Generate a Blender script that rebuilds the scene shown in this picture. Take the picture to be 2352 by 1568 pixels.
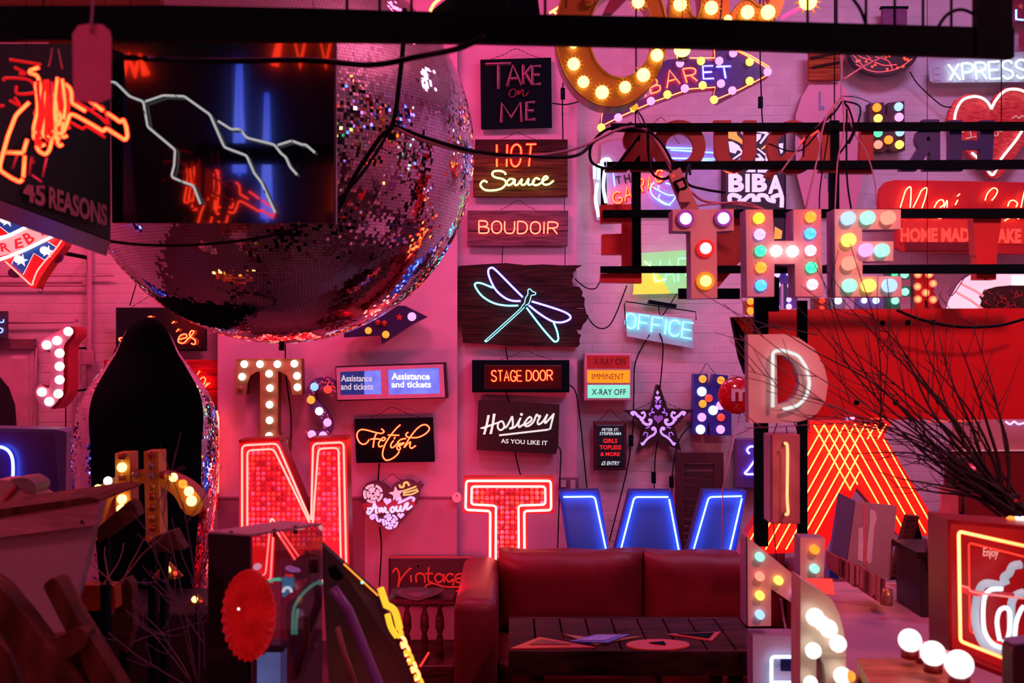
import bpy, bmesh, math, random
from mathutils import Vector, Matrix
from mathutils.geometry import tessellate_polygon
random.seed(7); H = 5.0
for _o in list(bpy.data.objects): bpy.data.objects.remove(_o)
SC = bpy.context.scene
COL = SC.collection
F = 2287.0; CX = 1176.0; CY = 784.0; EYE = 2.1
# ---------------------------------------------------------------- camera
cam_d = bpy.data.cameras.new('camera'); cam = bpy.data.objects.new('camera', cam_d); COL.objects.link(cam)
cam.location = (0, 0, EYE); cam.rotation_euler = (math.pi/2, 0, 0)
cam_d.sensor_width = 36; cam_d.lens = 36*F/2352; cam_d.clip_start = .05
cam_d.dof.use_dof = True; cam_d.dof.focus_distance = 6.6; cam_d.dof.aperture_fstop = 5.0
SC.camera = cam
# ---------------------------------------------------------------- world, view
w = bpy.data.worlds.new('dim_room'); SC.world = w; w.use_nodes = True
w.node_tree.nodes['Background'].inputs[0].default_value = (.02, .01, .03, 1)
w.node_tree.nodes['Background'].inputs[1].default_value = .2
SC.view_settings.view_transform = 'Standard'; SC.view_settings.look = 'None'
SC.view_settings.gamma = 1; SC.view_settings.exposure = 0.0; SC.view_settings.use_curve_mapping = False
SC.cycles.max_bounces = 6; SC.cycles.diffuse_bounces = 2; SC.cycles.glossy_bounces = 3
SC.cycles.transmission_bounces = 4; SC.cycles.transparent_max_bounces = 8
SC.cycles.caustics_reflective = False; SC.cycles.caustics_refractive = False
SC.cycles.sample_clamp_indirect = 3.0
# ---------------------------------------------------------------- coloured area lights added out of view
def lamp(x, y, z, rgb, power, size=.6, sizey=None, rot=(0,0,0), spread=math.pi):
    d = bpy.data.lights.new('added_light', 'AREA'); d.energy = power; d.color = rgb
    d.shape = 'RECTANGLE'; d.size = size; d.size_y = sizey or size; d.spread = spread
    o = bpy.data.objects.new('added_light', d); COL.objects.link(o); o.location = (x, y, z); o.rotation_euler = rot
    return o
PINK = (1, .13, .24); RED = (1, .05, .09); VIO = (.52, .28, 1); BLU = (.2, .3, 1)
lamp(-3.2, 5.2, 4.85, (1,.09,.16), 84, .9, .5, (.25, 0, 0))  # first four: unseen overhead lights added to colour the back wall
lamp(-1.0, 5.0, 4.85, (1,.085,.30), 84, .9, .5, (.35, 0, 0))
lamp(.6, 5.0, 4.85, (1,.10,.34), 12, .9, .5, (.35, 0, 0))
lamp(2.5, 5.0, 4.85, (.56,.32,.74), 62, .9, .5, (.3, 0, 0))
lamp(-.9, 5.3, .8, (1,.05,.12), 22, 1.2, .3, (1.5, 0, 0))  # low light added to brighten the lower pier wall
lamp(1.0, 5.4, 3.0, (.35,.42,.80), 9, .4, .4, (1.2, 0, 0))  # bluish light added for the right brick bay
lamp(1.2, 3.0, 4.1, (1,.20,.42), 40, .5, .5, (math.pi, 0, 0))  # added uplight, turns the ceiling pink for the ball to mirror
lamp(1.75, 1.1, 3.9, (1,.22,.25), 24, .25, .25, (.95, 0, 0), 1.7)  # added to brighten the DINER letters and the red panel
lamp(-2.2, .4, 4.6, (1,.30,.40), 24, .8, .8)  # added front fill for the tag, crate and chair
# ---------------------------------------------------------------- helpers
def lin(c):
    c = c/255.0
    return c/12.92 if c <= .04045 else ((c+.055)/1.055)**2.4
def S(r, g, b): return (lin(r), lin(g), lin(b))
_M = {}
def M(name, rgb, rough=.6, metal=0., noise=.25, scale=12., bump=0., alpha_noise=None, coat=0., stretch=None, spec=None):
    """procedural principled: rgb is linear, modulated by noise"""
    if name in _M: return _M[name]
    m = bpy.data.materials.new(name); m.use_nodes = True; nt = m.node_tree; b = nt.nodes['Principled BSDF']
    b.inputs['Roughness'].default_value = rough; b.inputs['Metallic'].default_value = metal
    if spec is not None: b.inputs['Specular IOR Level'].default_value = spec
    if coat: b.inputs['Coat Weight'].default_value = coat; b.inputs['Coat Roughness'].default_value = .08
    tc = nt.nodes.new('ShaderNodeTexCoord'); n = nt.nodes.new('ShaderNodeTexNoise'); n.inputs['Scale'].default_value = scale
    n.inputs['Detail'].default_value = 4
    if stretch:
        mp = nt.nodes.new('ShaderNodeMapping'); mp.inputs['Scale'].default_value = stretch
        nt.links.new(tc.outputs['Object'], mp.inputs[0]); nt.links.new(mp.outputs[0], n.inputs['Vector'])
    else: nt.links.new(tc.outputs['Object'], n.inputs['Vector'])
    mx = nt.nodes.new('ShaderNodeMix'); mx.data_type = 'RGBA'
    mx.inputs[6].default_value = (*[c*(1-noise) for c in rgb], 1); mx.inputs[7].default_value = (*[min(1, c*(1+noise)) for c in rgb], 1)
    nt.links.new(n.outputs['Fac'], mx.inputs[0]); nt.links.new(mx.outputs[2], b.inputs['Base Color'])
    if bump:
        bp = nt.nodes.new('ShaderNodeBump'); bp.inputs['Strength'].default_value = bump; bp.inputs['Distance'].default_value = .01
        nt.links.new(n.outputs['Fac'], bp.inputs['Height']); nt.links.new(bp.outputs[0], b.inputs['Normal'])
    _M[name] = m; return m
def N(name, core, edge, st=4.):
    """lit neon glass: whiter in the middle, saturated at the glass edge"""
    if name in _M: return _M[name]
    m = bpy.data.materials.new(name); m.use_nodes = True; nt = m.node_tree; nt.nodes.clear()
    o = nt.nodes.new('ShaderNodeOutputMaterial'); e = nt.nodes.new('ShaderNodeEmission'); lw = nt.nodes.new('ShaderNodeLayerWeight')
    lw.inputs[0].default_value = .35; mx = nt.nodes.new('ShaderNodeMix'); mx.data_type = 'RGBA'
    mx.inputs[6].default_value = (*core, 1); mx.inputs[7].default_value = (*edge, 1)
    pw = nt.nodes.new('ShaderNodeMath'); pw.operation = 'POWER'; pw.inputs[1].default_value = .6; nt.links.new(lw.outputs['Facing'], pw.inputs[0]); nt.links.new(pw.outputs[0], mx.inputs[0]); nt.links.new(mx.outputs[2], e.inputs[0]); e.inputs[1].default_value = st
    nt.links.new(e.outputs[0], o.inputs[0]); _M[name] = m; return m
def E(name, rgb, st=1., noise=.0, scale=8.):
    """back-lit panel, lamp, or plain part given its own glow"""
    if name in _M: return _M[name]
    m = bpy.data.materials.new(name); m.use_nodes = True; nt = m.node_tree; b = nt.nodes['Principled BSDF']
    b.inputs['Base Color'].default_value = (*[c*.3 for c in rgb], 1); b.inputs['Roughness'].default_value = .4
    tc = nt.nodes.new('ShaderNodeTexCoord'); n = nt.nodes.new('ShaderNodeTexNoise'); n.inputs['Scale'].default_value = scale
    nt.links.new(tc.outputs['Object'], n.inputs['Vector'])
    mx = nt.nodes.new('ShaderNodeMix'); mx.data_type = 'RGBA'
    mx.inputs[6].default_value = (*[c*(1-noise) for c in rgb], 1); mx.inputs[7].default_value = (*[c*(1+noise) for c in rgb], 1)
    nt.links.new(n.outputs['Fac'], mx.inputs[0]); nt.links.new(mx.outputs[2], b.inputs['Emission Color'])
    b.inputs['Emission Strength'].default_value = st; _M[name] = m; return m
def W(px, py, Y): return Vector(((px-CX)/F*Y, Y, EYE+(CY-py)/F*Y))
def mesh(name, vs, fs, mat, parent=None, smooth=False, loc=None):
    me = bpy.data.meshes.new(name); me.from_pydata([tuple(v) for v in vs], [], fs)
    mats = mat if isinstance(mat, (list, tuple)) else [mat]
    for m_ in mats: me.materials.append(m_)
    if smooth: me.polygons.foreach_set('use_smooth', [True]*len(me.polygons))
    me.validate(); me.update()
    o = bpy.data.objects.new(name, me); COL.objects.link(o)
    if parent is not None: o.parent = parent
    if loc is not None: o.location = loc
    return o
def catmull(pts, n=5, closed=False):
    P = [Vector(p) for p in pts]; out = []; L = len(P)
    if L < 3: return P
    for i in range(L if closed else L-1):
        if closed: p0, p1, p2, p3 = P[i-1], P[i], P[(i+1) % L], P[(i+2) % L]
        else: p0 = P[max(0, i-1)]; p1 = P[i]; p2 = P[i+1]; p3 = P[min(L-1, i+2)]
        for j in range(n):
            t = j/n
            out.append(.5*((2*p1)+(p2-p0)*t+(2*p0-5*p1+4*p2-p3)*t*t+(3*p1-p0-3*p2+p3)*t**3))
    if not closed: out.append(P[-1])
    return out
def tube_geo(paths, r, seg=6, closed=False, V=None, Fc=None):
    V = [] if V is None else V; Fc = [] if Fc is None else Fc
    for P in paths:
        P = [Vector(p) for p in P]
        Q = [P[0]]
        for p in P[1:]:
            if (p-Q[-1]).length > 1e-6: Q.append(p)
        P = Q; n = len(P)
        if n < 2: continue
        rr = r if isinstance(r, (list, tuple)) else None
        up = Vector((0, 1, 0)); rings = []
        for i in range(n):
            if closed: d = (P[(i+1) % n]-P[i-1])
            else: d = P[min(n-1, i+1)]-P[max(0, i-1)]
            if d.length < 1e-9: d = Vector((1, 0, 0))
            d.normalize(); u = up if abs(d.dot(up)) < .9 else Vector((0, 0, 1))
            a = d.cross(u).normalized(); b = a.cross(d).normalized()
            rad = (rr[0]+(rr[1]-rr[0])*i/(n-1)) if rr else r
            st = len(V); rings.append(st)
            for k in range(seg):
                t = 2*math.pi*k/seg; V.append(P[i]+a*math.cos(t)*rad+b*math.sin(t)*rad)
        for i in range(n if closed else n-1):
            A = rings[i]; B = rings[(i+1) % n]
            for k in range(seg): Fc.append((A+k, A+(k+1) % seg, B+(k+1) % seg, B+k))
        if not closed:
            Fc.append(tuple(rings[0]+k for k in range(seg))[::-1]); Fc.append(tuple(rings[-1]+k for k in range(seg)))
    return V, Fc
def tr(x0, y0, s, pts): return [(x0+x*s, y0+y*s) for x, y in pts]
def rect(x0, y0, x1, y1): return [(x0, y0), (x1, y0), (x1, y1), (x0, y1)]
def rrect(x0, y0, x1, y1, r, n=4):
    o = []
    for cx, cy, a in ((x1-r, y0+r, -90), (x1-r, y1-r, 0), (x0+r, y1-r, 90), (x0+r, y0+r, 180)):
        for i in range(n+1):
            t = math.radians(a+90*i/n); o.append((cx+r*math.cos(t), cy+r*math.sin(t)))
    return o
def ell(cx, cy, rx, ry=None, n=24, a0=0, a1=360):
    ry = rx if ry is None else ry; full = abs(a1-a0) >= 360; m = n if full else n+1
    return [(cx+rx*math.cos(math.radians(a0+(a1-a0)*i/n)), cy+ry*math.sin(math.radians(a0+(a1-a0)*i/n))) for i in range(m)]
def star(cx, cy, R, r, n=5, rot=-90):
    return [(cx+(R if i % 2 == 0 else r)*math.cos(math.radians(rot+180*i/n)), cy+(R if i % 2 == 0 else r)*math.sin(math.radians(rot+180*i/n))) for i in range(2*n)]
def heart(cx, cy, w, h, rot=0, n=24):
    o = []
    for i in range(n):
        t = 2*math.pi*i/n; x = 16*math.sin(t)**3/16*w/2; y = -(13*math.cos(t)-5*math.cos(2*t)-2*math.cos(3*t)-math.cos(4*t))/15*h/2
        c, s = math.cos(math.radians(rot)), math.sin(math.radians(rot)); o.append((cx+x*c-y*s, cy+x*s+y*c))
    return o
def area(p): return sum(p[i-1][0]*p[i][1]-p[i][0]*p[i-1][1] for i in range(len(p)))/2
def inset(p, d):
    if area(p) < 0: p = p[::-1]
    n = len(p); out = []
    for i in range(n):
        a = Vector(p[i-1]); b = Vector(p[i]); c = Vector(p[(i+1) % n])
        e1 = (b-a).normalized(); e2 = (c-b).normalized(); n1 = Vector((-e1.y, e1.x)); n2 = Vector((-e2.y, e2.x))
        k = 1+n1.dot(n2); k = max(k, .3); out.append(tuple(b+(n1+n2)*(d/k)))
    return out
def inside(p, x, y):
    r = False; n = len(p)
    for i in range(n):
        x1, y1 = p[i-1]; x2, y2 = p[i]
        if (y1 > y) != (y2 > y) and x < (x2-x1)*(y-y1)/(y2-y1)+x1: r = not r
    return r
def roundpath(p, rad, closed=True, n=3):
    """fillet the corners of a pixel path"""
    out = []; L = len(p)
    for i in range(L):
        if not closed and i in (0, L-1): out.append(p[i]); continue
        a = Vector(p[i-1]); b = Vector(p[i]); c = Vector(p[(i+1) % L])
        r = min(rad, (a-b).length*.45, (c-b).length*.45)
        s = b+(a-b).normalized()*r; e = b+(c-b).normalized()*r
        for j in range(n+1):
            t = j/n; out.append(tuple(s*(1-t)**2+b*2*t*(1-t)+e*t*t))
    return out
# single stroke letters on a unit box (y down); ('s', ...) = smooth
LT = {
'A': [[(0,1),(.5,0),(1,1)], [(.2,.64),(.8,.64)]],
'B': [[(0,0),(0,1)], ['s',(0,0),(.55,0),(.85,.12),(.82,.38),(.5,.47),(0,.48)], ['s',(0,.48),(.6,.49),(1,.62),(.95,.92),(.6,1),(0,1)]],
'C': [['s',(1,.2),(.8,.03),(.4,0),(.08,.2),(0,.5),(.08,.8),(.4,1),(.8,.97),(1,.8)]],
'D': [[(0,0),(0,1)], ['s',(0,0),(.45,0),(.85,.15),(1,.5),(.85,.85),(.45,1),(0,1)]],
'E': [[(1,0),(0,0),(0,1),(1,1)], [(0,.48),(.85,.48)]],
'F': [[(1,0),(0,0),(0,1)], [(0,.48),(.8,.48)]],
'G': [['s',(1,.2),(.8,.03),(.4,0),(.08,.2),(0,.5),(.08,.8),(.4,1),(.8,.97),(1,.8),(1,.58)], [(1,.58),(.6,.58)]],
'H': [[(0,0),(0,1)], [(1,0),(1,1)], [(0,.5),(1,.5)]],
'I': [[(.5,0),(.5,1)]],
'J': [['s',(1,0),(1,.75),(.8,1),(.3,1),(0,.8)]],
'K': [[(0,0),(0,1)], [(1,0),(.05,.55)], [(.3,.42),(1,1)]],
'L': [[(0,0),(0,1),(1,1)]],
'M': [[(0,1),(0.05,0),(.5,.75),(.95,0),(1,1)]],
'N': [[(0,1),(0,0),(1,1),(1,0)]],
'O': [['c',(.5,0),(.9,.15),(1,.5),(.9,.85),(.5,1),(.1,.85),(0,.5),(.1,.15)]],
'P': [[(0,0),(0,1)], ['s',(0,0),(.6,0),(1,.12),(1,.42),(.6,.54),(0,.55)]],
'R': [[(0,0),(0,1)], ['s',(0,0),(.6,0),(.98,.12),(.95,.4),(.6,.5),(0,.52)], [(.5,.52),(1,1)]],
'S': [['s',(.95,.16),(.75,.01),(.35,0),(.05,.16),(.1,.38),(.5,.5),(.9,.62),(.98,.84),(.65,1),(.25,.99),(0,.84)]],
'T': [[(0,0),(1,0)], [(.5,0),(.5,1)]],
'U': [['s',(0,0),(0,.7),(.2,.96),(.5,1),(.8,.96),(1,.7),(1,0)]],
'V': [[(0,0),(.5,1),(1,0)]],
'W': [[(0,0),(.25,1),(.5,.2),(.75,1),(1,0)]],
'X': [[(0,0),(1,1)], [(1,0),(0,1)]],
'Y': [[(0,0),(.5,.5),(1,0)], [(.5,.5),(.5,1)]],
}
_fontcache = {}
def text_mesh(s, extr, bold=0.):
    key = (s, extr, bold)
    if key in _fontcache: return _fontcache[key]
    c = bpy.data.curves.new('tmp', 'FONT'); c.body = s; c.extrude = extr; c.offset = bold; c.resolution_u = 3; c.size = 1
    o = bpy.data.objects.new('tmp', c); COL.objects.link(o); bpy.context.view_layer.update()
    me = bpy.data.meshes.new_from_object(o); vs = [v.co.copy() for v in me.vertices]; fs = [tuple(p.vertices) for p in me.polygons]
    bpy.data.objects.remove(o); bpy.data.meshes.remove(me); bpy.data.curves.remove(c)
    _fontcache[key] = (vs, fs); return vs, fs
_bulbs = {}
class T:
    def __init__(s, name, label, cat, cx, cy, Y, group=None, kind=None):
        s.Y = Y; s.o = bpy.data.objects.new(name, None); COL.objects.link(s.o); s.o.empty_display_size = .05
        s.org = W(cx, cy, Y); s.o.location = s.org; s.k = Y/F
        s.o['label'] = label; s.o['category'] = cat
        if group: s.o['group'] = group
        if kind: s.o['kind'] = kind
    def p(s, x, y, yo=0.): return W(x, y, s.Y+yo)-s.org
    def poly(s, name, pts, yo, th, mat, holes=(), parent=None, side=None, bevel=0):
        """extruded outline, front at depth Y+yo, going th metres back"""
        if area(pts) > 0: pts = pts[::-1]
        loops = [pts]+[h for h in holes]; flat = [q for l in loops for q in l]
        tri = tessellate_polygon([[Vector((x, y, 0)) for x, y in l] for l in loops])
        n = len(flat); fr = [s.p(x, y, yo) for x, y in flat]; bk = [v+Vector((0, th, 0)) for v in fr]
        fs = []
        for t in tri:
            a, b, c = [Vector((flat[i][0], -flat[i][1])) for i in t]
            ccw = (b-a).x*(c-a).y-(b-a).y*(c-a).x > 0
            t = tuple(t) if ccw else tuple(t)[::-1]
            fs.append(t); fs.append(tuple(i+n for i in t)[::-1])
        nf = len(fs); off = 0
        for li, l in enumerate(loops):
            m = len(l); A = area(l)
            for i in range(m):
                a = off+i; b = off+(i+1) % m
                q = (a, b, b+n, a+n)
                if (A < 0) != (li == 0): q = q[::-1]
                fs.append(q[::-1])
            off += m
        mats = [mat] if side is None else [mat, side]
        o = mesh(name, fr+bk, fs, mats, parent or s.o)
        if side is not None:
            for i, pl in enumerate(o.data.polygons):
                if i >= nf: pl.material_index = 1
        return o
    def box(s, name, x0, y0, x1, y1, yo, th, mat, parent=None, bev=.0):
        """box with small chamfered front edge"""
        b = bev if bev else min(x1-x0, y1-y0)*.04
        o = [(x0, y0), (x1, y0), (x1, y1), (x0, y1)]; i = [(x0+b, y0+b), (x1-b, y0+b), (x1-b, y1-b), (x0+b, y1-b)]
        bm = b*s.k; bm = min(bm, th*.4)
        v = [s.p(x, y, yo) for x, y in i]+[s.p(x, y, yo)+Vector((0, bm, 0)) for x, y in o]+[s.p(x, y, yo)+Vector((0, th, 0)) for x, y in o]
        f = [(3, 2, 1, 0)]
        for k in range(4):
            l = (k+1) % 4; f.append((k, l, 4+l, 4+k)); f.append((4+k, 4+l, 8+l, 8+k))
        f.append((8, 9, 10, 11)); return mesh(name, v, f, mat, parent or s.o)
    def tube(s, name, paths, r, yo, mat, smooth=True, closed=False, seg=6, parent=None, n=5):
        """neon tube(s) along pixel paths; r in pixels"""
        if paths and not isinstance(paths[0], (list,)): paths = [paths]
        if 1 < len(paths) <= 10 and any(q_ in name for q_ in ('script', 'scroll', 'bar', 'wisp', 'rod', 'lead')) and not closed:
            for q_ in paths: s.tube(name, [q_], r, yo, mat, smooth, closed, seg, parent, n)
            return
        V = []; Fc = []
        for P in paths:
            q = [(x, y) for x, y in P]
            q = catmull([(x, y, 0) for x, y in q], n, closed) if smooth else [Vector((x, y, 0)) for x, y in q]
            tube_geo([[s.p(v[0], v[1], yo) for v in q]], r*s.k, seg, closed, V, Fc)
        return mesh(name, V, Fc, mat, parent or s.o, True)
    def word(s, name, txt, quad, r, yo, mat, gap=.3, seg=6, widths=None, parts=True, back=None, depth=.0):
        """single stroke letters spread over quad (tl,tr,br,bl) pixel corners"""
        ws = [(widths or {}).get(c, {'I': .12, 'M': 1.15, 'W': 1.25, ' ': .45}.get(c, 1.)) for c in txt]; tot = sum(ws)+gap*(len(txt)-1); x = 0
        tl, tr_, br, bl = [Vector(q) for q in quad]; V = []; Fc = []
        def mp(u, v): return (tl*(1-u)+tr_*u)*(1-v)+(bl*(1-u)+br*u)*v
        for c, wd in zip(txt, ws):
            if c != ' ':
                if parts: V = []; Fc = []
                for st in LT[c]:
                    cl = st[0] == 'c'; sm = st[0] in ('s', 'c'); q = st[1:] if sm else st
                    q = [mp((x+(a*wd if c != 'I' else wd*.5))/tot, b) for a, b in q]
                    q = catmull([(v.x, v.y, 0) for v in q], 4, cl) if sm else q
                    pts = [s.p(v[0], v[1], yo) for v in q]
                    tube_geo([pts], r*s.k, seg, cl, V, Fc)
                if parts: mesh(name, V, Fc, mat, s.o, True)
            x += wd+gap
        if not parts: return mesh(name, V, Fc, mat, s.o, True)
    def text(s, name, txt, x0, y0, x1, y1, yo, mat, extr=.001, bold=0., mirror=False, shear=0., rot=0., quad=None, parent=None):
        """printed letters fitted to a pixel box (or quad tl,tr,br,bl)"""
        vs, fs = text_mesh(txt, .5, bold)
        ax = min(v.x for v in vs); bx = max(v.x for v in vs); ay = min(v.y for v in vs); by = max(v.y for v in vs)
        out = []
        for v in vs:
            u = (v.x-ax)/(bx-ax); t = 1-(v.y-ay)/(by-ay)
            if mirror: u = 1-u
            if quad:
                tl, tr_, br, bl = [Vector(q) for q in quad]; q = (tl*(1-u)+tr_*u)*(1-t)+(bl*(1-u)+br*u)*t; X, Yp = q
            else:
                X = x0+u*(x1-x0)+shear*(1-t)*(y1-y0); Yp = y0+t*(y1-y0)
                if rot:
                    mx_, my_ = (x0+x1)/2, (y0+y1)/2; c, sn = math.cos(math.radians(rot)), math.sin(math.radians(rot))
                    X, Yp = mx_+(X-mx_)*c-(Yp-my_)*sn, my_+(X-mx_)*sn+(Yp-my_)*c
            out.append(s.p(X, Yp, yo)+Vector((0, -v.z*2*extr*.5, 0)))
        if mirror: fs = [f[::-1] for f in fs]
        return mesh(name, out, fs, mat, parent or s.o)
    def bulb(s, x, y, r, yo, mat, name='bulb', socket=None, flat=1., seg=12):
        key = (round(r*s.k, 4), mat.name, flat, seg)
        if key not in _bulbs:
            bm = bmesh.new(); bmesh.ops.create_uvsphere(bm, u_segments=seg, v_segments=seg//2+2, radius=r*s.k)
            for v in bm.verts: v.co.y *= flat
            me = bpy.data.meshes.new(name); bm.to_mesh(me); bm.free(); me.materials.append(mat)
            me.polygons.foreach_set('use_smooth', [True]*len(me.polygons)); _bulbs[key] = me
        o = bpy.data.objects.new(name, _bulbs[key]); COL.objects.link(o); o.parent = s.o; o.location = s.p(x, y, yo)
        if socket:
            k2 = ('sock', round(r*s.k, 4), socket.name)
            if k2 not in _bulbs:
                V, Fc = tube_geo([[Vector((0, 0, 0)), Vector((0, r*s.k*1.1, 0))]], r*s.k*.75, 10)
                me = bpy.data.meshes.new('socket'); me.from_pydata([tuple(v) for v in V], [], Fc); me.materials.append(socket); _bulbs[k2] = me
            so = bpy.data.objects.new('socket', _bulbs[k2]); COL.objects.link(so); so.parent = o
        return o
    def chain(s, x0, y0, xm, ym, x1, y1, r=.9, yo=.0):
        P = [s.p(x0, y0, yo), s.p((x0+xm)/2, (y0+ym)/2+1.5, yo), s.p(xm, ym, yo), s.p((x1+xm)/2, (y1+ym)/2+1.5, yo), s.p(x1, y1, yo)]
        V = []; Fc = []
        # alternating links
        Q = catmull(P, 6)
        for i in range(len(Q)-1):
            tube_geo([[Q[i], Q[i+1]]], (r if i % 2 else r*.55)*s.k, 5, False, V, Fc)
        return mesh('chain', V, Fc, STEEL, s.o, True)
def hang(t, xs, y, r=1.):
    for x in xs:
        a_ = t.p(x, y, .02); V, Fc = tube_geo([[a_, Vector((a_.x, a_.y, H-t.org.z))]], r*t.k, 5); mesh('hanging_wire', V, Fc, STEEL, t.o, True)
def arm(t, x, y, Yend, r=.008, nm='mounting_arm'):
    a_ = t.p(x, y, 0); V, Fc = tube_geo([[a_, Vector((a_.x, Yend-t.org.y, a_.z))]], r, 6); mesh(nm, V, Fc, BLACK, t.o, True)
def stand(t, x0, x1, y, th=.12, yo=0, top=None):
    a_ = t.p(x0, y, yo); b_ = t.p(x1, y, yo); v, f = boxw((a_.x, a_.y, -t.org.z), (b_.x, b_.y+th, a_.z)); mesh('plinth', v, f, BLACK, t.o)
def single(name, label, cat, vs, fs, mat, smooth=False, group=None, kind=None):
    c = sum((Vector(v) for v in vs), Vector())/len(vs)
    o = mesh(name, [Vector(v)-c for v in vs], fs, mat, None, smooth, c)
    if cat: o['label'] = label; o['category'] = cat
    if group: o['group'] = group
    if kind: o['kind'] = kind
    return o
def cable(label, pts, r, mat=None, name='cable', cat='cable', smooth=True, group=None):
    """pts: (px, py, Y)"""
    P = [W(*p) for p in pts]; P = catmull(P, 8) if smooth and len(P) > 2 else P
    V, Fc = tube_geo([P], r, 6); return single(name, label, cat, V, Fc, mat or RUBBER, True, group)
def boxw(a, b):
    x0, y0, z0 = a; x1, y1, z1 = b
    v = [(x0,y0,z0),(x1,y0,z0),(x1,y1,z0),(x0,y1,z0),(x0,y0,z1),(x1,y0,z1),(x1,y1,z1),(x0,y1,z1)]
    return v, [(3,2,1,0),(4,5,6,7),(0,1,5,4),(1,2,6,5),(2,3,7,6),(3,0,4,7)]
def struct(name, vs, fs, mat): 
    o = mesh(name, vs, fs, mat); o['kind'] = 'structure'; return o
# ---------------------------------------------------------------- materials
STEEL = M('chain_steel', (.03,.02,.035), .45, .6, .3, 40)
RUBBER = M('black_cable', (.003,.007,.010), .6, 0, .2, 30, spec=.06)
BLACK = M('black_paint', (.002,.008,.010), .7, 0, .3, 20, spec=.03)
GLOSSB = M('black_acrylic', (.002,.006,.008), .12, 0, .1, 5, coat=.0)
WALLP = M('painted_brick', (.60,.50,.54), .9, 0, .26, 4.5, bump=.5, spec=.2)
PLAST = M('painted_plaster', (.58,.36,.46), .9, 0, .24, 3.2, bump=.5, spec=.2)
WHITE = M('white_enamel', (.75,.70,.68), .45, 0, .08, 6)
GREYP = M('grey_panel', (.36,.34,.40), .6, 0, .12, 5)
REDP = M('red_paint', (.42,.008,.012), .5, 0, .2, 8)
DRED = M('dark_red_metal', (.20,.004,.008), .45, 0, .25, 9)
NAVY = M('navy_paint', (.006,.012,.10), .45, 0, .2, 9)
BLUEP = M('blue_enamel', (.02,.09,.55), .35, 0, .08, 6)
GOLD = M('brass_gold', (.42,.20,.035), .35, .55, .35, 10)
BRWN = M('brown_metal', (.20,.09,.03), .5, .3, .3, 14)
def wood(name, a, b, sc=(1.5, 8, 28), rough=.65):
    if name in _M: return _M[name]
    m = bpy.data.materials.new(name); m.use_nodes = True; nt = m.node_tree; p = nt.nodes['Principled BSDF']; p.inputs['Roughness'].default_value = rough; p.inputs['Specular IOR Level'].default_value = .12
    tc = nt.nodes.new('ShaderNodeTexCoord'); mp = nt.nodes.new('ShaderNodeMapping'); mp.inputs['Scale'].default_value = sc
    n = nt.nodes.new('ShaderNodeTexNoise'); n.inputs['Scale'].default_value = 3; n.inputs['Detail'].default_value = 6; n.inputs['Distortion'].default_value = .6
    cr = nt.nodes.new('ShaderNodeValToRGB'); cr.color_ramp.elements[0].position = .35; cr.color_ramp.elements[1].position = .68
    cr.color_ramp.elements[0].color = (*a, 1); cr.color_ramp.elements[1].color = (*b, 1)
    nt.links.new(tc.outputs['Object'], mp.inputs[0]); nt.links.new(mp.outputs[0], n.inputs['Vector']); nt.links.new(n.outputs['Fac'], cr.inputs[0])
    nt.links.new(cr.outputs[0], p.inputs['Base Color']); bp = nt.nodes.new('ShaderNodeBump'); bp.inputs['Strength'].default_value = .3; bp.inputs['Distance'].default_value = .005
    nt.links.new(n.outputs['Fac'], bp.inputs['Height']); nt.links.new(bp.outputs[0], p.inputs['Normal']); _M[name] = m; return m
WOODD = wood('dark_board', (.006,.003,.003), (.045,.014,.011))
WOODM = wood('warm_board', (.022,.008,.004), (.13,.05,.02))
WOODV = wood('mauve_board', (.07,.03,.045), (.19,.085,.12))
WOODR = wood('red_wood', (.06,.018,.012), (.20,.05,.03), (6, 6, 2))
NR = N('neon_red', (1,.048,.014), (1,.003,.0015), 17)
NRS = N('neon_red_soft', (1,.115,.065), (1,.010,.007), 8)
NPK = N('neon_pink', (1,.095,.08), (1,.010,.010), 8)
NW = N('neon_white', (1,1,1), (.30,.50,.65), 2.6)
NCY = N('neon_cyan', (.15,.85,.95), (.002,.26,.42), 7)
NBL = N('neon_blue', (.16,.22,1), (.008,.03,1), 10)
NLB = N('neon_pale_blue', (.24,.36,1), (.05,.10,.9), 4)
NVI = N('neon_violet', (.20,.18,1), (.045,.025,.85), 6.5)
NYE = N('neon_cream', (1,.96,.26), (.22,.36,.02), 6)
NOR = N('neon_orange', (1,.12,.03), (1,.012,.002), 14)
NYL = N('neon_yellow', (1,.75,.05), (1,.45,.01), 1.6)
NGR = N('neon_green', (.15,.9,.55), (.02,.5,.3), 1.)
UNL = M('unlit_tube', (.62,.60,.60), .25, 0, .05, 8)
BW = E('bulb_warm_white', (1,.86,.80), 1.6)
BWL = E('globe_white', (1,.90,.86), 1.5)
BCO = E('bulb_cool_white', (.62,.75,1), 1.6)
BY = E('bulb_yellow', (1,.72,.18), 3.6)
BYY = E('bulb_lemon', (1,.62,.12), 1.59)
BO = E('bulb_orange', (1,.26,.02), 1.67)
BR = E('bulb_red', (1,.04,.02), 1.59)
BB = E('bulb_blue', (.18,.42,1), 1.74)
BLB = E('bulb_pale_blue', (.38,.68,.95), 1.23)
BG = E('bulb_green', (.10,.75,.42), 1.30)
BMI = E('bulb_mint', (.32,.88,.68), 1.23)
BP = E('bulb_pink', (1,.36,.78), 1.38)
BPC = E('bulb_peach', (1,.30,.20), 1.30)
BV = E('bulb_violet', (.62,.42,1), 1.74)
EOFF = M('bulb_off', (.25,.08,.06), .2, .1, .2, 8)
EOFO = M('bulb_off_red', (.30,.03,.015), .2, .1, .3, 8)
EOFP = M('bulb_off_pink', (.30,.12,.16), .2, .1, .3, 8)
EOFA = M('bulb_off_amber', (.40,.12,.02), .2, .1, .3, 8)
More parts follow.
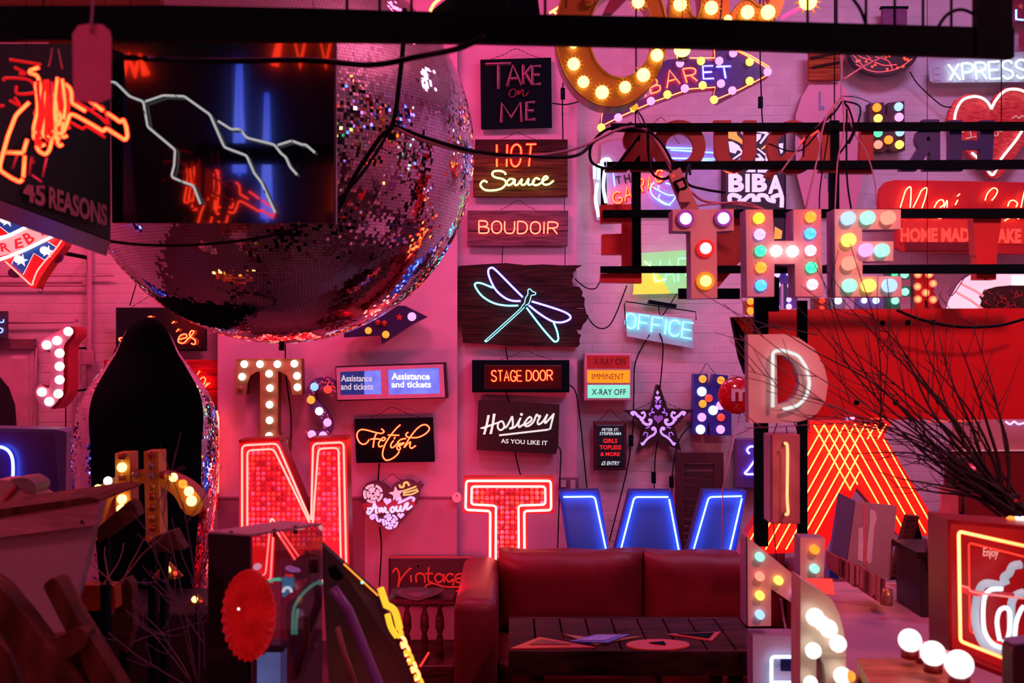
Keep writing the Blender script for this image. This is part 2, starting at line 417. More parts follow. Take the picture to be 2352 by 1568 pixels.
SOCK = M('bulb_socket', (.03,.02,.02), .5, .2, .2, 20)
# ================================================================ the room
X0, X1, YF, YB, H = -4.3, 4.5, -1.6, 7.25, 5.0
struct('floor', *boxw((X0, YF, -.1), (X1, YB, 0)), M('floor_paint', (.05,.02,.03), .5, 0, .3, 3))
struct('ceiling', *boxw((X0, YF, H), (X1, YB, H+.1)), M('ceiling_paint', (.75,.6,.65), .8, 0, .2, 2))
struct('wall_left', *boxw((X0-.1, YF, 0), (X0, YB, H)), PLAST)
struct('wall_right', *boxw((X1, YF, 0), (X1+.1, YB, H)), PLAST)
struct('wall_front', *boxw((X0, YF-.1, 0), (X1, YF, H)), M('front_wall', (.03,.015,.025), .8, 0, .3, 2))
wall = struct('wall_back', *boxw((X0, YB, 0), (X1, YB+.25, H)), WALLP)
def wx(px, Y): return (px-CX)/F*Y
def wz(py, Y): return EYE+(CY-py)/F*Y
# plaster pilasters: broad one behind the small letters, narrower one behind the hanging signs
mesh('plaster_pier', *boxw((wx(500, 7.0), 7.0, 0), (wx(1050, 7.0), YB, H)), PLAST, wall)
mesh('plaster_pier', *boxw((wx(1050, 7.1), 7.1, 0), (wx(1325, 7.1), YB, H)), PLAST, wall)
# dado paint on the broad pier, left part darkened for letter N's shadow
DADO = M('dado_paint_shaded', (.26,.10,.15), .8, 0, .25, 3)
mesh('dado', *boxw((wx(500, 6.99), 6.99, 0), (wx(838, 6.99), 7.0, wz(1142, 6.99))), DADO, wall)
DADO2 = M('dado_paint_unshaded', (.46,.26,.32), .8, 0, .25, 3)
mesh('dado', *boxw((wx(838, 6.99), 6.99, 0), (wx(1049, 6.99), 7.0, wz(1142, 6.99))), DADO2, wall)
# bricks under thick paint
def brick_geo(L, Hh, D=.006, b=.005):
    v = []; f = []
    for (dx, dz, y) in ((b, b, -D), (0, 0, -D*.35)):
        for sx, sz in ((0, 0), (1, 0), (1, 1), (0, 1)):
            v.append((dx if not sx else L-dx, y, dz if not sz else Hh-dz))
    for sx, sz in ((0, 0), (1, 0), (1, 1), (0, 1)): v.append((L*sx, .004, Hh*sz))
    f.append((0, 1, 2, 3))
    for k in range(4):
        l = (k+1) % 4; f.append((4+k, 4+l, l, k)); f.append((8+k, 8+l, 4+l, 4+k))
    return v, f
BL, BH = .222, .072; bmeshes = []
for i in range(3):
    v, f = brick_geo(BL-.005, BH-.005, (.0006, .0013, .002)[i], .006); me = bpy.data.meshes.new('brick'); me.from_pydata(v, [], f); me.materials.append(WALLP); bmeshes.append((me, v, f))
zone = (wx(1330, YB), wx(1722, YB), wz(1160, YB), wz(100, YB)); SV = []; SF = []; cnt = 0
for ri in range(int(H/BH)):
    z = ri*BH; x = X0+(ri % 2)*BL*.5
    while x < X1:
        inr = x > wx(1322, YB) or x+BL < wx(500, YB)-.02
        if inr and x+BL < X1:
            me, v, f = random.choice(bmeshes)
            if zone[0] < x < zone[1]-.02 and zone[2] < z < zone[3] and cnt < 296:
                o = bpy.data.objects.new('brick', me); COL.objects.link(o); o.parent = wall; o.location = (x, YB-random.uniform(0, .0015), z); cnt += 1
            else:
                if z > wz(1300, YB):
                    n = len(SV); j = random.uniform(0, .0015); SV += [(a+x, b+YB-j, c+z) for a, b, c in v]; SF += [tuple(i+n for i in q) for q in f]
        x += BL
o = mesh('brick_courses', SV, SF, WALLP, wall); o['kind'] = 'stuff'
# ledge line and small fittings
mesh('ledge', *boxw((wx(500, 6.985), 6.985, wz(1146, 6.985)), (wx(1060, 6.985), 7.0, wz(1141, 6.985))), M('ledge_paint', (.2,.08,.12), .7), wall)

# ================================================================ signs on the pilaster (behind, left to right / top to bottom)
Yp = 7.04
# --- TAKE on ME
t = T('neon_sign', 'square black board with unlit tube lettering TAKE on ME, topmost on pillar', 'sign', 1185, 215, Yp)
t.poly('backing_board', [(1103,137),(1266,132),(1268,292),(1105,296)], 0, .025, BLACK)
GH = M('ghost_letter', (.20,.08,.14), .5, 0, .25, 20)
def blocktube(t, name, txt, quad, rb, rt, mb, mt, gap=.3, yb=-.012, yt=-.03, seg=6):
    t.word('letter_block', txt, quad, rb, yb, mb, gap, 4); t.word(name, txt, quad, rt, yt, mt, gap, seg)
UNP = M('unlit_pink_tube', (.42,.16,.22), .3, 0, .1, 9)
for tx, q, g in (('T', [(1116,148),(1174,146),(1174,204),(1116,206)], 0), ('A', [(1166,152),(1191,150),(1198,196),(1165,199)], 0), ('K', [(1202,150),(1222,151),(1222,194),(1202,194)], 0), ('E', [(1223,153),(1243,152),(1243,193),(1223,195)], 0),
                 ('M', [(1151,238),(1198,236),(1198,280),(1151,282)], 0), ('E', [(1210,236),(1229,235),(1230,274),(1209,276)], 0)):
    t.word('letter_block', tx, q, 4.2, -.008, GH, g, 4, widths={'M': 1, 'T': 1}); t.word('unlit_tube', tx, [(a-1.5, b-1.5) for a, b in q], 1.3, -.03, UNP, g, widths={'M': 1, 'T': 1})
t.tube('script_tube', [tr(1080,120,.1212,[(850,700),(780,710),(735,800),(780,850),(850,820),(870,740),(850,700)]), tr(1080,120,.1212,[(890,820),(920,720),(930,800),(980,710),(1000,740),(1000,820),(1050,820),(1110,750)])], 1.4, -.025, M('unlit_red_tube', (.16,.008,.010), .4))
t.chain(1128,136,1185,112,1240,133)
# --- HOT Sauce
t = T('neon_sign', 'wooden plank sign with red HOT over cream script Sauce', 'sign', 1196, 385, Yp)
zt = [(0,348),(348,420),(420,452)]
for (a, b, m_) in ((320,349,WOODD),(349.6,386,WOODM),(386.6,417,WOODM),(417.6,452,WOODM)):
    xl = 1091 if a < 340 else 1087
    t.box('plank', xl, a, 1304, b, 0, .025, m_)
blocktube(t, 'neon_letter', 'HOT', [(1141,332),(1232,331),(1226,382),(1141,383)], 4, 1.5, M('red_acrylic', (.75,.06,.03), .3), NR, .38, -.01, -.035)
z1 = lambda p: tr(1000, 300, .1913, p)
t.tube('neon_script', [z1([(625,620),(585,600),(550,625),(545,665),(600,712),(710,715),(800,690),(848,635),(820,585),(720,560),(685,530),(700,490),(775,482),(835,505),(840,530)]),
    z1([(960,590),(900,578),(860,615),(870,652),(915,640),(955,590),(950,640),(985,650),(1040,580),(1030,640),(1075,645),(1120,575),(1112,640),(1150,645),(1190,600)]),
    z1([(1255,585),(1205,570),(1168,620),(1190,652),(1240,645),(1300,600),(1350,565),(1320,548),(1285,590),(1300,642),(1360,642),(1420,600)])], 2.3, -.035, NYE)
t.chain(1150,320,1188,303,1230,320)
# --- BOUDOIR
t = T('neon_sign', 'mauve washed plank sign with red neon BOUDOIR', 'sign', 1190, 523, Yp)
t.box('plank', 1074, 483, 1305, 531, 0, .025, WOODV); t.box('plank', 1074, 532, 1304, 565, 0, .025, WOODV)
t.word('neon_letter', 'BOUDOIR', [(1100,507),(1281,510),(1280,537),(1100,535)], 1.6, -.03, NRS, .33)
t.chain(1148,482,1190,460,1232,482)
# --- dragonfly
t = T('neon_sign', 'ragged dark plank board with blue and cyan neon dragonfly', 'sign', 1190, 700, Yp)
z2 = lambda p: tr(1000, 580, .1913, p)
for P in ([(275,160),(550,140),(850,125),(1080,150),(1300,140),(1500,152),(1770,150),(1690,190),(1690,215),(1650,240),(1660,290),(1640,330),(1655,393),(950,393),(262,390),(270,250)],
          [(200,386),(262,384),(950,396),(1660,400),(1730,410),(1770,470),(1760,520),(1795,545),(1790,600),(1785,665),(900,650),(265,630),(262,475),(205,455)],
          [(270,636),(900,655),(1785,672),(1810,735),(1842,750),(1815,820),(1775,860),(1748,930),(800,920),(315,900),(272,820)],
          [(320,905),(800,925),(1700,935),(1715,970),(1752,985),(1730,1040),(1735,1100),(1710,1135),(1300,1122),(900,1125),(700,1100),(330,1085)]):
    t.poly('plank', z2(P), random.uniform(-.004, .004), .03, WOODD)
t.tube('neon_wing', z2([(1050,535),(900,385),(720,205),(668,182),(635,215),(650,300),(720,440),(830,540),(930,578),(1025,580)]), 2.6, -.035, NVI)
t.tube('neon_wing', z2([(690,422),(560,370),(490,365),(478,405),(560,520),(700,605),(850,635),(995,635)]), 2.1, -.035, NCY)
t.tube('neon_wing', z2([(1155,585),(1340,640),(1520,700),(1605,745),(1622,785),(1580,818),(1500,838),(1400,822),(1260,740),(1120,630)]), 2.6, -.035, NVI)
t.tube('neon_wing', z2([(1095,660),(1270,890),(1400,1040),(1440,1068),(1475,1040),(1460,940),(1420,840)]), 2.1, -.035, NCY)
t.tube('neon_body', [z2([(1040,640),(1072,600),(1080,550),(1110,500),(1112,450),(1135,435),(1165,465),(1202,480),(1195,505),(1152,515),(1140,560),(1120,610),(1080,635)]), z2([(1040,645),(985,705),(620,1035),(612,1050),(640,1048),(1010,715),(1070,650)])], .9, -.035, NCY)
# --- STAGE DOOR
t = T('neon_sign', 'long black light box with glowing red STAGE DOOR', 'sign', 1196, 864, Yp)
t.box('light_box', 1084, 827, 1308, 901, -.06, .1, BLACK); t.box('window_panel', 1113, 838, 1290, 893, -.063, .006, M('dark_red_acrylic', (.03,.002,.002), .25))
t.word('neon_letter', 'STAGE', [(1129,851),(1198,851),(1199,875),(1129,875)], 1.3, -.072, NR, .32)
t.word('neon_letter', 'DOOR', [(1209,851),(1268,850),(1269,873),(1209,874)], 1.3, -.072, NR, .32)
t.chain(1148,826,1205,805,1268,825)
# --- Hosiery
t = T('neon_sign', 'tilted black board reading Hosiery AS YOU LIKE IT in white', 'sign', 1190, 982, Yp)
z3 = lambda p: tr(1080, 900, .102, p)
t.poly('light_box', z3([(185,200),(2010,290),(1985,1200),(1930,1400),(140,1305)]), -.03, .06, M('board_black_brown', (.012,.006,.007), .5, 0, .3, 20))
EH = E('letter_glow_white', (.95,.88,.86), .85); RS = M('letter_return_red', (.5,.02,.02), .4)
for P in ([(385,520),(445,520),(395,760),(340,955),(285,955),(335,790)], [(510,488),(575,488),(540,700),(490,945),(430,945),(480,740)], [(220,820),(235,800),(640,665),(640,700),(300,835)]):
    t.poly('letter', z3(P), -.04, .008, EH, side=RS)
t.tube('script_letter', [z3([(760,720),(720,660),(640,690),(620,790),(670,855),(740,830),(770,760),(740,690)]), z3([(740,790),(810,790),(900,640),(945,555),(960,680),(950,790),(880,825),(1000,790),(1080,690),(1135,580),(1090,700),(1100,790),(1180,740)]),
    z3([(1180,740),(1300,700),(1385,620),(1340,560),(1260,640),(1215,720),(1260,770),(1340,750),(1430,660),(1495,510),(1540,550),(1580,540),(1520,660),(1540,730),(1640,660),(1740,500),(1690,620),(1690,700),(1790,600),(1885,490)])], 2.2, -.04, EH)
t.tube('swash', z3([(1885,480),(1800,830),(1740,850),(650,975)]), 2.1, -.04, EH, smooth=False)
t.bulb(*z3([(1155,505)])[0], 3.4, -.04, EH, 'letter_dot', flat=.3)
t.text('lettering', 'AS YOU LIKE IT', 0,0,0,0, -.034, E('print_glow_white', (.8,.8,.78), .8), .001, .02, quad=z3([(690,1050),(1745,1100),(1740,1200),(690,1150)]))
# ================================================================ signs on the broad pier (left of the pillar)
Ym = 6.94
t = T('light_box', 'pale framed double light box reading Assistance and tickets twice', 'light box', 900, 877, Ym)
t.poly('case', [(770,841),(1023,832),(1028,914),(774,921)], -.07, .12, M('case_black', (.02,.01,.015), .5))
t.poly('frame', [(772,844),(1018,836),(1022,912),(775,918)], -.085, .016, M('frame_mauve', (.55,.33,.42), .5), holes=[[(781,854),(874,850),(876,905),(782,907)], [(891,849),(1008,844),(1010,903),(893,906)]])
EB = E('backlit_blue', (.16,.22,.95), 1.0, .8, 11); EBD = E('backlit_blue_dark', (.01,.03,.20), .9, .4, 6); EWB = E('backlit_white', (.75,.8,1), 1.3)
t.box('panel', 781, 850, 840, 908, -.078, .004, EBD); t.box('panel', 836, 850, 876, 907, -.079, .004, EB); t.box('panel', 891, 844, 1011, 906, -.078, .004, EB)
t.text('lettering', 'Assistance', 783, 861, 855, 876, -.083, E('print_dim', (.7,.7,.8), .75), .001, .02); t.text('lettering', 'and tickets', 783, 880, 857, 895, -.083, E('print_dim', 0, 0), .001, .02)
t.text('lettering', 'Assistance', 899, 856, 987, 872, -.083, EWB, .001, .03); t.text('lettering', 'and tickets', 899, 875, 990, 890, -.083, EWB, .001, .03)
# Fetish
t = T('neon_sign', 'black board with red neon script Fetish hanging on the pier', 'sign', 906, 1012, Ym)
z4 = lambda p: tr(800, 900, .1148, p)
t.poly('backing_board', z4([(120,545),(1690,510),(1728,1395),(160,1420)]), 0, .025, BLACK)
t.tube('neon_script', [z4([(415,950),(380,1005),(310,1045),(230,1010),(175,900),(190,800),(270,750),(400,770),(550,810),(660,828),(715,790),(660,735)]), z4([(565,825),(530,900),(510,1000),(495,1110)]), z4([(440,945),(520,935),(640,942)]),
    z4([(640,950),(700,972),(740,930),(700,908),(650,955),(605,1030),(625,1095),(695,1070)]), z4([(1040,655),(950,740),(860,850),(760,1000),(700,1150),(690,1280),(760,1365),(880,1330),(980,1250),(1020,1180)]), z4([(790,860),(1020,865)]),
    z4([(905,970),(855,1040),(855,1105),(900,1105),(980,1030)]), z4([(935,895),(915,945)]), z4([(1155,930),(1050,950),(985,1015),(1040,1030),(1115,1015),(1060,1060),(1000,1060),(970,1115),(1010,1160),(1042,1120),(1000,1065)]),
    z4([(1200,805),(1155,840),(1165,885),(1230,910),(1400,905),(1550,830),(1622,740),(1580,668),(1500,655),(1400,710),(1290,830),(1200,960),(1115,1110),(1180,1040),(1245,1000),(1230,1080),(1265,1125),(1350,1070)])], 1.7, -.03, NR)
t.chain(850,960,900,935,970,960)
# Amour heart
t = T('neon_sign', 'dark tattoo heart light box reading Amour with roses and star', 'sign', 900, 1160, Ym)
z5 = lambda p: tr(810, 1080, .0956, p)
HB = M('heart_dark', (.05,.025,.045), .5); ELV = E('cut_lilac', (.78,.48,.95), 1.0); EPK = E('cut_pink', (.95,.38,.55), 1.0); EOR = E('cut_orange', (1,.5,.16), 1.0)
t.poly('heart_box', z5([(215,600),(240,430),(330,320),(480,270),(620,280),(770,350),(890,460),(980,350),(1130,265),(1300,235),(1430,260),(1520,330),(1610,270),(1630,360),(1710,360),(1620,480),(1590,600),(1520,820),(1400,980),(1180,1220),(1000,1400),(930,1450),(820,1400),(640,1290),(480,1180),(300,980),(215,800)]), -.05, .07, HB)
t.poly('ribbon', z5([(225,800),(420,760),(900,740),(1400,700),(1500,640),(1500,860),(1300,990),(900,1020),(600,1050),(320,1000),(230,880)]), -.055, .006, M('ribbon_red', (.30,.03,.06), .5))
def rose(cx, cy, R, m, n=5):
    P = []
    for ring, (rr, cnt) in enumerate(((1., n), (.62, 4), (.3, 3))):
        for i in range(cnt):
            a0 = 360*i/cnt+ring*40; P.append([(cx+R*rr*math.cos(math.radians(a0+j*(300/cnt)/4)), cy+R*rr*.95*math.sin(math.radians(a0+j*(300/cnt)/4))) for j in range(5)])
    return P
t.tube('rose_cut', [z5(q) for q in rose(490, 560, 210, 0)], 3.0, -.052, EPK, seg=6); t.tube('rose_cut', [z5(q) for q in rose(900, 1230, 170, 0)], 2.6, -.052, ELV, seg=6)
t.poly('star_cut', z5(star(1050, 565, 190, 82, 5, -100)), -.056, .006, EPK)
t.poly('heart_cut', z5(heart(830, 740, 200, 180, 8)), -.058, .006, ELV); t.poly('heart_cut', z5(heart(1155, 1085, 170, 150)), -.058, .006, ELV)
t.tube('scroll_cut', [z5([(1120,340),(1150,400),(1220,390),(1240,310),(1310,290),(1360,370)])], 2.6, -.054, EOR)
t.tube('flame_cut', [z5([(1200,500),(1350,450),(1530,385)]), z5([(1210,545),(1400,500),(1560,450)]), z5([(1210,590),(1420,570),(1580,490)])], 2.0, -.054, EOR)
t.tube('scroll_cut', [z5([(1050,720),(1100,670),(1150,720),(1100,780),(1200,740),(1300,690),(1400,650),(1480,680),(1440,740)])], 2.9, -.054, ELV)
t.tube('scroll_cut', [z5([(520,1120),(470,1160),(430,1110),(500,1070),(570,1100),(590,1190),(650,1220),(680,1160)])], 2.9, -.054, ELV)
t.tube('neon_script', [z5([(380,960),(350,1010),(400,1040),(480,930),(520,800),(560,900),(560,1010),(600,1010)]), z5([(350,920),(480,905),(600,880)]), z5([(640,890),(650,1000),(700,900),(730,1000),(780,890),(800,1000),(870,1010)]), z5([(960,880),(910,930),(940,1000),(1000,960),(990,890),(950,880)]),
    z5([(1060,850),(1050,960),(1110,970),(1160,850),(1150,960),(1210,960),(1260,830),(1290,800),(1330,790),(1290,900),(1330,930),(1430,850)])], 2.7, -.07, E('script_lilac', (.75,.65,1), 1.0))
t.chain(872,1108,901,1088,925,1104)
# Vintage (low on the pier, behind the console)
t = T('neon_sign', 'dim chestnut board with unlit red tube script Vintage', 'sign', 989, 1330, 6.85)
t.box('backing_board', 892, 1279, 1086, 1392, 0, .03, M('board_chestnut', (.035,.010,.012), .5)); 
z6 = lambda p: tr(500, 980, .2551, p)
ERD = E('dim_red_edge', (.9,.02,.03), .55)
arm(t, 960, 1300, 7.0); t.tube('edge_light', [[(892,1279),(1086,1279),(1087,1378)]], 1.4, -.012, ERD, smooth=False)
UR = E('dim_red_tube', (.8,.02,.02), .5)  # unlit script given a dim glow of its own
t.tube('script_tube', [z6([(1575,1310),(1605,1275),(1635,1330),(1622,1460)]), z6([(1622,1460),(1650,1370),(1735,1270)]), z6([(1738,1335),(1745,1400)]), z6([(1738,1275),(1745,1280)]), z6([(1790,1400),(1788,1335),(1830,1318),(1862,1345),(1866,1400)]), z6([(1902,1265),(1896,1380),(1935,1402)]), z6([(1865,1322),(1940,1320)]),
    z6([(2030,1340),(1985,1322),(1955,1360),(1985,1400),(2028,1375),(2035,1325),(2040,1400)]), z6([(2125,1335),(2085,1322),(2055,1360),(2085,1395),(2120,1375),(2120,1430)]), z6([(2145,1368),(2205,1352),(2190,1322),(2145,1340),(2145,1390),(2190,1403),(2225,1375),(2240,1395)])], 2.3, -.02, UR)
t.tube('underline_tube', [z6([(1870,1450),(1880,1425),(1940,1410),(2050,1440),(2200,1440)]), z6([(2040,1500),(2150,1480),(2200,1450)])], 2, -.02, UR)
# ================================================================ right bay signs
Yr = 7.18
t = T('light_box', 'three-tier light box X-RAY ON, IMMINENT, X-RAY OFF', 'light box', 1397, 866, Yr)
t.box('case', 1342, 811, 1451, 920, -.09, .12, M('case_mauve', (.5,.27,.36), .5), bev=2)
t.box('panel', 1349, 816, 1446, 845, -.098, .01, E('panel_red_dim', (.35,.006,.01), .8, .6, 14)); t.box('panel', 1349, 850, 1447, 879, -.098, .01, E('panel_orange', (1,.30,.01), 1.05)); t.box('panel', 1350, 884, 1447, 914, -.098, .01, E('panel_mint', (.22,.85,.62), 1.0, .2, 20))
INK = M('ink_dark', (.02,.01,.01), .6)
t.text('lettering', 'X-RAY ON', 1363, 822, 1437, 838, -.1, INK); t.text('lettering', 'IMMINENT', 1360, 858, 1433, 871, -.1, M('ink_red', (.30,.02,.01), .6)); t.text('lettering', 'X-RAY OFF', 1359, 893, 1438, 907, -.1, M('ink_green', (.02,.09,.08), .6), .001, .01)
t = T('light_box', 'small black hanging panel PETER ST. STRIPERAMA, 5 pound entry', 'light box', 1402, 1022, Yr)
t.box('frame', 1364, 968, 1439, 1080, -.05, .06, M('frame_maroon', (.06,.008,.014), .5), bev=4)
t.box('panel', 1370, 975, 1433, 1073, -.056, .01, M('panel_teal_black', (.003,.018,.024), .4))
EWT = E('print_white', (.7,.85,.9), .8); ERT = E('print_red', (.85,.02,.03), .9)
for s_, q in (('PETER ST.', (1382,983,1421,990)), ('STRIPERAMA', (1377,992,1427,999))): t.text('lettering', s_, *q, -.06, EWT, .001, .015, shear=.15)
for s_, q in (('GIRLS', (1385,1007,1418,1017)), ('TOPLESS', (1377,1022,1427,1032)), ('& MORE', (1379,1038,1424,1047))): t.text('lettering', s_, *q, -.06, ERT, .001, .03)
t.text('lettering', '£5 ENTRY', 1381, 1059, 1422, 1068, -.06, EWT, .001, .02, shear=.2)
t.chain(1372,968,1401,940,1432,968)
# carved star
t = T('light_box', 'black five-pointed star with glowing violet scroll cut-outs', 'light box', 1512, 960, Yr)
z7 = lambda p: tr(1420, 860, .12755, p)
t.poly('star_box', z7([(710,178),(750,195),(890,615),(1340,640),(1005,905),(1140,1380),(710,1185),(345,1395),(475,920),(95,650),(590,635),(690,195)]), -.06, .07, M('star_black', (.010,.008,.014), .45))
EV = E('cut_violet', (.40,.15,.85), .95, .35, 20); EVL = E('cut_lilac_bright', (.62,.32,.98), 1.05)
t.poly('diamond_cut', z7([(708,280),(735,325),(708,370),(682,325)]), -.065, .004, EVL)
t.poly('heart_cut', z7(heart(710,425,95,90)), -.065, .004, EVL); t.poly('heart_cut', z7(heart(716,582,118,105)), -.065, .004, EV); t.poly('heart_cut', z7(heart(722,795,175,160)), -.065, .004, E('cut_plum', (.22,.05,.35), .9))
def scroll(sx, pts): return z7([(720+sx*(x-720), y) for x, y in pts])
for sx in (1, -1):
    t.tube('scroll_cut', [scroll(sx, [(1160,730),(1200,690),(1150,680),(1090,740),(1020,790),(990,860),(920,900),(860,880),(850,820),(900,820)])], 3.6, -.058, EVL)
    t.tube('scroll_cut', [scroll(sx, [(1030,700),(980,680),(960,740),(1000,790),(1050,820)]), scroll(sx, [(800,1000),(830,970),(790,955),(765,1020),(800,1080),(870,1120),(940,1180),(1000,1260),(1020,1220)])], 3.0, -.058, EVL)
    t.tube('scroll_cut', [scroll(sx, [(990,1090),(960,1040),(910,1060),(930,1120)]), scroll(sx, [(820,600),(835,660),(790,680),(880,700),(860,745)]), scroll(sx, [(780,470),(745,480),(765,520)]), scroll(sx, [(870,940),(920,955),(945,970)])], 1.6, -.058, EV)
t.chain(1455,942,1512,915,1572,942)
# OFFICE
t = T('neon_sign', 'cyan neon OFFICE on clear panel with wire bracket', 'sign', 1516, 742, Yr)
t.poly('clear_panel', [(1436,715),(1590,733),(1594,800),(1440,772)], -.03, .006, M('frosted_panel', (.30,.55,.60), .4))
t.word('neon_letter', 'OFFICE', [(1438,718),(1593,742),(1588,778),(1436,752)], 1.9, -.055, NCY, .3)
t.tube('bracket', [[(1438,752),(1434,700),(1437,692),(1598,716),(1599,735)], [(1486,695),(1552,704)]], 1.3, -.06, BLACK, smooth=False); t.poly('transformer', [(1491,688),(1555,699),(1553,707),(1490,697)], -.075, .04, BLACK)
t.tube('lead', [[(1554,675),(1520,725),(1512,700)]], 1.2, -.02, RUBBER)
# VAR sign, green-yellow
t = T('light_box', 'green and yellow light box with white neon letters VAR behind rails', 'light box', 1530, 628, Yr)
t.poly('panel', [(1473,581),(1592,573),(1600,660),(1590,672),(1455,675),(1473,600)], -.04, .06, E('panel_lime', (.32,.75,.30), .85, .35, 2.2))
t.poly('panel', [(1456,628),(1510,622),(1540,674),(1455,676)], -.045, .004, E('panel_yellow', (.75,.72,.05), .9, .1, 5))
t.word('neon_letter', 'VAR', [(1493,600),(1583,592),(1583,645),(1493,652)], 2.0, -.06, N('neon_mintwhite', (.6,1,.8), (.25,.75,.5), 1.2), .3)
t.tube('neon_swirl', [[(1480,600),(1500,618),(1505,645),(1530,640)]], 1.6, -.058, NYE)
# GARAGE sign with mug and TH
t = T('neon_sign', 'board with red neon GARAG arc, letters TH and pale blue mug', 'sign', 1450, 440, Yr)
t.poly('backing_board', [(1380,330),(1520,300),(1662,310),(1662,486),(1440,486),(1380,476)], 0, .03, M('board_lilac', (.42,.42,.62), .6))
q = [((1405,445),(1423,438),(1430,464),(1410,468)), ((1432,432),(1448,426),(1452,456),(1435,462)), ((1465,412),(1478,410),(1477,440),(1468,443)), ((1485,404),(1497,402),(1499,432),(1488,435)), ((1506,392),(1522,390),(1521,416),(1505,419))]
for c, g in zip('GARAG', q): t.word('neon_letter', c, g, 1.8, -.03, NR, 0); t.word('letter_block', c, [(a+2, b+2) for a, b in g], 2.6, -.008, M('red_acrylic', (.7,.05,.03), .3), 0, 4)
t.text('lettering', 'T', 1415, 404, 1427, 422, -.008, INK, .004, .02, rot=-12); t.text('lettering', 'H', 1434, 400, 1448, 420, -.008, INK, .004, .02, rot=-12)
t.tube('neon_outline', [[(1503,418),(1494,430),(1497,446),(1515,462),(1534,470),(1548,458),(1552,446)], [(1500,430),(1530,446),(1548,448)], [(1516,446),(1514,458),(1540,472)], [(1528,420),(1545,424)], [(1513,425),(1512,434)]], 2, -.03, NLB)
t.tube('neon_bar', [[(1408,396),(1412,428)]], 2, -.03, NLB); t.tube('neon_bar', [[(1478,337),(1595,341)], [(1480,362),(1645,365)], [(1610,368),(1640,370)], [(1540,344),(1660,352)]], 2.2, -.02, NLB, smooth=False)
t.chain(1470,305,1520,270,1560,330)
# brush-like white tubes
t = T('neon_sign', 'white neon bent rods like two long brushes beside garage sign', 'sign', 1385, 440, Yr)
t.poly('backing_board', [(1360,380),(1392,372),(1395,510),(1370,505)], .0, .02, M('pale_backing', (.4,.5,.55), .6))
t.tube('neon_rod', [[(1366,376),(1365,410)], [(1376,376),(1374,412)], [(1384,372),(1378,384),(1371,380)]], 3.2, -.03, NW)
t.tube('neon_rod', [[(1386,386),(1382,372),(1388,366),(1398,366),(1402,376),(1396,388),(1389,386)], [(1389,392),(1386,430),(1392,466)], [(1372,420),(1368,460),(1376,498)]], 4.0, -.03, NW)
# BIBA
t = T('light_box', 'tall black light box with backlit BIBA letters and knotwork', 'light box', 1733, 388, Yr)
t.box('case', 1660, 290, 1807, 560, -.06, .09, M('case_ink', (.008,.008,.016), .45))
EBI = E('backlit_lilac', (.80,.55,.95), 1.15, .15, 12); EOO = E('backlit_orange', (1,.32,.06), 1.05)
z8 = lambda p: tr(1600, 280, .12755, p)
for s_, q in (('B', (1673,399,1709,441)), ('I', (1712,399,1722,441)), ('B', (1727,399,1762,441)), ('A', (1764,402,1799,445))): t.text('letter', s_, *q, -.066, EBI, .003, .05)
t.poly('serif_cut', z8([(885,900),(950,845),(1060,850),(1060,905)]), -.064, .004, EBI); t.poly('serif_cut', z8([(1100,850),(1290,850),(1245,912),(1100,908)]), -.064, .004, EBI)
t.tube('scroll_cut', [z8([(600,1440),(600,1330),(700,1320),(800,1370)]), z8([(740,1440),(850,1410),(950,1330),(1030,1340),(1030,1440)]), z8([(1120,1440),(1120,1330),(1240,1330),(1300,1400),(1420,1430)]), z8([(1340,1370),(1430,1330),(1530,1330),(1530,1540)])], 5.0, -.06, EBI)
for P, m_ in (([(570,150),(720,150),(730,230),(860,360),(855,420),(740,350),(570,290)], EOO), ([(575,350),(640,350),(760,420),(850,560),(740,500),(700,570),(600,540)], EBI), ([(620,680),(810,540),(840,570),(650,690)], EBI), ([(720,700),(855,590),(840,690)], EBI),
              ([(1080,155),(1240,155),(1305,210),(1160,395),(1130,380),(1240,220),(1080,180)], EBI), ([(1080,215),(1170,220),(1150,300),(1080,360)], EBI), ([(1080,480),(1110,470),(1265,590),(1240,610)], EBI), ([(1160,480),(1250,400),(1250,450),(1180,500)], EOO), ([(1060,650),(1140,640),(1080,570),(1130,570),(1225,680),(1210,705),(1060,705)], EBI), ([(780,150),(850,150),(850,280)], EPK), ([(1480,390),(1560,380),(1555,540),(1520,575),(1490,480)], EBI), ([(1240,705),(1240,620),(1270,605),(1290,720)], EBI)):
    t.poly('knot_cut', z8(P), -.064, .004, m_)
t.poly('knot_cut', [(1672,522),(1698,517),(1690,545),(1680,548)], -.064, .004, EOO); t.poly('knot_cut', [(1780,520),(1797,530),(1795,548),(1778,549)], -.064, .004, EOO)
t.tube('neon_stroke', [z8([(455,845),(560,900),(740,925)])], 1.6, -.075, NR)
# surfboard shaped panel with vinyl letters
t = T('surfboard', 'pink surfboard-shaped board with grey stencil letters behind cables', 'board', 1900, 330, 7.15)
P = [(1862,188),(1930,188),(1950,215),(1966,262),(1980,330),(1980,420),(1965,480),(1850,480),(1830,400),(1826,330),(1828,262),(1842,220)]
t.poly('deck', P, 0, .04, M('surf_pink', (.62,.24,.33), .5, 0, .12, 6), side=M('surf_edge', (.3,.1,.15), .5))
for s_, q in (('L', (1881,210,1893,252)), ('E', (1892,268,1904,306)), ('I', (1886,320,1894,360)), ('T', (1893,400,1914,440))): t.text('letter', s_, *q, -.004, M('stencil_grey', (.20,.20,.34), .6), .002, .03)
t = T('crate_end', 'small orange-brown wooden slat panel above surfboard', 'panel', 1894, 140, 7.1)
for a, b in ((112,134),(135,155),(156,184)): t.box('slat', 1858, a, 1930, b, 0, .03, wood('orange_slat', (.18,.03,.008), (.42,.09,.02)))
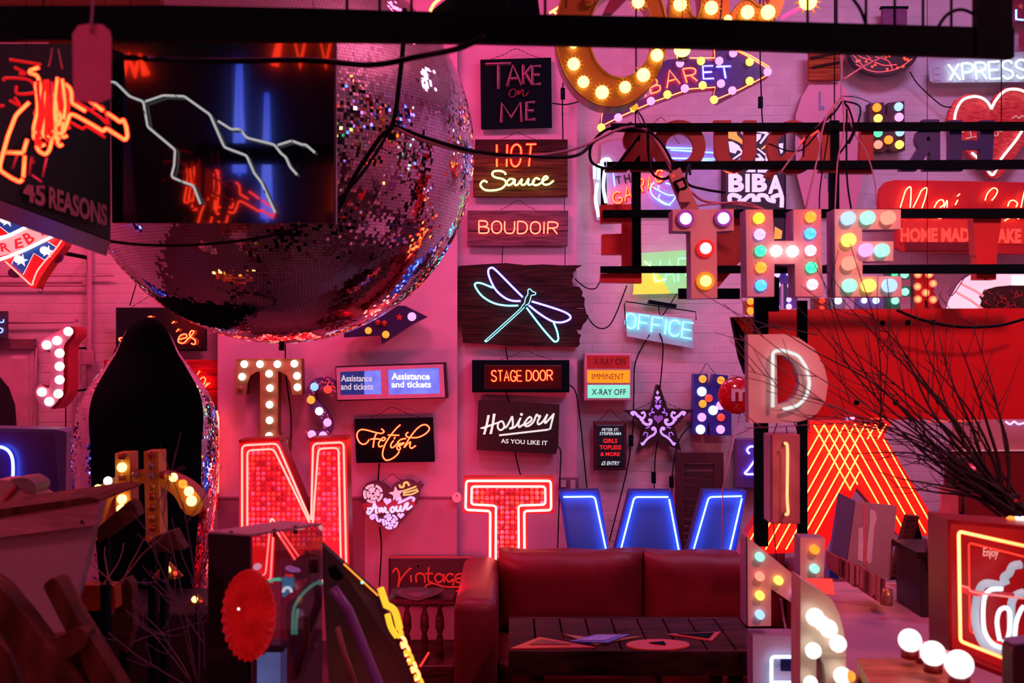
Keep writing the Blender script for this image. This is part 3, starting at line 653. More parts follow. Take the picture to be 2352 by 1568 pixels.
t.poly('diagonal_batten', [(1862,130),(1925,118),(1926,123),(1862,136)], -.01, .01, WOODD); t.poly('diagonal_batten', [(1866,152),(1928,140),(1929,145),(1866,157)], -.01, .01, WOODD)
# oval red picture
t = T('light_box', 'oval red light picture of blossom branches under black frame', 'light box', 2030, 120, 7.1)
t.poly('case', ell(2030,118,79,54,32), -.05, .07, M('oval_dark', (.03,.004,.006), .4))
random.seed(4)
t.tube('branch_light', [[(1960,112),(1975,130),(2000,138),(2030,150),(2060,148)], [(1958,125),(1990,160)], [(2010,130),(2040,140),(2050,160)], [(1962,100),(2000,135)], [(1966,148),(2010,165),(2060,158),(2095,135)]], 1.3, -.056, E('pink_light', (1,.10,.16), .9))
for i in range(24):
    a, b = random.uniform(1962, 2098), random.uniform(100, 165)
    if inside(ell(2030,118,74,49), a, b): t.poly('blossom', star(a, b, 4.4, 2.2, 5, random.uniform(0, 90)), -.056, .004, E('blossom_red', (1,.08,.02), 1.3))
# EXPRESS
t = T('neon_sign', 'white neon XPRESS letters on clear panel, upper right', 'sign', 2250, 160, 7.12)
t.poly('clear_panel', [(2133,150),(2144,140),(2352,118),(2380,118),(2380,188),(2144,190),(2136,186)], -.02, .006, M('frosted_pale', (.42,.52,.58), .35))
t.word('unlit_tube', 'E', [(2146,155),(2160,153),(2160,183),(2146,184)], 1.1, -.035, UNL, 0)
t.word('neon_letter', 'XPRESS', [(2178,148),(2356,137),(2358,178),(2182,184)], 2.5, -.05, N('neon_bright_white', (.9,1,1), (.45,.6,.75), 3.2), .3)
# heart
t = T('neon_sign', 'big red wooden heart with white neon outline, right edge', 'sign', 2275, 300, 7.12)
z9 = lambda p: tr(1840, 100, .2177, p)
HP = z9([(1545,800),(1570,700),(1640,590),(1740,535),(1850,530),(1950,570),(2000,640),(2060,540),(2150,470),(2260,455),(2360,480),(2480,560),(2540,700),(2500,860),(2400,1000),(2250,1200),(2130,1380),(2070,1425),(2000,1420),(1940,1340),(1800,1200),(1640,1010)])
ERB = wood('heart_red_wood', (.50,.03,.03), (.85,.10,.09), (6, 2, 20), .5)
t.poly('backing_board', HP, 0, .04, ERB)
t.tube('neon_outline', [z9([(1618,800),(1640,700),(1700,600),(1800,560),(1900,570),(1970,620),(2008,690)]), z9([(2008,690),(2060,590),(2150,500),(2250,480),(2360,510),(2460,620)])], 3.1, -.03, NW)
t.tube('neon_outline', [z9([(2330,920),(2260,1030),(2110,1220),(2030,1380),(1970,1340)]), z9([(1800,1150),(1890,1230)])], 3.1, -.03, NW)
t.tube('script_letter', [z9([(1700,940),(1740,900),(1780,920),(1790,990),(1740,1000),(1850,980)]), z9([(2020,900),(2040,970),(2080,960),(2070,900),(2110,930),(2160,890)])], 1.6, -.01, E('pale_pink_glow', (.9,.35,.38), .5))  # script letters given a glow of their own
t.tube('script_letter', [z9([(2230,790),(2270,765),(2300,790),(2330,760),(2370,790)])], 1.8, -.01, E('pale_pink_glow', 0, 0))
# blue L sign far right top
t = T('neon_sign', 'blue glowing letter L sign cut by the upper right corner', 'sign', 2340, 40, 7.1)
t.poly('backing_board', [(2322,0-20),(2400,-20),(2400,52),(2325,50)], 0, .03, M('board_red_dark', (.25,.02,.05), .5)); t.word('neon_letter', 'L', [(2334,22),(2354,24),(2352,46),(2334,44)], 3, -.03, NLB, 0)
t.poly('star_cut', star(2345, 14, 8, 3.5), -.01, .01, M('star_peach', (.7,.2,.1), .5)); t.poly('round_tail', ell(2400,90,58,48), -.01, .02, M('disc_red', (.35,.02,.06), .5))
# red bakery sign "Ma i l"
t = T('neon_sign', 'rounded red board, cream neon script above HOME MADE CAKE', 'sign', 2190, 500, 6.9)
zA = lambda p: tr(1800, 250, .236, p)
t.poly('backing_board', zA([(935,980),(930,860),(950,770),(1000,710),(1080,692),(1900,705),(2339,715),(2600,720),(2600,1420),(1150,1385),(1100,1350),(1090,1000)]), 0, .06, M('bakery_red', (.55,.012,.010), .45, 0, .15, 5))
BK = NYL2 = N('neon_cream_red', (1,.5,.18), (1,.06,.008), 7)
t.tube('neon_script', [zA([(1135,960),(1165,860),(1190,790),(1235,760),(1238,860),(1230,960)]), zA([(1260,960),(1310,860),(1345,790),(1395,770),(1380,860),(1345,965)]), zA([(1465,960),(1500,900),(1545,885),(1560,930),(1520,960)]), zA([(1560,960),(1590,890),(1590,960)]), zA([(1670,935),(1695,885)]), zA([(1690,850),(1715,825)]),
   zA([(1960,890),(1985,820),(2040,770),(2080,790),(2065,840),(2025,890)]), zA([(2180,950),(2200,900),(2240,890),(2275,920),(2260,955)]), zA([(2310,960),(2330,860),(2345,800)])], 1.5, -.035, NYL2)
t.tube('neon_script', [zA([(1160,1040),(1200,1055),(1220,1035)]), zA([(1330,1040),(1380,1055),(1420,1035)]), zA([(1470,1040),(1520,1065),(1570,1040)]), zA([(2150,1090),(2220,1040),(2280,1020),(2340,1060)]), zA([(2180,1070),(2240,1050),(2290,1070)])], 1.5, -.035, NYL2)
t.box('lettering_band', 2075, 505, 2232, 557, -.01, .012, E('band_red', (.85,.02,.015), .55, .2, 4)); t.box('lettering_band', 2284, 508, 2400, 560, -.01, .012, E('band_red', 0, 0))
EL = E('letters_coral', (1,.07,.05), .95)
t.text('lettering', 'HOME MAD', 2068, 523, 2228, 556, -.014, EL, .001, .05); t.text('lettering', 'AKE', 2290, 525, 2346, 558, -.014, EL, .001, .05)
t.box('base_strip', 2080, 556, 2233, 576, -.012, .012, DRED)
# ================================================================ marquee letters on the wall
def marquee(name, label, cx, cy, Y, outline, face, side, th=.10, holes=(), lip=None, group=None, yo=-.08):
    t = T(name, label, 'sign', cx, cy, Y, group)
    t.poly('letter_body', outline, yo, th, face, holes, side=side)
    return t
# blue K with bulbs on the right bay
t = T('marquee_letter', 'navy marquee letter K with orange and white bulbs', 'sign', 1628, 930, 7.15)
NVB = M('navy_bright', (.01,.03,.30), .35, 0, .2, 8)
t.poly('letter_body', [(1594,859),(1625,859),(1628,900),(1640,859),(1672,862),(1672,880),(1655,920),(1680,950),(1680,1000),(1632,1000),(1626,965),(1624,998),(1591,997)], -.08, .1, NVB)
for x, y, r, m in ((1614,870,9,BO),(1656,873,9,BO),(1612,899,11,BCO),(1628,914,9,BR),(1614,927,9,BO),(1638,942,11,BCO),(1655,931,10,BP),(1612,958,10,BP),(1656,958,9,BR),(1609,986,11,BCO),(1655,986,10,BP)): t.bulb(x, y, r, -.09, m, socket=SOCK)
t.chain(1605,860,1623,834,1645,860)
# small K / R bulbs upper right
t = T('marquee_letter', 'small dark marquee letter with pastel bulbs above the rails', 'sign', 2038, 290, 7.17)
t.poly('letter_body', [(1997,237),(2030,235),(2036,270),(2040,236),(2077,232),(2079,345),(2050,348),(2040,340),(2030,350),(1999,346)], -.06, .08, M('marquee_maroon', (.05,.008,.014), .45))
arm(t, 2014, 300, 7.25)
for x, y, m in ((2014,247,BO),(2064,245,BLB),(2017,272,BYY),(2065,269,BP),(2017,305,BG),(2067,303,BLB),(2041,321,BO),(2017,332,BPC),(2066,332,BYY)): t.bulb(x, y, 10, -.08, m, socket=SOCK)
# CABARET arrow
t = T('marquee_sign', 'navy arrow sign reading CABARET with pink and yellow bulbs', 'sign', 1570, 190, 6.6)
AR = [(1383,258),(1440,245),(1500,215),(1510,140),(1560,134),(1640,140),(1642,108),(1668,100),(1768,165),(1765,176),(1650,236),(1634,228),(1643,202),(1585,208),(1500,238),(1430,268),(1384,295),(1376,285)]
t.poly('arrow_body', AR, -.05, .08, M('arrow_indigo', (.03,.012,.12), .4), side=RS)
hang(t, (1520, 1655), 120)
t.tube('neon_outline', [[(1384,255),(1380,290),(1430,265),(1500,234),(1585,204),(1643,200),(1636,232),(1700,205),(1764,172)], [(1675,108),(1720,130),(1766,158)], [(1585,133),(1642,133),(1640,108)], [(1672,104),(1725,128),(1768,154)]], 1.3, -.06, NOR, smooth=False)
for c, g in zip('ABA', (((1463,205),(1480,200),(1485,222),(1468,226)), ((1488,190),(1510,178),(1518,208),(1496,215)), ((1527,162),(1548,160),(1562,192),(1532,202)))): t.word('neon_letter', c, g, 1.8, -.075, NR, 0)
t.word('neon_letter', 'R', ((1568,158),(1596,155),(1602,186),(1578,190)), 1.9, -.075, NR, 0); t.word('neon_letter', 'E', ((1614,152),(1638,151),(1640,180),(1616,181)), 2.6, -.075, NVI, 0); t.word('neon_letter', 'T', ((1645,153),(1679,152),(1676,180),(1658,180)), 2.6, -.075, NVI, 0)
for x, y, m in ((1562,145,BP),(1610,140,BYY),(1652,140,BP),(1684,122,BP),(1722,142,BYY),(1763,165,BP),(1722,186,BYY),(1682,208,BP),(1656,192,BP),(1614,196,BYY),(1573,203,BP),(1533,217,BYY),(1495,232,BP),(1456,248,BYY),(1420,270,BP),(1381,293,BYY),(1640,229,BYY)): t.bulb(x, y, 9.5, -.07, m, socket=SOCK)
t.chain(1462,255,1470,280,1478,292)
# dark arrow under the ball
t = T('marquee_sign', 'navy and maroon arrow sign with star half hidden by mirror ball', 'sign', 910, 745, 6.9)
t.poly('arrow_body', [(790,760),(880,700),(930,702),(981,727),(945,745),(877,790),(874,770),(790,775)], -.05, .08, M('arrow_navy', (.015,.01,.07), .4))
t.poly('star_cut', star(917, 728, 9, 4), -.055, .006, M('star_red', (.5,.02,.02), .4))
for x, y, m, r in ((946,727,BP,10),(846,759,BO,8),(886,768,BO,8.5),(883,742,EOFO,7),(868,740,EOFO,7)): t.bulb(x, y, r, -.06, m, socket=SOCK)
# brass T
t = T('marquee_letter', 'antique brass marquee letter T with white bulbs', 'sign', 618, 925, 6.9)
TT = [(543,825),(692,824),(694,906),(672,906)]+[(668,880),(658,860),(645,853),(638,853)]+[(638,990),(642,1006),(661,1010),(660,1043),(600,1043),(598,1000),(598,853)]+[(588,853),(575,862),(567,880),(565,906),(543,906)]
t.poly('letter_body', TT, -.04, .1, M('antique_brass', (.45,.27,.12), .5, .3, .45, 18), side=BRWN)
arm(t, 618, 900, 7.0); t.tube('rim', [TT], 1.4, -.042, GOLD, smooth=False, closed=True)
for x, y in ((561,836),(597,836),(637,836),(676,835),(556,865),(618,858),(682,863),(683,889),(620,891),(619,929),(619,965),(618,1001),(644,1023)): t.bulb(x, y, 8.8, -.06, BW, socket=SOCK)
t.bulb(552, 893, 7, -.05, EOFF, socket=SOCK)
# beaded S
t = T('marquee_letter', 'beaded violet marquee letter S with coloured bulbs', 'sign', 736, 937, 6.9)
SP = [(762,905),(768,885),(748,872),(725,878),(712,898),(712,920),(728,935),(745,950),(757,970),(758,990),(742,1002),(720,1003),(705,998)]
SP = [(763,898),(758,882),(742,876),(722,884),(713,902),(716,922),(732,940),(746,960),(752,980),(742,996),(724,1001),(708,997)]
q = catmull([(a, b, 0) for a, b in SP], 4); L_ = []; R_ = []
for i, v in enumerate(q):
    d = (q[min(len(q)-1, i+1)]-q[max(0, i-1)]).normalized(); n = Vector((-d.y, d.x, 0))*11; L_.append(tuple((v+n)[:2])); R_.append(tuple((v-n)[:2]))
t.poly('letter_body', L_+R_[::-1], -.04, .08, M('s_body_violet', (.10,.04,.16), .4))
random.seed(11); BEADM = [M('bead_%s' % n, c, .15, .3, .1, 20) for n, c in (('lilac', (.5,.35,.6)), ('rose', (.7,.15,.2)), ('amber', (.6,.25,.1)))]
arm(t, 752, 965, 7.0)
for i in range(70):
    v = q[random.randrange(len(q))]; a = random.uniform(0, 6.28); r = random.uniform(4, 10); t.bulb(v.x+math.cos(a)*r, v.y+math.sin(a)*r, 2.6, -.042, random.choice(BEADM), 'bead', seg=8)
for x, y, m in ((722,888,BB),(753,894,BR),(714,918,BO),(733,944,BCO),(752,970,BP),(742,1000,BP),(716,997,BP)): t.bulb(x, y, 9.5, -.06, m, socket=SOCK)
# pink J
t = T('marquee_letter', 'pink marquee letter J with deep red sides on the far left', 'sign', 135, 845, 6.9)
JP = roundpath([(88,785),(160,745),(168,770),(146,790),(146,900),(130,925),(112,942),(88,925),(78,900),(90,880),(112,893),(116,880),(116,800),(95,810)], 12)
t.poly('letter_body', JP, -.1, .06, M('j_pink', (.75,.22,.40), .4, 0, .1, 5), side=DRED)
arm(t, 150, 800, 7.24); arm(t, 150, 900, 7.24); t.poly('letter_side', [(x+14, y+1) for x, y in JP], -.045, .14, M('j_red', (.45,.02,.06), .45))
for x, y in ((157,761),(131,782),(107,792),(137,811),(137,841),(137,872),(134,904),(113,922),(96,900)): t.bulb(x, y, 10.5, -.12, BW, socket=SOCK)
# ================================================================ left bay
t = T('neon_sign', 'black panel with red script neon half hidden behind dark dome', 'sign', 368, 756, 7.1)
t.box('backing_board', 265, 706, 474, 806, 0, .02, GLOSSB)
zB = lambda p: tr(0, 700, .2551, p)
t.tube('neon_script', [zB([(1370,105),(1330,115),(1265,200),(1200,290),(1150,330),(1085,325),(1075,300),(1130,300),(1215,338)]), zB([(1180,240),(1280,200)]), zB([(1548,165),(1572,148)]), zB([(1588,240),(1612,215)]), zB([(1610,312),(1680,290),(1665,262),(1620,280),(1605,330),(1650,345),(1695,300)]), zB([(1690,310),(1745,245),(1720,235),(1708,280),(1758,320),(1750,355),(1720,345)])], 1.7, -.03, NR)
for x, y in ((270,717),(270,797),(468,717),(460,797)): t.bulb(x, y, 3, -.01, STEEL, 'standoff', flat=.6, seg=8)
t.chain(300,706,380,655,395,690); t.tube('hanging_rod', [[(298,702),(317,638)], [(240,860),(266,800)]], 1.3, .0, RUBBER, smooth=False)
t = T('neon_sign', 'red plank sign with neon script letters or beside brass T', 'sign', 455, 880, 7.1)
for a, b in ((826,859),(860,894),(895,932)): t.box('plank', 238, a, 504, b, .0, .03, wood('crimson_board', (.22,.01,.012), (.50,.02,.025)))
t.tube('neon_script', [zB([(1775,630),(1800,592)]), zB([(1800,670),(1830,650),(1850,670),(1830,720),(1805,700)]), zB([(1850,735),(1890,700)]), zB([(1840,745),(1870,700)])], 1.7, -.03, NR)
# tall red neon shape beside dome (edge of letter)
t = T('neon_sign', 'tall narrow red neon letter standing behind the dark dome', 'sign', 485, 1060, 6.95)
t.poly('backing_board', [(470,945),(500,945),(500,1170),(470,1170)], 0, .02, RS); t.tube('neon_tube', [[(482,1150),(480,1000),(488,950),(498,944),(501,960),(500,1130),(488,1140)], [(484,1150),(482,1130),(490,1060),(491,980)]], 3, -.02, NRS, smooth=False)
# pipes and trunking
PIPE = M('painted_pipe', (.42,.24,.30), .6, 0, .15, 8)
def pipe(label, a, b, r, Y, name='pipe', clamps=(), cat='pipe'):
    t = T(name, label, cat, (a[0]+b[0])/2, (a[1]+b[1])/2, Y); V, Fc = tube_geo([[t.p(*a), t.p(*b)]], r*t.k, 10); mesh('pipe_run', V, Fc, PIPE, t.o, True)
    for c in clamps: t.bulb(c[0], c[1], r*2.0, .0, PIPE, 'junction_box', flat=.5, seg=10)
pipe('long horizontal conduit below flag sign', (-40,655), (190,655), 3, 7.2, clamps=((194,652),)); pipe('upper thin conduit running behind flag sign', (-40,634), (260,632), 2.5, 7.2)
pipe('short conduit above the pink letter J', (10,741), (168,739), 2.6, 7.2, clamps=((176,735),)); pipe('broad vertical trunking left of the dark dome', (205,555), (205,1120), 6, 7.2)
pipe('thin vertical conduit beside broad trunking', (178,780), (176,1100), 2.2, 7.2); t = T('junction_box', 'small square junction box on the vertical trunking', 'box', 198, 822, 7.17); t.box('cover', 182, 806, 214, 838, -.02, .04, PIPE)
pipe('slim conduit hanging between pink J and door', (84,800), (70,1060), 2.0, 7.19)
# panelled door with dark arch
t = T('door_1', 'pale door', 'door', 20, 950, 7.2); t.o['kind'] = 'structure'; del t.o['label']; del t.o['category']
t.box('door_frame', -60, 776, 78, 1200, -.02, .05, M('door_frame_paint', (.50,.32,.36), .6)); t.box('door_leaf', -60, 818, 62, 1200, -.03, .02, M('door_paint', (.55,.34,.40), .6))
t.poly('arched_panel', [(-60,1200),(-60,868),(-30,860),(0,866),(20,890),(34,930),(38,985),(38,1200)], -.035, .01, GLOSSB); t.box('lintel', -60, 778, 76, 802, -.05, .05, M('lintel_dark', (.16,.07,.09), .7))
t = T('light_box', 'small dark chrome framed sign at the extreme left edge', 'light box', 0, 746, 7.1)
t.box('case', -30, 714, 13, 778, -.03, .04, M('case_slate', (.04,.05,.07), .3)); t.tube('neon_stroke', [[(-10,738),(6,740),(8,733)], [(-4,752),(6,756),(2,764),(-6,760)]], 1.4, -.04, NLB)
# rebel flag sign
t = T('marquee_sign', 'tattoo style red and blue starred banner sign with neon edge', 'sign', 70, 560, 6.2)
zC = lambda p: tr(0, 450, .1467, p)
FR = E('banner_red', (.90,.008,.012), .75, .12, 3); FB = E('banner_blue', (.01,.05,.30), .8, .3, 5); FW = E('banner_white', (.82,.80,.90), 1.15)
t.poly('sign_body', zC([(-260,300),(-100,200),(220,240),(600,380),(1050,570),(1000,780),(780,1060),(620,1300),(560,1440),(480,1440),(330,1270),(90,1050),(-260,900)]), -.05, .10, FR, side=RS)
for P in ([(-200,260),(0,190),(220,250),(440,450),(140,590),(0,480),(-200,400)], [(750,715),(880,800),(700,1005),(530,890),(440,1060),(360,1235),(180,1070),(230,990),(480,800)], [(510,370),(600,390),(480,430)]): t.poly('blue_field', zC(P), -.056, .006, FB)
for c in ((120,390),(340,1010),(745,870)): t.poly('star', zC(star(c[0], c[1], 100, 38, 5, -80)), -.062, .006, FW); t.bulb(*zC([(c[0]-55, c[1]-20)])[0], 9, -.075, BW, socket=SOCK)
arm(t, 40, 560, 7.24, .015, 'wall_bracket'); t.poly('ribbon', zC([(-100,640),(200,580),(600,390),(720,420),(920,520),(860,580),(740,620),(480,780),(180,890),(-100,960)]), -.066, .008, E('ribbon_pink', (.95,.38,.40), .9))
t.tube('border_line', [zC([(215,250),(445,455)]), zC([(0,480),(140,590)]), zC([(750,715),(880,800)]), zC([(180,1070),(215,990)]), zC([(360,1235),(530,895),(705,1005)])], .8, -.06, FW, smooth=False)
t.tube('neon_border', [zC([(-60,680),(140,615),(400,490),(600,390)]), zC([(-60,1010),(150,940),(420,830),(700,690),(880,600),(1000,550)])], 4.0, -.08, NW)
t.tube('neon_outline', [zC([(1040,575),(870,830),(700,1020),(580,1180),(520,1330),(490,1390),(330,1250),(80,1020)])], 2.2, -.08, NPK)
for s_, q in (('R', ((0,740),(110,720),(180,880),(20,870))), ('E', ((230,680),(330,650),(370,800),(240,830))), ('B', ((345,610),(440,560),(560,690),(440,770))), ('E', ((610,500),(700,450),(770,590),(660,620))), ('L', ((770,480),(850,490),(920,510),(860,580)))):
    t.text('letter', s_, 0,0,0,0, -.072, E('letter_red_glow', (.95,.02,.03), .8), .004, .02, quad=zC(q))
t.poly('scroll_tail', zC(ell(870,940,110,110,16)), .0, .02, M('tail_plum', (.14,.03,.12), .4)); t.poly('scroll_tail', zC(ell(230,1200,110,80,16)), .0, .02, M('tail_plum', 0, 0)); t.tube('hook', [zC([(620,1400),(660,1450),(640,1520),(590,1480)])], .9, 0, STEEL)
# ================================================================ big letters leaning behind the sofa
def beads(t, poly, d, pitch, r, yo, mats, cap=295, name='glass_bead'):
    ip = inset(poly, d); xs = [p[0] for p in ip]; ys = [p[1] for p in ip]; n = 0; SV = []; SF = []; y = min(ys)+pitch*.5
    key = [mm for mm in mats]
    while y < min(max(ys), 1345):
        x = min(xs)+pitch*.5
        while x < max(xs):
            if inside(ip, x, y):
                if n < cap: t.bulb(x+random.uniform(-.5, .5), y+random.uniform(-.5, .5), r, yo, random.choice(mats), name, flat=.45, seg=8); n += 1
            x += pitch
        y += pitch
random.seed(3)
GB = [M('glass_bead_%d' % i, c, .12, .15, .3, 90) for i, c in enumerate(((.80,.35,.40), (.62,.42,.62), (.75,.10,.12), (.85,.30,.18), (.35,.05,.08)))]
REDB = E('red_letter_face', (.70,.008,.014), .7, .2, 6)
t = T('marquee_letter', 'giant red letter N, double pink neon border, rows of glass beads', 'sign', 676, 1170, 6.35)
NP = [(549,1016),(641,1011),(713,1190),(712,1012),(796,1008),(803,1340),(706,1340),(632,1222),(628,1340),(549,1340)]
t.poly('letter_body', NP, -.05, .16, REDB, side=DRED); t.poly('letter_top', [(548,1010),(640,1004),(642,1012),(549,1017)], -.07, .17, DRED); t.poly('letter_top', [(711,1006),(795,1003),(797,1010),(712,1014)], -.07, .17, DRED)
beads(t, NP, 15, 11.6, 5.2, -.055, GB)
t.tube('neon_border', [roundpath(inset(NP, 7), 10)], 2.9, -.09, NPK, smooth=False, closed=True); t.tube('neon_border', [roundpath(inset(NP, 19), 10)], 2.7, -.09, NPK, smooth=False, closed=True)
t = T('marquee_letter', 'giant red letter T with double white-hot neon border behind sofa arm', 'sign', 1168, 1230, 6.35)
TP = [(1064,1097),(1272,1097),(1273,1178),(1211,1180),(1213,1450),(1118,1450),(1119,1180),(1062,1177)]
stand(t, 1122, 1208, 1450, .1); t.poly('letter_body', TP, -.05, .14, REDB, side=RS); beads(t, TP, 17, 11.4, 5.2, -.055, GB, 200)
t.tube('neon_border', [roundpath(inset(TP, 7), 7)], 3.0, -.09, N('neon_hot_pink', (1,.28,.25), (1,.035,.035), 8), smooth=False, closed=True); t.tube('neon_border', [roundpath(inset(TP, 20), 7)], 2.7, -.09, N('neon_hot_pink', 0, 0), smooth=False, closed=True)
t = T('marquee_letter', 'giant blue letter W with pale neon border behind the sofa', 'sign', 1500, 1220, 6.4)
WP = [(1284,1129),(1377,1127),(1404,1300),(1447,1128),(1543,1128),(1572,1300),(1617,1127),(1715,1128),(1655,1460),(1545,1460),(1488,1330),(1440,1460),(1335,1460)]
t.poly('letter_body', WP, -.04, .12, M('w_face', (.05,.22,.75), .45, 0, .1, 5), side=M('w_side', (.01,.03,.25), .4))
stand(t, 1345, 1430, 1460, .08); stand(t, 1550, 1650, 1460, .08); t.poly('letter_rim', WP, -.05, .02, M('w_rim', (.03,.12,.75), .4), holes=[inset(WP, 5)])
PB = N('neon_w_blue', (.22,.36,1), (.07,.15,1), 7)
t.tube('neon_tube', [roundpath([(1294,1141),(1366,1140),(1400,1300)], 8, False), roundpath([(1416,1300),(1457,1141),(1535,1141)], 8, False), [(1537,1146),(1566,1300)], roundpath([(1582,1300),(1628,1141),(1704,1139)], 8, False), [(1704,1144),(1668,1300)]], 2.1, -.07, PB, smooth=False)
# wall furniture
t = T('wall_socket', 'grey double wall socket between letter T and letter W', 'socket', 1307, 1112, 7.06)
t.box('face_plate', 1284, 1096, 1329, 1126, -.01, .02, M('socket_grey', (.16,.09,.13), .4)); t.box('plug', 1288, 1103, 1300, 1119, -.03, .025, GREYP); t.box('plug', 1310, 1103, 1322, 1122, -.03, .025, GREYP)
t = T('wall_rosette', 'round pale ceramic conduit rosette on the pier edge', 'fitting', 1049, 1142, 6.97); t.poly('disc', ell(1049,1142,11,12,20), -.01, .02, WHITE); t.bulb(1049,1138,1.5,-.012,STEEL,'screw',seg=6)
t = T('shutter', 'dark brown louvred shutter leaning behind the blue W', 'shutter', 1605, 1160, 7.15)
t.poly('frame', rect(1552,1040,1662,1300), -.03, .03, M('shutter_brown', (.05,.012,.014), .6), holes=[rect(1572,1064,1640,1290)])
for i in range(14): t.box('slat', 1573, 1066+i*16, 1639, 1078+i*16, -.02, .012, M('slat_brown', (.035,.010,.012), .6))
t = T('neon_sign', 'purple boxed neon numeral 2 beside the black post', 'sign', 1716, 1065, 7.1)
t.box('box_case', 1690, 1008, 1752, 1122, 0, .08, M('purple_case', (.10,.06,.20), .35)); t.tube('neon_tube', [[(1722,1042),(1716,1034),(1722,1026),(1734,1026),(1742,1036),(1738,1050),(1720,1076),(1712,1088),(1742,1088)]], 3, -.02, NVI)
CTR2 = M('clear_cable', (.45,.22,.38), .2, 0, .2, 30)
t = T('candy_disc', 'glossy red round sweet-shaped sign with letter m', 'sign', 1692, 908, 6.0)
V = []; Fc = []
bm = bmesh.new(); bmesh.ops.create_uvsphere(bm, u_segments=28, v_segments=16, radius=43*t.k)
for v in bm.verts: v.co.y *= .35
me = bpy.data.meshes.new('shell'); bm.to_mesh(me); bm.free(); me.materials.append(M('candy_red', (.35,.004,.012), .12, 0, .1, 4, coat=.6)); me.polygons.foreach_set('use_smooth', [True]*len(me.polygons)); o = bpy.data.objects.new('shell', me); COL.objects.link(o); o.parent = t.o
t.tube('stick', [[(1700,948),(1660,1120),(1655,1584)]], 1.2, .02, CTR2, smooth=False); t.text('letter', 'm', 1680, 892, 1722, 921, -.045, M('m_grey', (.45,.38,.42), .5), .003, .03)
# cables on the wall
CB = [('black cable dropping from CABARET arrow to hot sauce sign', [(1293,190,7.0),(1292,240,7.0),(1293,320,7.02)]), ('short black cable crossing from pillar board to gold letter', [(1268,237,7.0),(1300,240,7.0),(1335,232,6.9)]), ('thin black cable beside hot sauce and boudoir signs', [(1296,450,7.04),(1297,520,7.08),(1298,608,7.04)]), ('thin cable below left of boudoir sign', [(1155,566,7.05),(1153,606,7.05)]),
 ('cable dropping from dragonfly board to stage door', [(1161,795,7.05),(1166,826,7.05)]), ('cable between stage door and hosiery signs', [(1162,900,7.06),(1170,925,7.05)]), ('cable from hosiery board down to letter T', [(1182,1035,7.05),(1190,1070,7.05),(1196,1092,7.05)]),
 ('cable from stage door box curving down right to letter W', [(1308,884,7.05),(1322,900,7.06),(1332,960,7.1),(1340,1040,7.1),(1349,1128,7.1)]), ('cable from hosiery corner down to wall socket', [(1282,1025,7.05),(1288,1040,7.05),(1286,1100,7.03),(1280,1280,7.05)]), ('looped cable from dragonfly board to rail letters', [(1320,640,7.05),(1345,660,7.0),(1368,662,6.8),(1380,640,6.4)]),
 ('long sagging cable loop between dragonfly and lime sign', [(1315,656,7.1),(1335,680,7.1),(1348,725,7.1),(1375,753,7.1),(1405,740,7.1),(1440,655,7.1)]), ('cable from office neon to small black panel and down', [(1492,768,7.15),(1460,830,7.17),(1456,900,7.17),(1454,980,7.17),(1450,1010,7.17),(1440,1080,7.17),(1400,1240,7.17)]), ('cable from office neon to top of carved star', [(1515,765,7.14),(1523,800,7.15),(1516,890,7.1)]),
 ('cable from carved star down to blue W', [(1512,1005,7.15),(1505,1050,7.15),(1502,1140,7.15)]), ('cable from navy K past star to blue W', [(1588,975,7.15),(1560,1010,7.15),(1545,1080,7.15),(1543,1140,7.15)]), ('cable hanging from fetish board to amour heart', [(871,1064,6.97),(868,1108,6.97)]), ('cable below amour heart down to floor', [(872,1210,6.97),(876,1260,6.97),(871,1345,6.97)]), ('black cable down behind brass T', [(655,785,6.97),(658,870,6.97),(668,950,6.97),(668,1020,6.97),(664,1060,6.97)]),
 ('cable dropping past CABARET arrow to rails', [(1745,-250,6.4),(1746,112,6.4),(1748,200,6.4),(1750,260,6.4),(1752,282,6.4)]), ('cable from oval picture down to red heart', [(2090,165,7.1),(2110,195,7.15),(2160,240,7.15),(2185,246,7.1)]), ('thin cord from hub to small pastel marquee letter', [(1935,221,5.),(1970,224,6.),(2000,236,7.15)]), ('cable under pink J down the wall', [(151,930,7.15),(151,985,7.15)]), ('cable from fetish board up to light box', [(1050,1000,6.98),(1056,1010,6.98)])]
for l, p in CB[:-1]: cable(l, p, .0045 if 'thin' not in l else .003)
SWM = BLACK
for (x, y, Y, l) in ((1293,214,6.98,'black inline switch on cable left of the gold letter'), (1748,234,6.38,'black inline switch on cable below the arrow tip'), (1450,1012,7.15,'black inline switch beside the small black panel'), (1502,1097,7.13,'black inline switch on cable below carved star'), (1543,1107,7.13,'black inline switch left of the shutter'), (1410,1188,7.1,'')):
    if l:
        t = T('inline_switch', l, 'switch', x, y, Y); t.box('body', x-5, y-13, x+5, y+13, -.012, .024, BLACK, bev=2); t.bulb(x, y-3, 1.8, -.012, STEEL, 'rocker', seg=6)
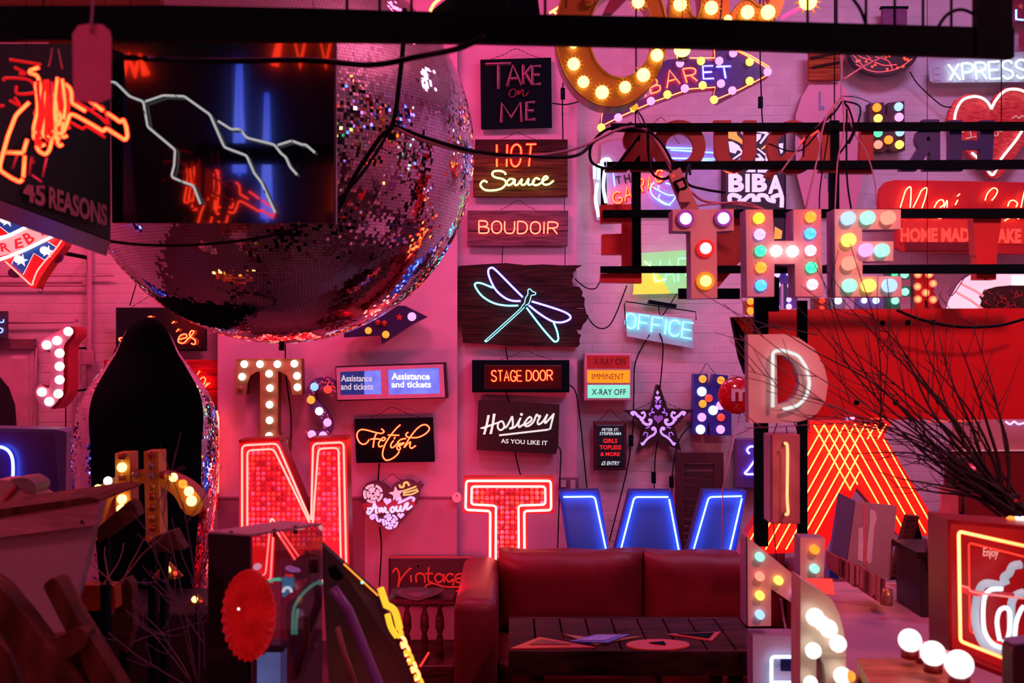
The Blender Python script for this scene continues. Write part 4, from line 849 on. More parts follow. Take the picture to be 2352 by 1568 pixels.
# hooks, nails specks
# ================================================================ sofa
LEA = M('red_leather', (.14,.008,.014), .45, 0, .35, 7, bump=.35, spec=.35)
def cushion(t, name, c, size, puff, mat, seg=10):
    """pillow: rounded superellipsoid box centred at c (world)"""
    V = []; Fc = []; sx, sy, sz = [v/2 for v in size]
    bm = bmesh.new(); bmesh.ops.create_cube(bm, size=2); bmesh.ops.subdivide_edges(bm, edges=bm.edges, cuts=seg-1, use_grid_fill=True)
    random.seed(int(c[0]*100)+5)
    for v in bm.verts:
        x, y, z = v.co; m = max(abs(x), abs(z)); k = 1-(m**6)*puff
        yy = y*k; rx = 1-.03*abs(y)**3-.02*(abs(z)**4); rz = 1-.03*abs(y)**3-.025*(abs(x)**4)*0
        edge = abs(x)**4*abs(z)**4
        v.co = Vector((x*sx*(rx+.03*edge), yy*sy, z*sz*(rz-.05*(1-abs(x)**2)*0+.03*edge)))
        v.co += Vector((0, 0, .006*math.sin(7*x+3*y)*abs(z)))
    me = bpy.data.meshes.new(name); bm.to_mesh(me); bm.free(); me.materials.append(mat); me.polygons.foreach_set('use_smooth', [True]*len(me.polygons))
    o = bpy.data.objects.new(name, me); COL.objects.link(o); o.parent = t.o; o.location = Vector(c)-t.org; return o
t = T('sofa', 'dark red leather two-seat sofa under the giant letters', 'sofa', 1480, 1420, 5.9)
def wbox(t, name, x0, y0, z0, x1, y1, z1, mat, bev=.03):
    bm = bmesh.new(); bmesh.ops.create_cube(bm, size=1); 
    for v in bm.verts: v.co = Vector(((x0+x1)/2+v.co.x*(x1-x0), (y0+y1)/2+v.co.y*(y1-y0), (z0+z1)/2+v.co.z*(z1-z0)))-t.org
    if bev: bmesh.ops.bevel(bm, geom=bm.edges[:], offset=bev, segments=3, affect='EDGES', profile=.5)
    me = bpy.data.meshes.new(name); bm.to_mesh(me); bm.free(); me.materials.append(mat)
    if bev: me.polygons.foreach_set('use_smooth', [True]*len(me.polygons))
    o = bpy.data.objects.new(name, me); COL.objects.link(o); o.parent = t.o; return o
Yb = 5.88
sx0, sxm, sx1 = wx(1146, Yb), wx(1481, Yb), wx(1812, Yb); zt_, zb_ = wz(1272, Yb), wz(1450, Yb)
c1 = cushion(t, 'back_cushion', ((sx0+sxm)/2, Yb+.12, (zt_+zb_)/2), (sxm-sx0, .26, zt_-zb_), .55, LEA)
c2 = cushion(t, 'back_cushion', ((sxm+sx1)/2, Yb+.12, (zt_+zb_)/2-.005), (sx1-sxm, .26, zt_-zb_), .55, LEA)
wbox(t, 'back_frame', sx0-.02, Yb+.2, .12, sx1+.02, Yb+.34, zt_-.06, LEA, .04)
wbox(t, 'seat_base', sx0, Yb-.66, .10, sx1, Yb+.2, zb_-.12, LEA, .03)
cushion(t, 'seat_cushion', ((sx0+sxm)/2, Yb-.30, zb_-.08), (sxm-sx0, .72, .16), .25, LEA); cushion(t, 'seat_cushion', ((sxm+sx1)/2, Yb-.30, zb_-.08), (sx1-sxm, .72, .16), .25, LEA)
# arm: rounded top box
az = wz(1375, Yb-.75)
wbox(t, 'arm', wx(1042, Yb-.75), Yb-.78, .08, sx0+.0, Yb+.30, az+.0, LEA, .06)
wbox(t, 'arm', sx1, Yb-.78, .08, sx1+.25, Yb+.30, az, LEA, .06)
for x in (sx0-.2, sx1+.15): wbox(t, 'foot', x, Yb-.7, 0, x+.06, Yb-.64, .09, BLACK, .004)
# ================================================================ low table with records
Yt = 4.52; Z1 = wz(1493, Yt); xa, xb = wx(1168, Yt), wx(1760, Yt)
TW = wood('dark_table_wood', (.012,.004,.005), (.05,.016,.018), (2, 9, 9), .7)
t = T('coffee_table', 'low dark slatted coffee table in front of red sofa', 'table', 1470, 1500, Yt)
for i in range(9):
    x = xa+(xb-xa)*i/9; wbox(t, 'slat', x, Yt, Z1-.03, x+(xb-xa)/9-.008, Yt+.52, Z1, TW, .003)
wbox(t, 'apron', xa, Yt-.02, Z1-.11, xb, Yt, Z1+.002, TW, .003); wbox(t, 'rail', xa, Yt+.52, Z1-.06, xb, Yt+.55, Z1, TW, .003)
for x in (xa+.1, xb-.16):
    for y in (Yt+.02, Yt+.46): wbox(t, 'leg', x, y, 0, x+.06, y+.06, Z1-.03, TW, .004)
wbox(t, 'lower_shelf', xa+.1, Yt+.02, .12, xb-.1, Yt+.5, .15, TW, .003)
def flat_thing(name, label, cat, corners, Z, th, mat, extras=(), group=None):
    """thin object lying at height Z; corners are pixels on that height"""
    def g(px, py): Y = (EYE-Z)*F/(py-CY); return Vector(((px-CX)/F*Y, Y, Z))
    P = [g(*c) for c in corners]; c0 = sum(P, Vector())/len(P); n = len(P)
    vs = [p-c0 for p in P]+[p-c0-Vector((0, 0, th)) for p in P]; fs = [tuple(range(n)), tuple(range(n, 2*n))[::-1]]+[(i+n, (i+1) % n+n, (i+1) % n, i) for i in range(n)]
    a = sum((P[i-1]-c0).cross(P[i]-c0).z for i in range(n))
    if a < 0: fs = [f[::-1] for f in fs]
    e = bpy.data.objects.new(name, None); COL.objects.link(e); e.location = c0; e['label'] = label; e['category'] = cat
    if group: e['group'] = group
    mesh('cover', vs, fs, mat, e)
    for nm, cs, m_, dz in extras:
        Q = [g(*c)-c0+Vector((0, 0, dz)) for c in cs]; k = len(Q); f = [tuple(range(k))]; 
        if sum(Q[i-1].cross(Q[i]).z for i in range(k)) < 0: f = [x[::-1] for x in f]
        q2 = [q-Vector((0, 0, .002)) for q in Q]; f2 = f+[(i+k, (i+1) % k+k, (i+1) % k, i) for i in range(k)]
        mesh(nm, Q+q2, f2, m_, e)
    return e
Zt = Z1+.006
flat_thing('triangular_sign', 'bright red triangular warning plate at table left end', 'sign', [(1172,1488),(1240,1462),(1366,1485)], Zt, .005, E('plate_red', (.5,.01,.012), .35), [('inner_triangle', [(1215,1480),(1243,1468),(1310,1480)], M('plate_inner', (.12,.01,.02), .5), .003)])
flat_thing('magazine', 'blue picture magazine lying open on the low table', 'magazine', [(1308,1472),(1370,1456),(1446,1456),(1395,1475)], Zt+.006, .008, M('mag_blue', (.10,.12,.45), .3, 0, .6, 30), [('page', [(1325,1470),(1375,1459),(1425,1459),(1385,1471)], M('mag_page', (.25,.25,.6), .3, 0, .5, 40), .002)])
flat_thing('magazine', 'amber edged magazine under the blue one', 'magazine', [(1292,1455),(1380,1466),(1476,1460),(1368,1480)], Zt, .005, M('mag_amber', (.25,.10,.03), .4, 0, .4, 20))
flat_thing('record', 'round red disc with dark triangle lying on the table', 'record', ell(1511,1479,73,12,28), Zt, .006, E('disc_red_lit', (.6,.012,.012), .35), [('triangle_print', [(1490,1476),(1525,1473),(1530,1482),(1500,1479)], BLACK, .003)])
flat_thing('triangular_sign', 'red edged dark triangular plate near table right end', 'sign', [(1532,1455),(1655,1450),(1635,1470)], Zt, .005, E('plate_red', 0, 0), [('inner_triangle', [(1555,1456),(1640,1453),(1628,1466)], BLACK, .003)])
# pedestal side table with turned stem and a hat-like console left of sofa
t = T('console_table', 'dark console with turned balusters beside the sofa arm', 'table', 975, 1420, 6.1)
DKW = wood('ebony_wood', (.008,.004,.004), (.035,.010,.012), rough=.35)
t.poly('table_top', [(890,1376),(1040,1376),(1044,1388),(886,1388)], -.3, .24, DKW)
for x in (905, 935, 975, 1010):
    V = []; Fc = []; prof = [(0,5),(.08,7),(.12,4),(.25,9),(.4,10),(.5,5),(.58,8),(.7,6),(.85,9),(1,6)]; n = 12; st = []
    for u, r in prof:
        c = t.p(x, 1380+u*150, -.25); st.append(len(V))
        for k in range(n): a = 2*math.pi*k/n; V.append(c+Vector((math.cos(a)*r*t.k, math.sin(a)*r*t.k, 0)))
    for i in range(len(st)-1):
        for k in range(n): Fc.append((st[i]+k, st[i]+(k+1) % n, st[i+1]+(k+1) % n, st[i+1]+k))
    mesh('baluster', V, Fc, DKW, t.o, True)
t.box('base', 888, 1528, 1042, 1600, -.35, .5, DKW)
t = T('hat', 'dark wide-brimmed hat resting on the console below Vintage', 'hat', 960, 1366, 5.9)
V = []; Fc = []; n = 24; prof = [(.0,.035),(.06,.035),(.085,.02),(.09,.01),(.15,.0),(.158,.004),(.15,-.005),(.0,-.005)]; 
for r, z in prof:
    for k in range(n): a = 2*math.pi*k/n; V.append((math.cos(a)*r, math.sin(a)*r*.8, z+.03*(r/.158)**2*abs(math.cos(a))))
for i in range(len(prof)-1):
    for k in range(n): Fc.append((i*n+k, i*n+(k+1) % n, (i+1)*n+(k+1) % n, (i+1)*n+k))
mesh('crown_and_brim', V, Fc, M('felt_black', (.02,.008,.015), .5), t.o, True)
# ================================================================ giant mirror ball
YC = 4.2; BC = W(647, 347, YC); d_ = (BC-Vector((0, 0, EYE))).length
BRAD = 440/F*YC*math.cos(math.atan(530/F))*1.03
t = T('mirror_ball', 'giant mirror ball hanging over the left half of the shop', 'mirror ball', 647, 347, YC)
bm = bmesh.new(); bmesh.ops.create_uvsphere(bm, u_segments=64, v_segments=32, radius=BRAD-.004)
me = bpy.data.meshes.new('core'); bm.to_mesh(me); bm.free(); me.materials.append(M('grout_dark', (.05,.03,.035), .5)); o = bpy.data.objects.new('core', me); COL.objects.link(o); o.parent = t.o
MIR = M('mirror_tile', (.88,.80,.84), .03, 1, .04, 3)
random.seed(21)
def mirror_tiles(rows, RR, tile, ctr=Vector((0, 0, 0)), jit=.02, keep=None):
    """rows: list of (z, radius, slope normal z)"""
    V = []; Fc = []
    from mathutils import noise
    for z, r, nz in rows:
        n = max(6, int(2*math.pi*r/tile)); da = 2*math.pi/n; nr = math.sqrt(max(0, 1-nz*nz))
        for k in range(n):
            a = da*(k+.5)
            if keep and not keep(a, z): continue
            ca, sa = math.cos(a), math.sin(a); nrm = Vector((ca*nr, sa*nr, nz)); 
            c = ctr+Vector((ca*r, sa*r, z))
            p = noise.noise(Vector((ca*3, sa*3, z*3/RR))*1.6); J = jit*(.3+2.6*max(0, p+.10))*(1+1.6*math.exp(-((z/RR+.02)/.34)**2))
            nrm = (nrm+Vector((random.gauss(0, J), random.gauss(0, J), random.gauss(0, J)))).normalized()
            u = Vector((-sa, ca, 0)); u = (u-nrm*u.dot(nrm)).normalized(); v = nrm.cross(u); h = tile*.46; i = len(V)
            V += [c-u*h-v*h, c+u*h-v*h, c+u*h+v*h, c-u*h+v*h]; Fc.append((i, i+1, i+2, i+3))
    return V, Fc
tile = .0125; rows = []; nr_ = int(math.pi*BRAD/tile)
for i in range(1, nr_):
    th = math.pi*i/nr_; rows.append((BRAD*math.cos(th), BRAD*math.sin(th), math.cos(th)))
V, Fc = mirror_tiles(rows, BRAD, tile, jit=.03)
o = mesh('mirror_tiles', V, Fc, MIR, t.o); o['kind'] = 'stuff'
V, Fc = tube_geo([[Vector((0, 0, BRAD-.02)), Vector((0, 0, BRAD+.06))]], .12, 20); mesh('top_cap', V, Fc, STEEL, t.o, True)
V, Fc = tube_geo([[Vector((0, 0, BRAD+.05)), Vector((0, 0, H-BC.z))]], .012, 8); mesh('hanging_cable', V, Fc, STEEL, t.o, True)
V, Fc = tube_geo([[Vector((0, 0, -BRAD+.01)), Vector((0, 0, -BRAD-.03))]], .012, 8); mesh('bottom_stud', V, Fc, STEEL, t.o, True)
# ================================================================ dark mirrored dome (bullet) on the left
YD = 4.6; kx = YD/F; DCX = 338
t = T('mirrored_dome', 'tall bullet-shaped mirrored dome with black front below ball', 'sculpture', DCX, 1000, YD)
prof = [(728,3),(731,12),(737,24),(748,36),(765,48),(785,58),(810,70),(835,88),(860,106),(885,124),(910,138),(940,149),(970,155),(1000,158),(1040,159),(1080,158),(1120,156),(1180,150),(1240,143),(1300,136),(1400,128),(1828,122)]
pp = catmull([(a, b, 0) for a, b in prof], 4); rows2 = []
V = []; Fc = []; n = 48
for v in pp:
    for k in range(n): a = 2*math.pi*k/n; V.append((math.cos(a)*v.y*kx*.985, math.sin(a)*v.y*kx*.985, (1000-v.x)*kx))
for i in range(len(pp)-1):
    for k in range(n): Fc.append((i*n+k, i*n+(k+1) % n, (i+1)*n+(k+1) % n, (i+1)*n+k))
mesh('core', V, Fc, GLOSSB, t.o, True)
z = 735.
def rad_at(y):
    for i in range(len(pp)-1):
        if pp[i].x <= y <= pp[i+1].x: f = (y-pp[i].x)/(pp[i+1].x-pp[i].x+1e-9); return pp[i].y+(pp[i+1].y-pp[i].y)*f, (pp[i+1].y-pp[i].y)/(pp[i+1].x-pp[i].x+1e-9)
    return 128, -.1
while z < 1420:
    r, sl = rad_at(z); nz = sl/math.sqrt(1+sl*sl); rows2.append(((1000-z)*kx, r*kx, nz)); z += 5.2/math.sqrt(1+sl*sl)
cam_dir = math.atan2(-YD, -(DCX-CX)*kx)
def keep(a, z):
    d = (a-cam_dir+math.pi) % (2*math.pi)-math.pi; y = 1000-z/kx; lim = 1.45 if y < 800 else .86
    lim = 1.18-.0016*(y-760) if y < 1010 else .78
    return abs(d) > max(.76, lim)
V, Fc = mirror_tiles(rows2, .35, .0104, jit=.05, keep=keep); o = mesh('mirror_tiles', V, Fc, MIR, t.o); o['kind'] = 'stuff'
# black sector added over the camera side, darkening the dome
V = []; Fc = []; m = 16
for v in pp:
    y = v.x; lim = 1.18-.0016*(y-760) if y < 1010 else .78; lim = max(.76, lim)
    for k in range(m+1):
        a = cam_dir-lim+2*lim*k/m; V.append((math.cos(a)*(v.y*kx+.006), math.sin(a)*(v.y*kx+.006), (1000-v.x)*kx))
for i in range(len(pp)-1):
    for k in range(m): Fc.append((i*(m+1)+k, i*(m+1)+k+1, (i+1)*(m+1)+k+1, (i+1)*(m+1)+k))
mesh('black_front_sector', V, Fc, M('matt_black_sector', (.002,.007,.009), .9, spec=.05), t.o, True)
# blue light box and strip at far left
t = T('light_box', 'deep blue framed neon box leaning at the left edge', 'light box', 60, 1070, 5.2)
t.poly('case', [(-60,985),(126,990),(153,994),(140,1190),(-60,1190)], 0, .14, M('blue_case', (.008,.02,.13), .35)); t.poly('frame', [(-60,982),(128,986),(153,992),(150,1190),(138,1190),(126,994),(-60,990)], -.015, .16, M('blue_frame', (.05,.08,.2), .4))
t.tube('neon_tube', [[(-20,1030),(0,1026),(18,1034),(28,1052),(30,1080),(28,1120)]], 4, -.03, NBL)
t = T('printed_banner', 'narrow red and white lettered strip beside the dark dome', 'banner', 164, 1075, 5.3)
t.box('strip', 150, 1020, 178, 1150, 0, .01, M('banner_grey', (.30,.25,.38), .6)); 
for P in ([(153,1025),(170,1025),(170,1030),(160,1040),(160,1078),(168,1080),(168,1088),(153,1088)], [(155,1095),(168,1092),(168,1112),(155,1114)]): t.poly('red_letter', P, -.006, .005, REDP)
# ================================================================ black rail rack with reversed letters
YR = 3.9
t = T('letter_rack', 'black steel rail rack holding reversed letters', 'rack', 1870, 450, YR)
for a, b in (((1404,283,2400,279),(300,297)), ((1395,371,2400,366),(387,386)), ((1386,482,2400,478),(498,500)), ((1380,611,2400,606),(626,628)), ((1560,662,1700,662),(686,686))):
    x0, y0, x1, y1 = a; t.poly('rail', [(x0, y0), (x1, y1), (x1, b[1]), (x0, b[0])], .0, .03, BLACK)
for x, y0, y1 in ((1452,283,628),(1908,276,500),(1735,660,1255),(1835,690,1330)):
    t.poly('post', [(x, y0), (x+(30 if x == 1735 else 20), y0), (x+(30 if x == 1735 else 20), y1), (x, y1)], .03, .03, BLACK)
hang(t, (1917, 2300), 283, 1.2); t.poly('bracket', [(1738,610),(1790,640),(1790,715),(1745,715)], .02, .02, BLACK)
RL = M('rack_red', (.30,.006,.012), .5, 0, .2, 12)
YL = 3.935
def rackletter(c, x0, y0, x1, y1, lab, mat=RL, serif=(), bold=.07, th=.03, side=None, extra=()):
    t = T('rack_letter', lab, 'letter', (x0+x1)/2, (y0+y1)/2, YL, 'letters on the black rack')
    if c: t.text('letter_face', c, x0, y0, x1, y1, .0, mat, th, bold, mirror=True)
    for q in serif: t.poly('serif', rect(*q), -.016, .03, mat)
    for q in extra: t.poly('letter_face', q, -.015, .03, mat)
    return t
rackletter('R', 1404,290,1500,392, 'dark red serif letter R seen reversed, leftmost on rack', serif=((1448,288,1512,300),(1448,384,1508,394),(1390,386,1440,394)))
t = rackletter(None, 1500,276,1622,396, 'dark red round letter O in the middle of rack top row')
t.poly('letter_face', ell(1560,336,61,61,36), 0, .03, RL, holes=[ell(1561,338,32,32,28)])
t = rackletter(None, 1640,276,1712,396, 'dark red letter U on rack over the BIBA box'); t.poly('letter_face', [(1641,276),(1672,276),(1673,345)]+[(1676,360),(1690,370),(1704,362),(1709,345)]+[(1709,276),(1738,276),(1737,352),(1725,384),(1690,396),(1655,386),(1642,352)], 0, .03, RL); t.poly('serif', [(1640,276),(1680,276),(1680,286),(1640,286)], -.01, .03, RL)
t = rackletter(None, 1768,276,1885,404, 'dark red round letter Q with tail on rack'); t.poly('letter_face', ell(1822,338,60,62,36), 0, .03, RL, holes=[ell(1818,338,33,35,28)]); t.poly('tail', [(1806,350),(1828,346),(1770,412),(1756,404)], -.01, .03, RL)
t = rackletter(None, 1882,290,1925,396, 'dark red letter I on rack by the middle post'); t.poly('letter_face', rect(1888,290,1922,396), 0, .03, RL); t.poly('serif', rect(1882,388,1926,396), -.01, .03, RL)
t = rackletter(None, 1976,290,2008,396, 'dark red reversed letter L on rack beside pastel marquee letter'); t.poly('letter_face', [(1978,296),(2006,296),(2006,398),(1915,398),(1912,388),(1974,384)], 0, .03, RL)
NB2 = M('rack_navy', (.008,.02,.18), .45, 0, .15, 10)
rackletter('R', 2080,292,2156,384, 'navy letter R seen reversed on the right of rack', NB2, ((2120,274,2158,300),(2122,380,2160,392),(2068,380,2106,392)), .06)
t = rackletter(None, 2168,290,2285,384, 'navy letter H on the right of rack', NB2); t.poly('letter_face', [(2181,276),(2209,276),(2209,322),(2252,322),(2252,276),(2285,276),(2279,388),(2252,388),(2252,342),(2209,342),(2209,388),(2181,388)], 0, .03, NB2); t.poly('serif', rect(2131,380,2212,392), -.01, .03, NB2); t.poly('serif', rect(2248,380,2290,390), -.01, .03, NB2)
RL2 = M('rack_red_bright', (.60,.012,.02), .5, 0, .2, 12)
t = rackletter(None, 1378,470,1476,652, 'red slab letter E seen reversed at rack left end'); t.poly('letter_face', [(1379,470),(1472,468),(1474,650),(1379,648),(1380,628),(1430,626),(1430,584),(1383,584),(1383,538),(1430,536),(1430,510),(1380,512)], 0, .05, RL2)
t = rackletter(None, 2243,478,2293,642, 'red slab letter T near the right edge of rack'); t.poly('letter_face', [(2235,500),(2300,500),(2290,585),(2288,642),(2243,642),(2243,590),(2240,585)], 0, .05, RL2); t.bulb(2264,640,3,-.005,STEEL,'bolt',seg=6)
t = rackletter(None, 1655,500,1710,690, 'deep red letter behind the bulb letter T'); t.poly('letter_face', [(1640,480),(1690,478),(1762,560),(1762,620),(1700,600),(1650,660),(1640,640)], .02, .03, RL)
# ================================================================ THE
YH = 3.45; PALE = M('letter_pale', (.70,.40,.44), .45, 0, .08, 5); PSIDE = M('letter_side_mauve', (.34,.24,.44), .45, 0, .1, 6)
def glassbulb(t, x, y, r, yo, core, rim):
    t.poly('glass_rim', [(x+r*(1 if i % 2 else .93)*math.cos(math.pi*i/22), y+r*(1 if i % 2 else .93)*math.sin(math.pi*i/22)) for i in range(44)], yo, .012, rim); t.bulb(x, y, r*.62, yo-.004, core, seg=14)
t = T('marquee_letter', 'pinkish white marquee letter T with large ribbed violet, red, amber lamps', 'sign', 1614, 585, YH)
t.poly('letter_body', [(1545,481),(1685,480),(1686,529),(1646,531),(1648,684),(1588,686),(1586,531),(1545,530)], -.05, .09, PALE, side=PSIDE)
arm(t, 1640, 596, YR)
for x, y, c, r_ in ((1575,502,BP,'rim_violet'),(1662,501,BP,'rim_violet'),(1621,570,BPC,'rim_red'),(1621,645,BYY,'rim_amber')):
    rm = {'rim_violet': M('rim_violet', (.35,.08,.62), .15, 0, .3, 60), 'rim_red': E('rim_red', (.9,.01,.01), .8, .4, 60), 'rim_amber': E('rim_amber', (.95,.28,.01), .9, .4, 60)}[r_]; glassbulb(t, x, y, 21, -.062, E('core_white_pink', (1,.62,.85), 2.2) if c is BP else E('core_'+c.name, (1,.5,.5) if c is BPC else (1,.62,.2), 2.0), rm)
t = T('marquee_letter', 'pinkish marquee letter H with fourteen small coloured glass lamps', 'sign', 1801, 582, YH)
t.poly('letter_body', [(1713,481),(1775,481),(1778,553),(1823,553),(1822,481),(1886,480),(1889,681),(1827,681),(1826,606),(1779,606),(1778,681),(1716,681)], -.05, .09, PALE, side=PSIDE)
arm(t, 1878, 596, YR)
GBR = {'o': E('glass_orange', (1,.22,.02), 2.5, .5, 90), 'v': E('glass_lilac', (.55,.32,.85), 2.2, .5, 90), 'g': E('glass_green', (.03,.75,.35), 2.0, .5, 90), 'b': E('glass_blue', (.05,.35,1), 2.4, .5, 90), 'w': E('glass_white', (1,.85,.8), 5.1, .3, 90), 'p': E('glass_pink', (1,.35,.42), 2.7, .5, 90), 'a': E('glass_amber', (1,.40,.02), 2.9, .5, 90)}
for x, y, c in ((1743,501,'a'),(1745,538,'v'),(1747,576,'g'),(1748,614,'o'),(1748,655,'b'),(1783,576,'w'),(1821,577,'w'),(1862,498,'o'),(1861,536,'b'),(1862,575,'p'),(1864,614,'g'),(1866,653,'p')):
    t.bulb(x, y, 13, -.058, GBR[c], 'glass_bulb', seg=10); t.poly('star_reflector', star(x, y, 17, 9, 10, 9), -.052, .004, M('reflector', (.7,.5,.55), .25, .5, .2, 10))
t = T('marquee_letter', 'marquee letter E washed in pastel light with round frosted lamps', 'sign', 1991, 582, YH)
t.poly('letter_body', [(1917,480),(2069,481),(2069,526),(1980,527),(1980,554),(2052,554),(2052,599),(1981,600),(1981,634),(2070,634),(2072,681),(1919,681)], -.05, .09, M('letter_pale_warm', (.72,.52,.48), .45, 0, .06, 5), side=PSIDE)
arm(t, 1966, 596, YR)
for x, y, m in ((1951,500,BLB),(1996,499,BMI),(2043,499,BPC),(1952,550,BYY),(1992,573,BP),(2029,574,BMI),(1953,604,BPC),(1954,655,BMI),(1998,655,BYY),(2046,655,BLB)):
    t.poly('frosted_lamp', ell(x, y, 15.5, 15.5, 20), -.075, .03, m)
# power strip and hub of cables
TP_ = M('putty_plastic', (.50,.22,.22), .5, 0, .1, 10)
t = T('power_strip', 'pinkish power strip hanging at an angle above letter T', 'power strip', 1570, 440, 3.6)
t.poly('body', [(1536,400),(1562,384),(1605,478),(1572,486)], -.02, .04, TP_); t.poly('plug', [(1548,416),(1572,406),(1580,430),(1556,440)], -.05, .03, BLACK); t.poly('plug', [(1555,420),(1567,414),(1574,427),(1562,433)], -.065, .02, TP_); t.poly('plug', rrect(1560,437,1590,464,5), -.05, .03, TP_); t.bulb(1547,404,3,-.02,BR,'switch_light',seg=8)
CP = M('pink_cable', (.42,.15,.22), .5, 0, .1, 20); CTR = M('clear_cable', (.45,.22,.38), .2, 0, .2, 30)
for i, (l, p, r, m) in enumerate([('black cable draped from ball to rack hub', [(900,286,2.9),(960,310,2.9),(1040,335,3.0),(1110,350,3.1),(1200,358,3.2),(1320,358,3.4),(1372,320,3.6),(1450,283,3.7)], .006, RUBBER), ('pink cable paired with the draped black cable', [(905,290,2.9),(960,318,2.9),(1100,356,3.1),(1200,360,3.2),(1320,342,3.4),(1400,305,3.6),(1450,291,3.7),(1488,300,3.75)], .005, CP),
  ('black cable rising from ball centre to beam', [(772,490,3.0),(820,395,2.95),(870,320,2.9),(903,280,2.9),(918,180,2.9),(926,100,2.9),(930,20,2.9)], .007, RUBBER), ('second black cable crossing ball diagonally to panel', [(690,520,2.7),(760,475,2.8),(830,400,2.85),(880,325,2.9),(903,284,2.9)], .005, RUBBER),
  ('thick black cable sagging under the beam', [(170,95,1.7),(240,120,1.75),(290,132,1.8),(500,140,2.0),(700,138,2.0),(850,149,1.95),(960,130,1.9),(1050,112,1.8),(1110,85,1.75)], .006, RUBBER), ('thin black cable sagging across lower ball', [(247,553,2.6),(330,562,2.6),(450,562,2.65),(600,545,2.7),(700,515,2.75),(760,470,2.8)], .004, RUBBER),
  ('black cable looping from rack hub past GARAGE sign', [(1478,290,3.7),(1400,295,3.75),(1360,330,3.8),(1358,370,3.8),(1390,386,3.8),(1420,375,3.8),(1470,310,3.7)], .0055, RUBBER), ('black cable curling from hub to power strip', [(1488,298,3.65),(1520,330,3.6),(1545,380,3.6),(1530,410,3.6),(1500,400,3.62),(1490,360,3.65),(1488,300,3.65)], .005, RUBBER), ('thick pinkish cable from hub to power strip', [(1488,300,3.7),(1520,345,3.65),(1545,395,3.6)], .008, CP),
  ('black cable from power strip right to BIBA box', [(1585,400,3.65),(1582,378,3.7),(1578,420,3.6),(1620,435,3.7),(1665,442,3.8)], .005, RUBBER), ('pink cable from power strip into letter rack', [(1590,442,3.6),(1620,462,3.65),(1700,470,3.7),(1750,480,3.7)], .005, CP), ('lower pink cable under BIBA box', [(1590,474,3.6),(1640,468,3.65),(1710,465,3.7),(1760,484,3.7)], .004, CP)]):
    cable(l, p, r, m)
t = T('cable_bundle', 'knotted bundle of cables and chain hanging right of surfboard', 'cables', 1930, 235, 3.5)
def strand(nm, p, r, m): t.tube(nm, [p], r, random.uniform(-.03, .03), m)
for p, r, m in (([(1934,232),(1915,260),(1880,290),(1850,320),(1845,360)], 2.2, RUBBER), ([(1936,235),(1950,250),(1960,300),(1930,350),(1905,372)], 2.4, RUBBER), ([(1938,232),(1975,245),(1968,290),(1950,330)], 2.2, RUBBER), ([(1930,225),(1902,262),(1888,302),(1880,352),(1850,480)], 2.2, CTR),
   ([(1936,220),(1960,300),(1990,350),(2010,420),(2012,470)], 1.7, CTR), ([(1930,225),(1900,268),(1850,320),(1790,400)], 2.0, CTR), ([(1936,230),(1938,300),(1924,370),(1918,480)], 1.8, CTR), ([(1945,250),(1945,400),(1955,480)], 2.2, RUBBER), ([(1910,262),(1885,420),(1882,480)], 1.6, RUBBER), ([(1912,255),(1840,345),(1765,330)], 1.8, RUBBER), ([(1905,395),(1905,430),(1915,460)], 1.8, RUBBER), ([(1935,118),(1933,170),(1932,228)], 1.6, CTR), ([(1936,184),(1980,155),(2045,122)], 2.6, CTR)): strand('strand', p, r, m)
t.tube('connector', [[(1862,312),(1880,300)], [(1836,330),(1848,318)]], 2.2, -.03, BR, smooth=False)

t = T('hanging_chain', 'steel chain with small amber bulb above the rack hub', 'chain', 1460, 240, 3.9); t.tube('chain_link', [[(1461,-900),(1461,-300),(1461,212),(1463,250),(1475,270),(1488,300)]], 2, 0, STEEL); t.bulb(1457, 245, 9, -.02, BO); t.tube('rod', [[(1459,255),(1460,285)]], 1.5, 0, RUBBER)
# ================================================================ lower rack row of small marquee letters + tiger sign
t_y = 4.37; rowd = [((1713,690,1736,722),'amber small marquee letter stub beside bracket','o',((1724,692,8,BO),(1724,714,9,BO)),M('stub_amber', (.45,.12,.03), .4)), ((1768,620,1832,708),'small violet marquee letter inside the letter H gap','v',((1785,630,7,BV),(1812,628,6,BV),(1786,654,7,BV),(1815,656,7,BV),(1783,704,8,BV),(1812,704,7,BV),(1783,688,6,BV),(1812,688,6,BV)),M('small_violet', (.12,.10,.50), .4)),
 ((1870,684,1900,710),'small maroon marquee letter under letter H right foot','r',((1888,690,7,BR),(1888,707,6,BR)),M('small_maroon', (.20,.03,.05), .4)), ((1908,684,1942,710),'small white marquee letter under letter E left foot','w',((1925,690,9,BCO),),M('small_greyblue', (.25,.30,.50), .4)), ((1972,684,2028,710),'small blue marquee letter under letter E','b',((1985,690,7,BCO),(2012,690,8,BCO)),M('small_blue', (.15,.16,.6), .4)), ((2040,622,2092,710),'small green marquee letter E right of letter E','g',((2055,629,7,BG),(2078,630,9,BMI),(2079,670,9,BMI),(2056,690,9,BMI)),M('small_green', (.02,.30,.20), .4))]
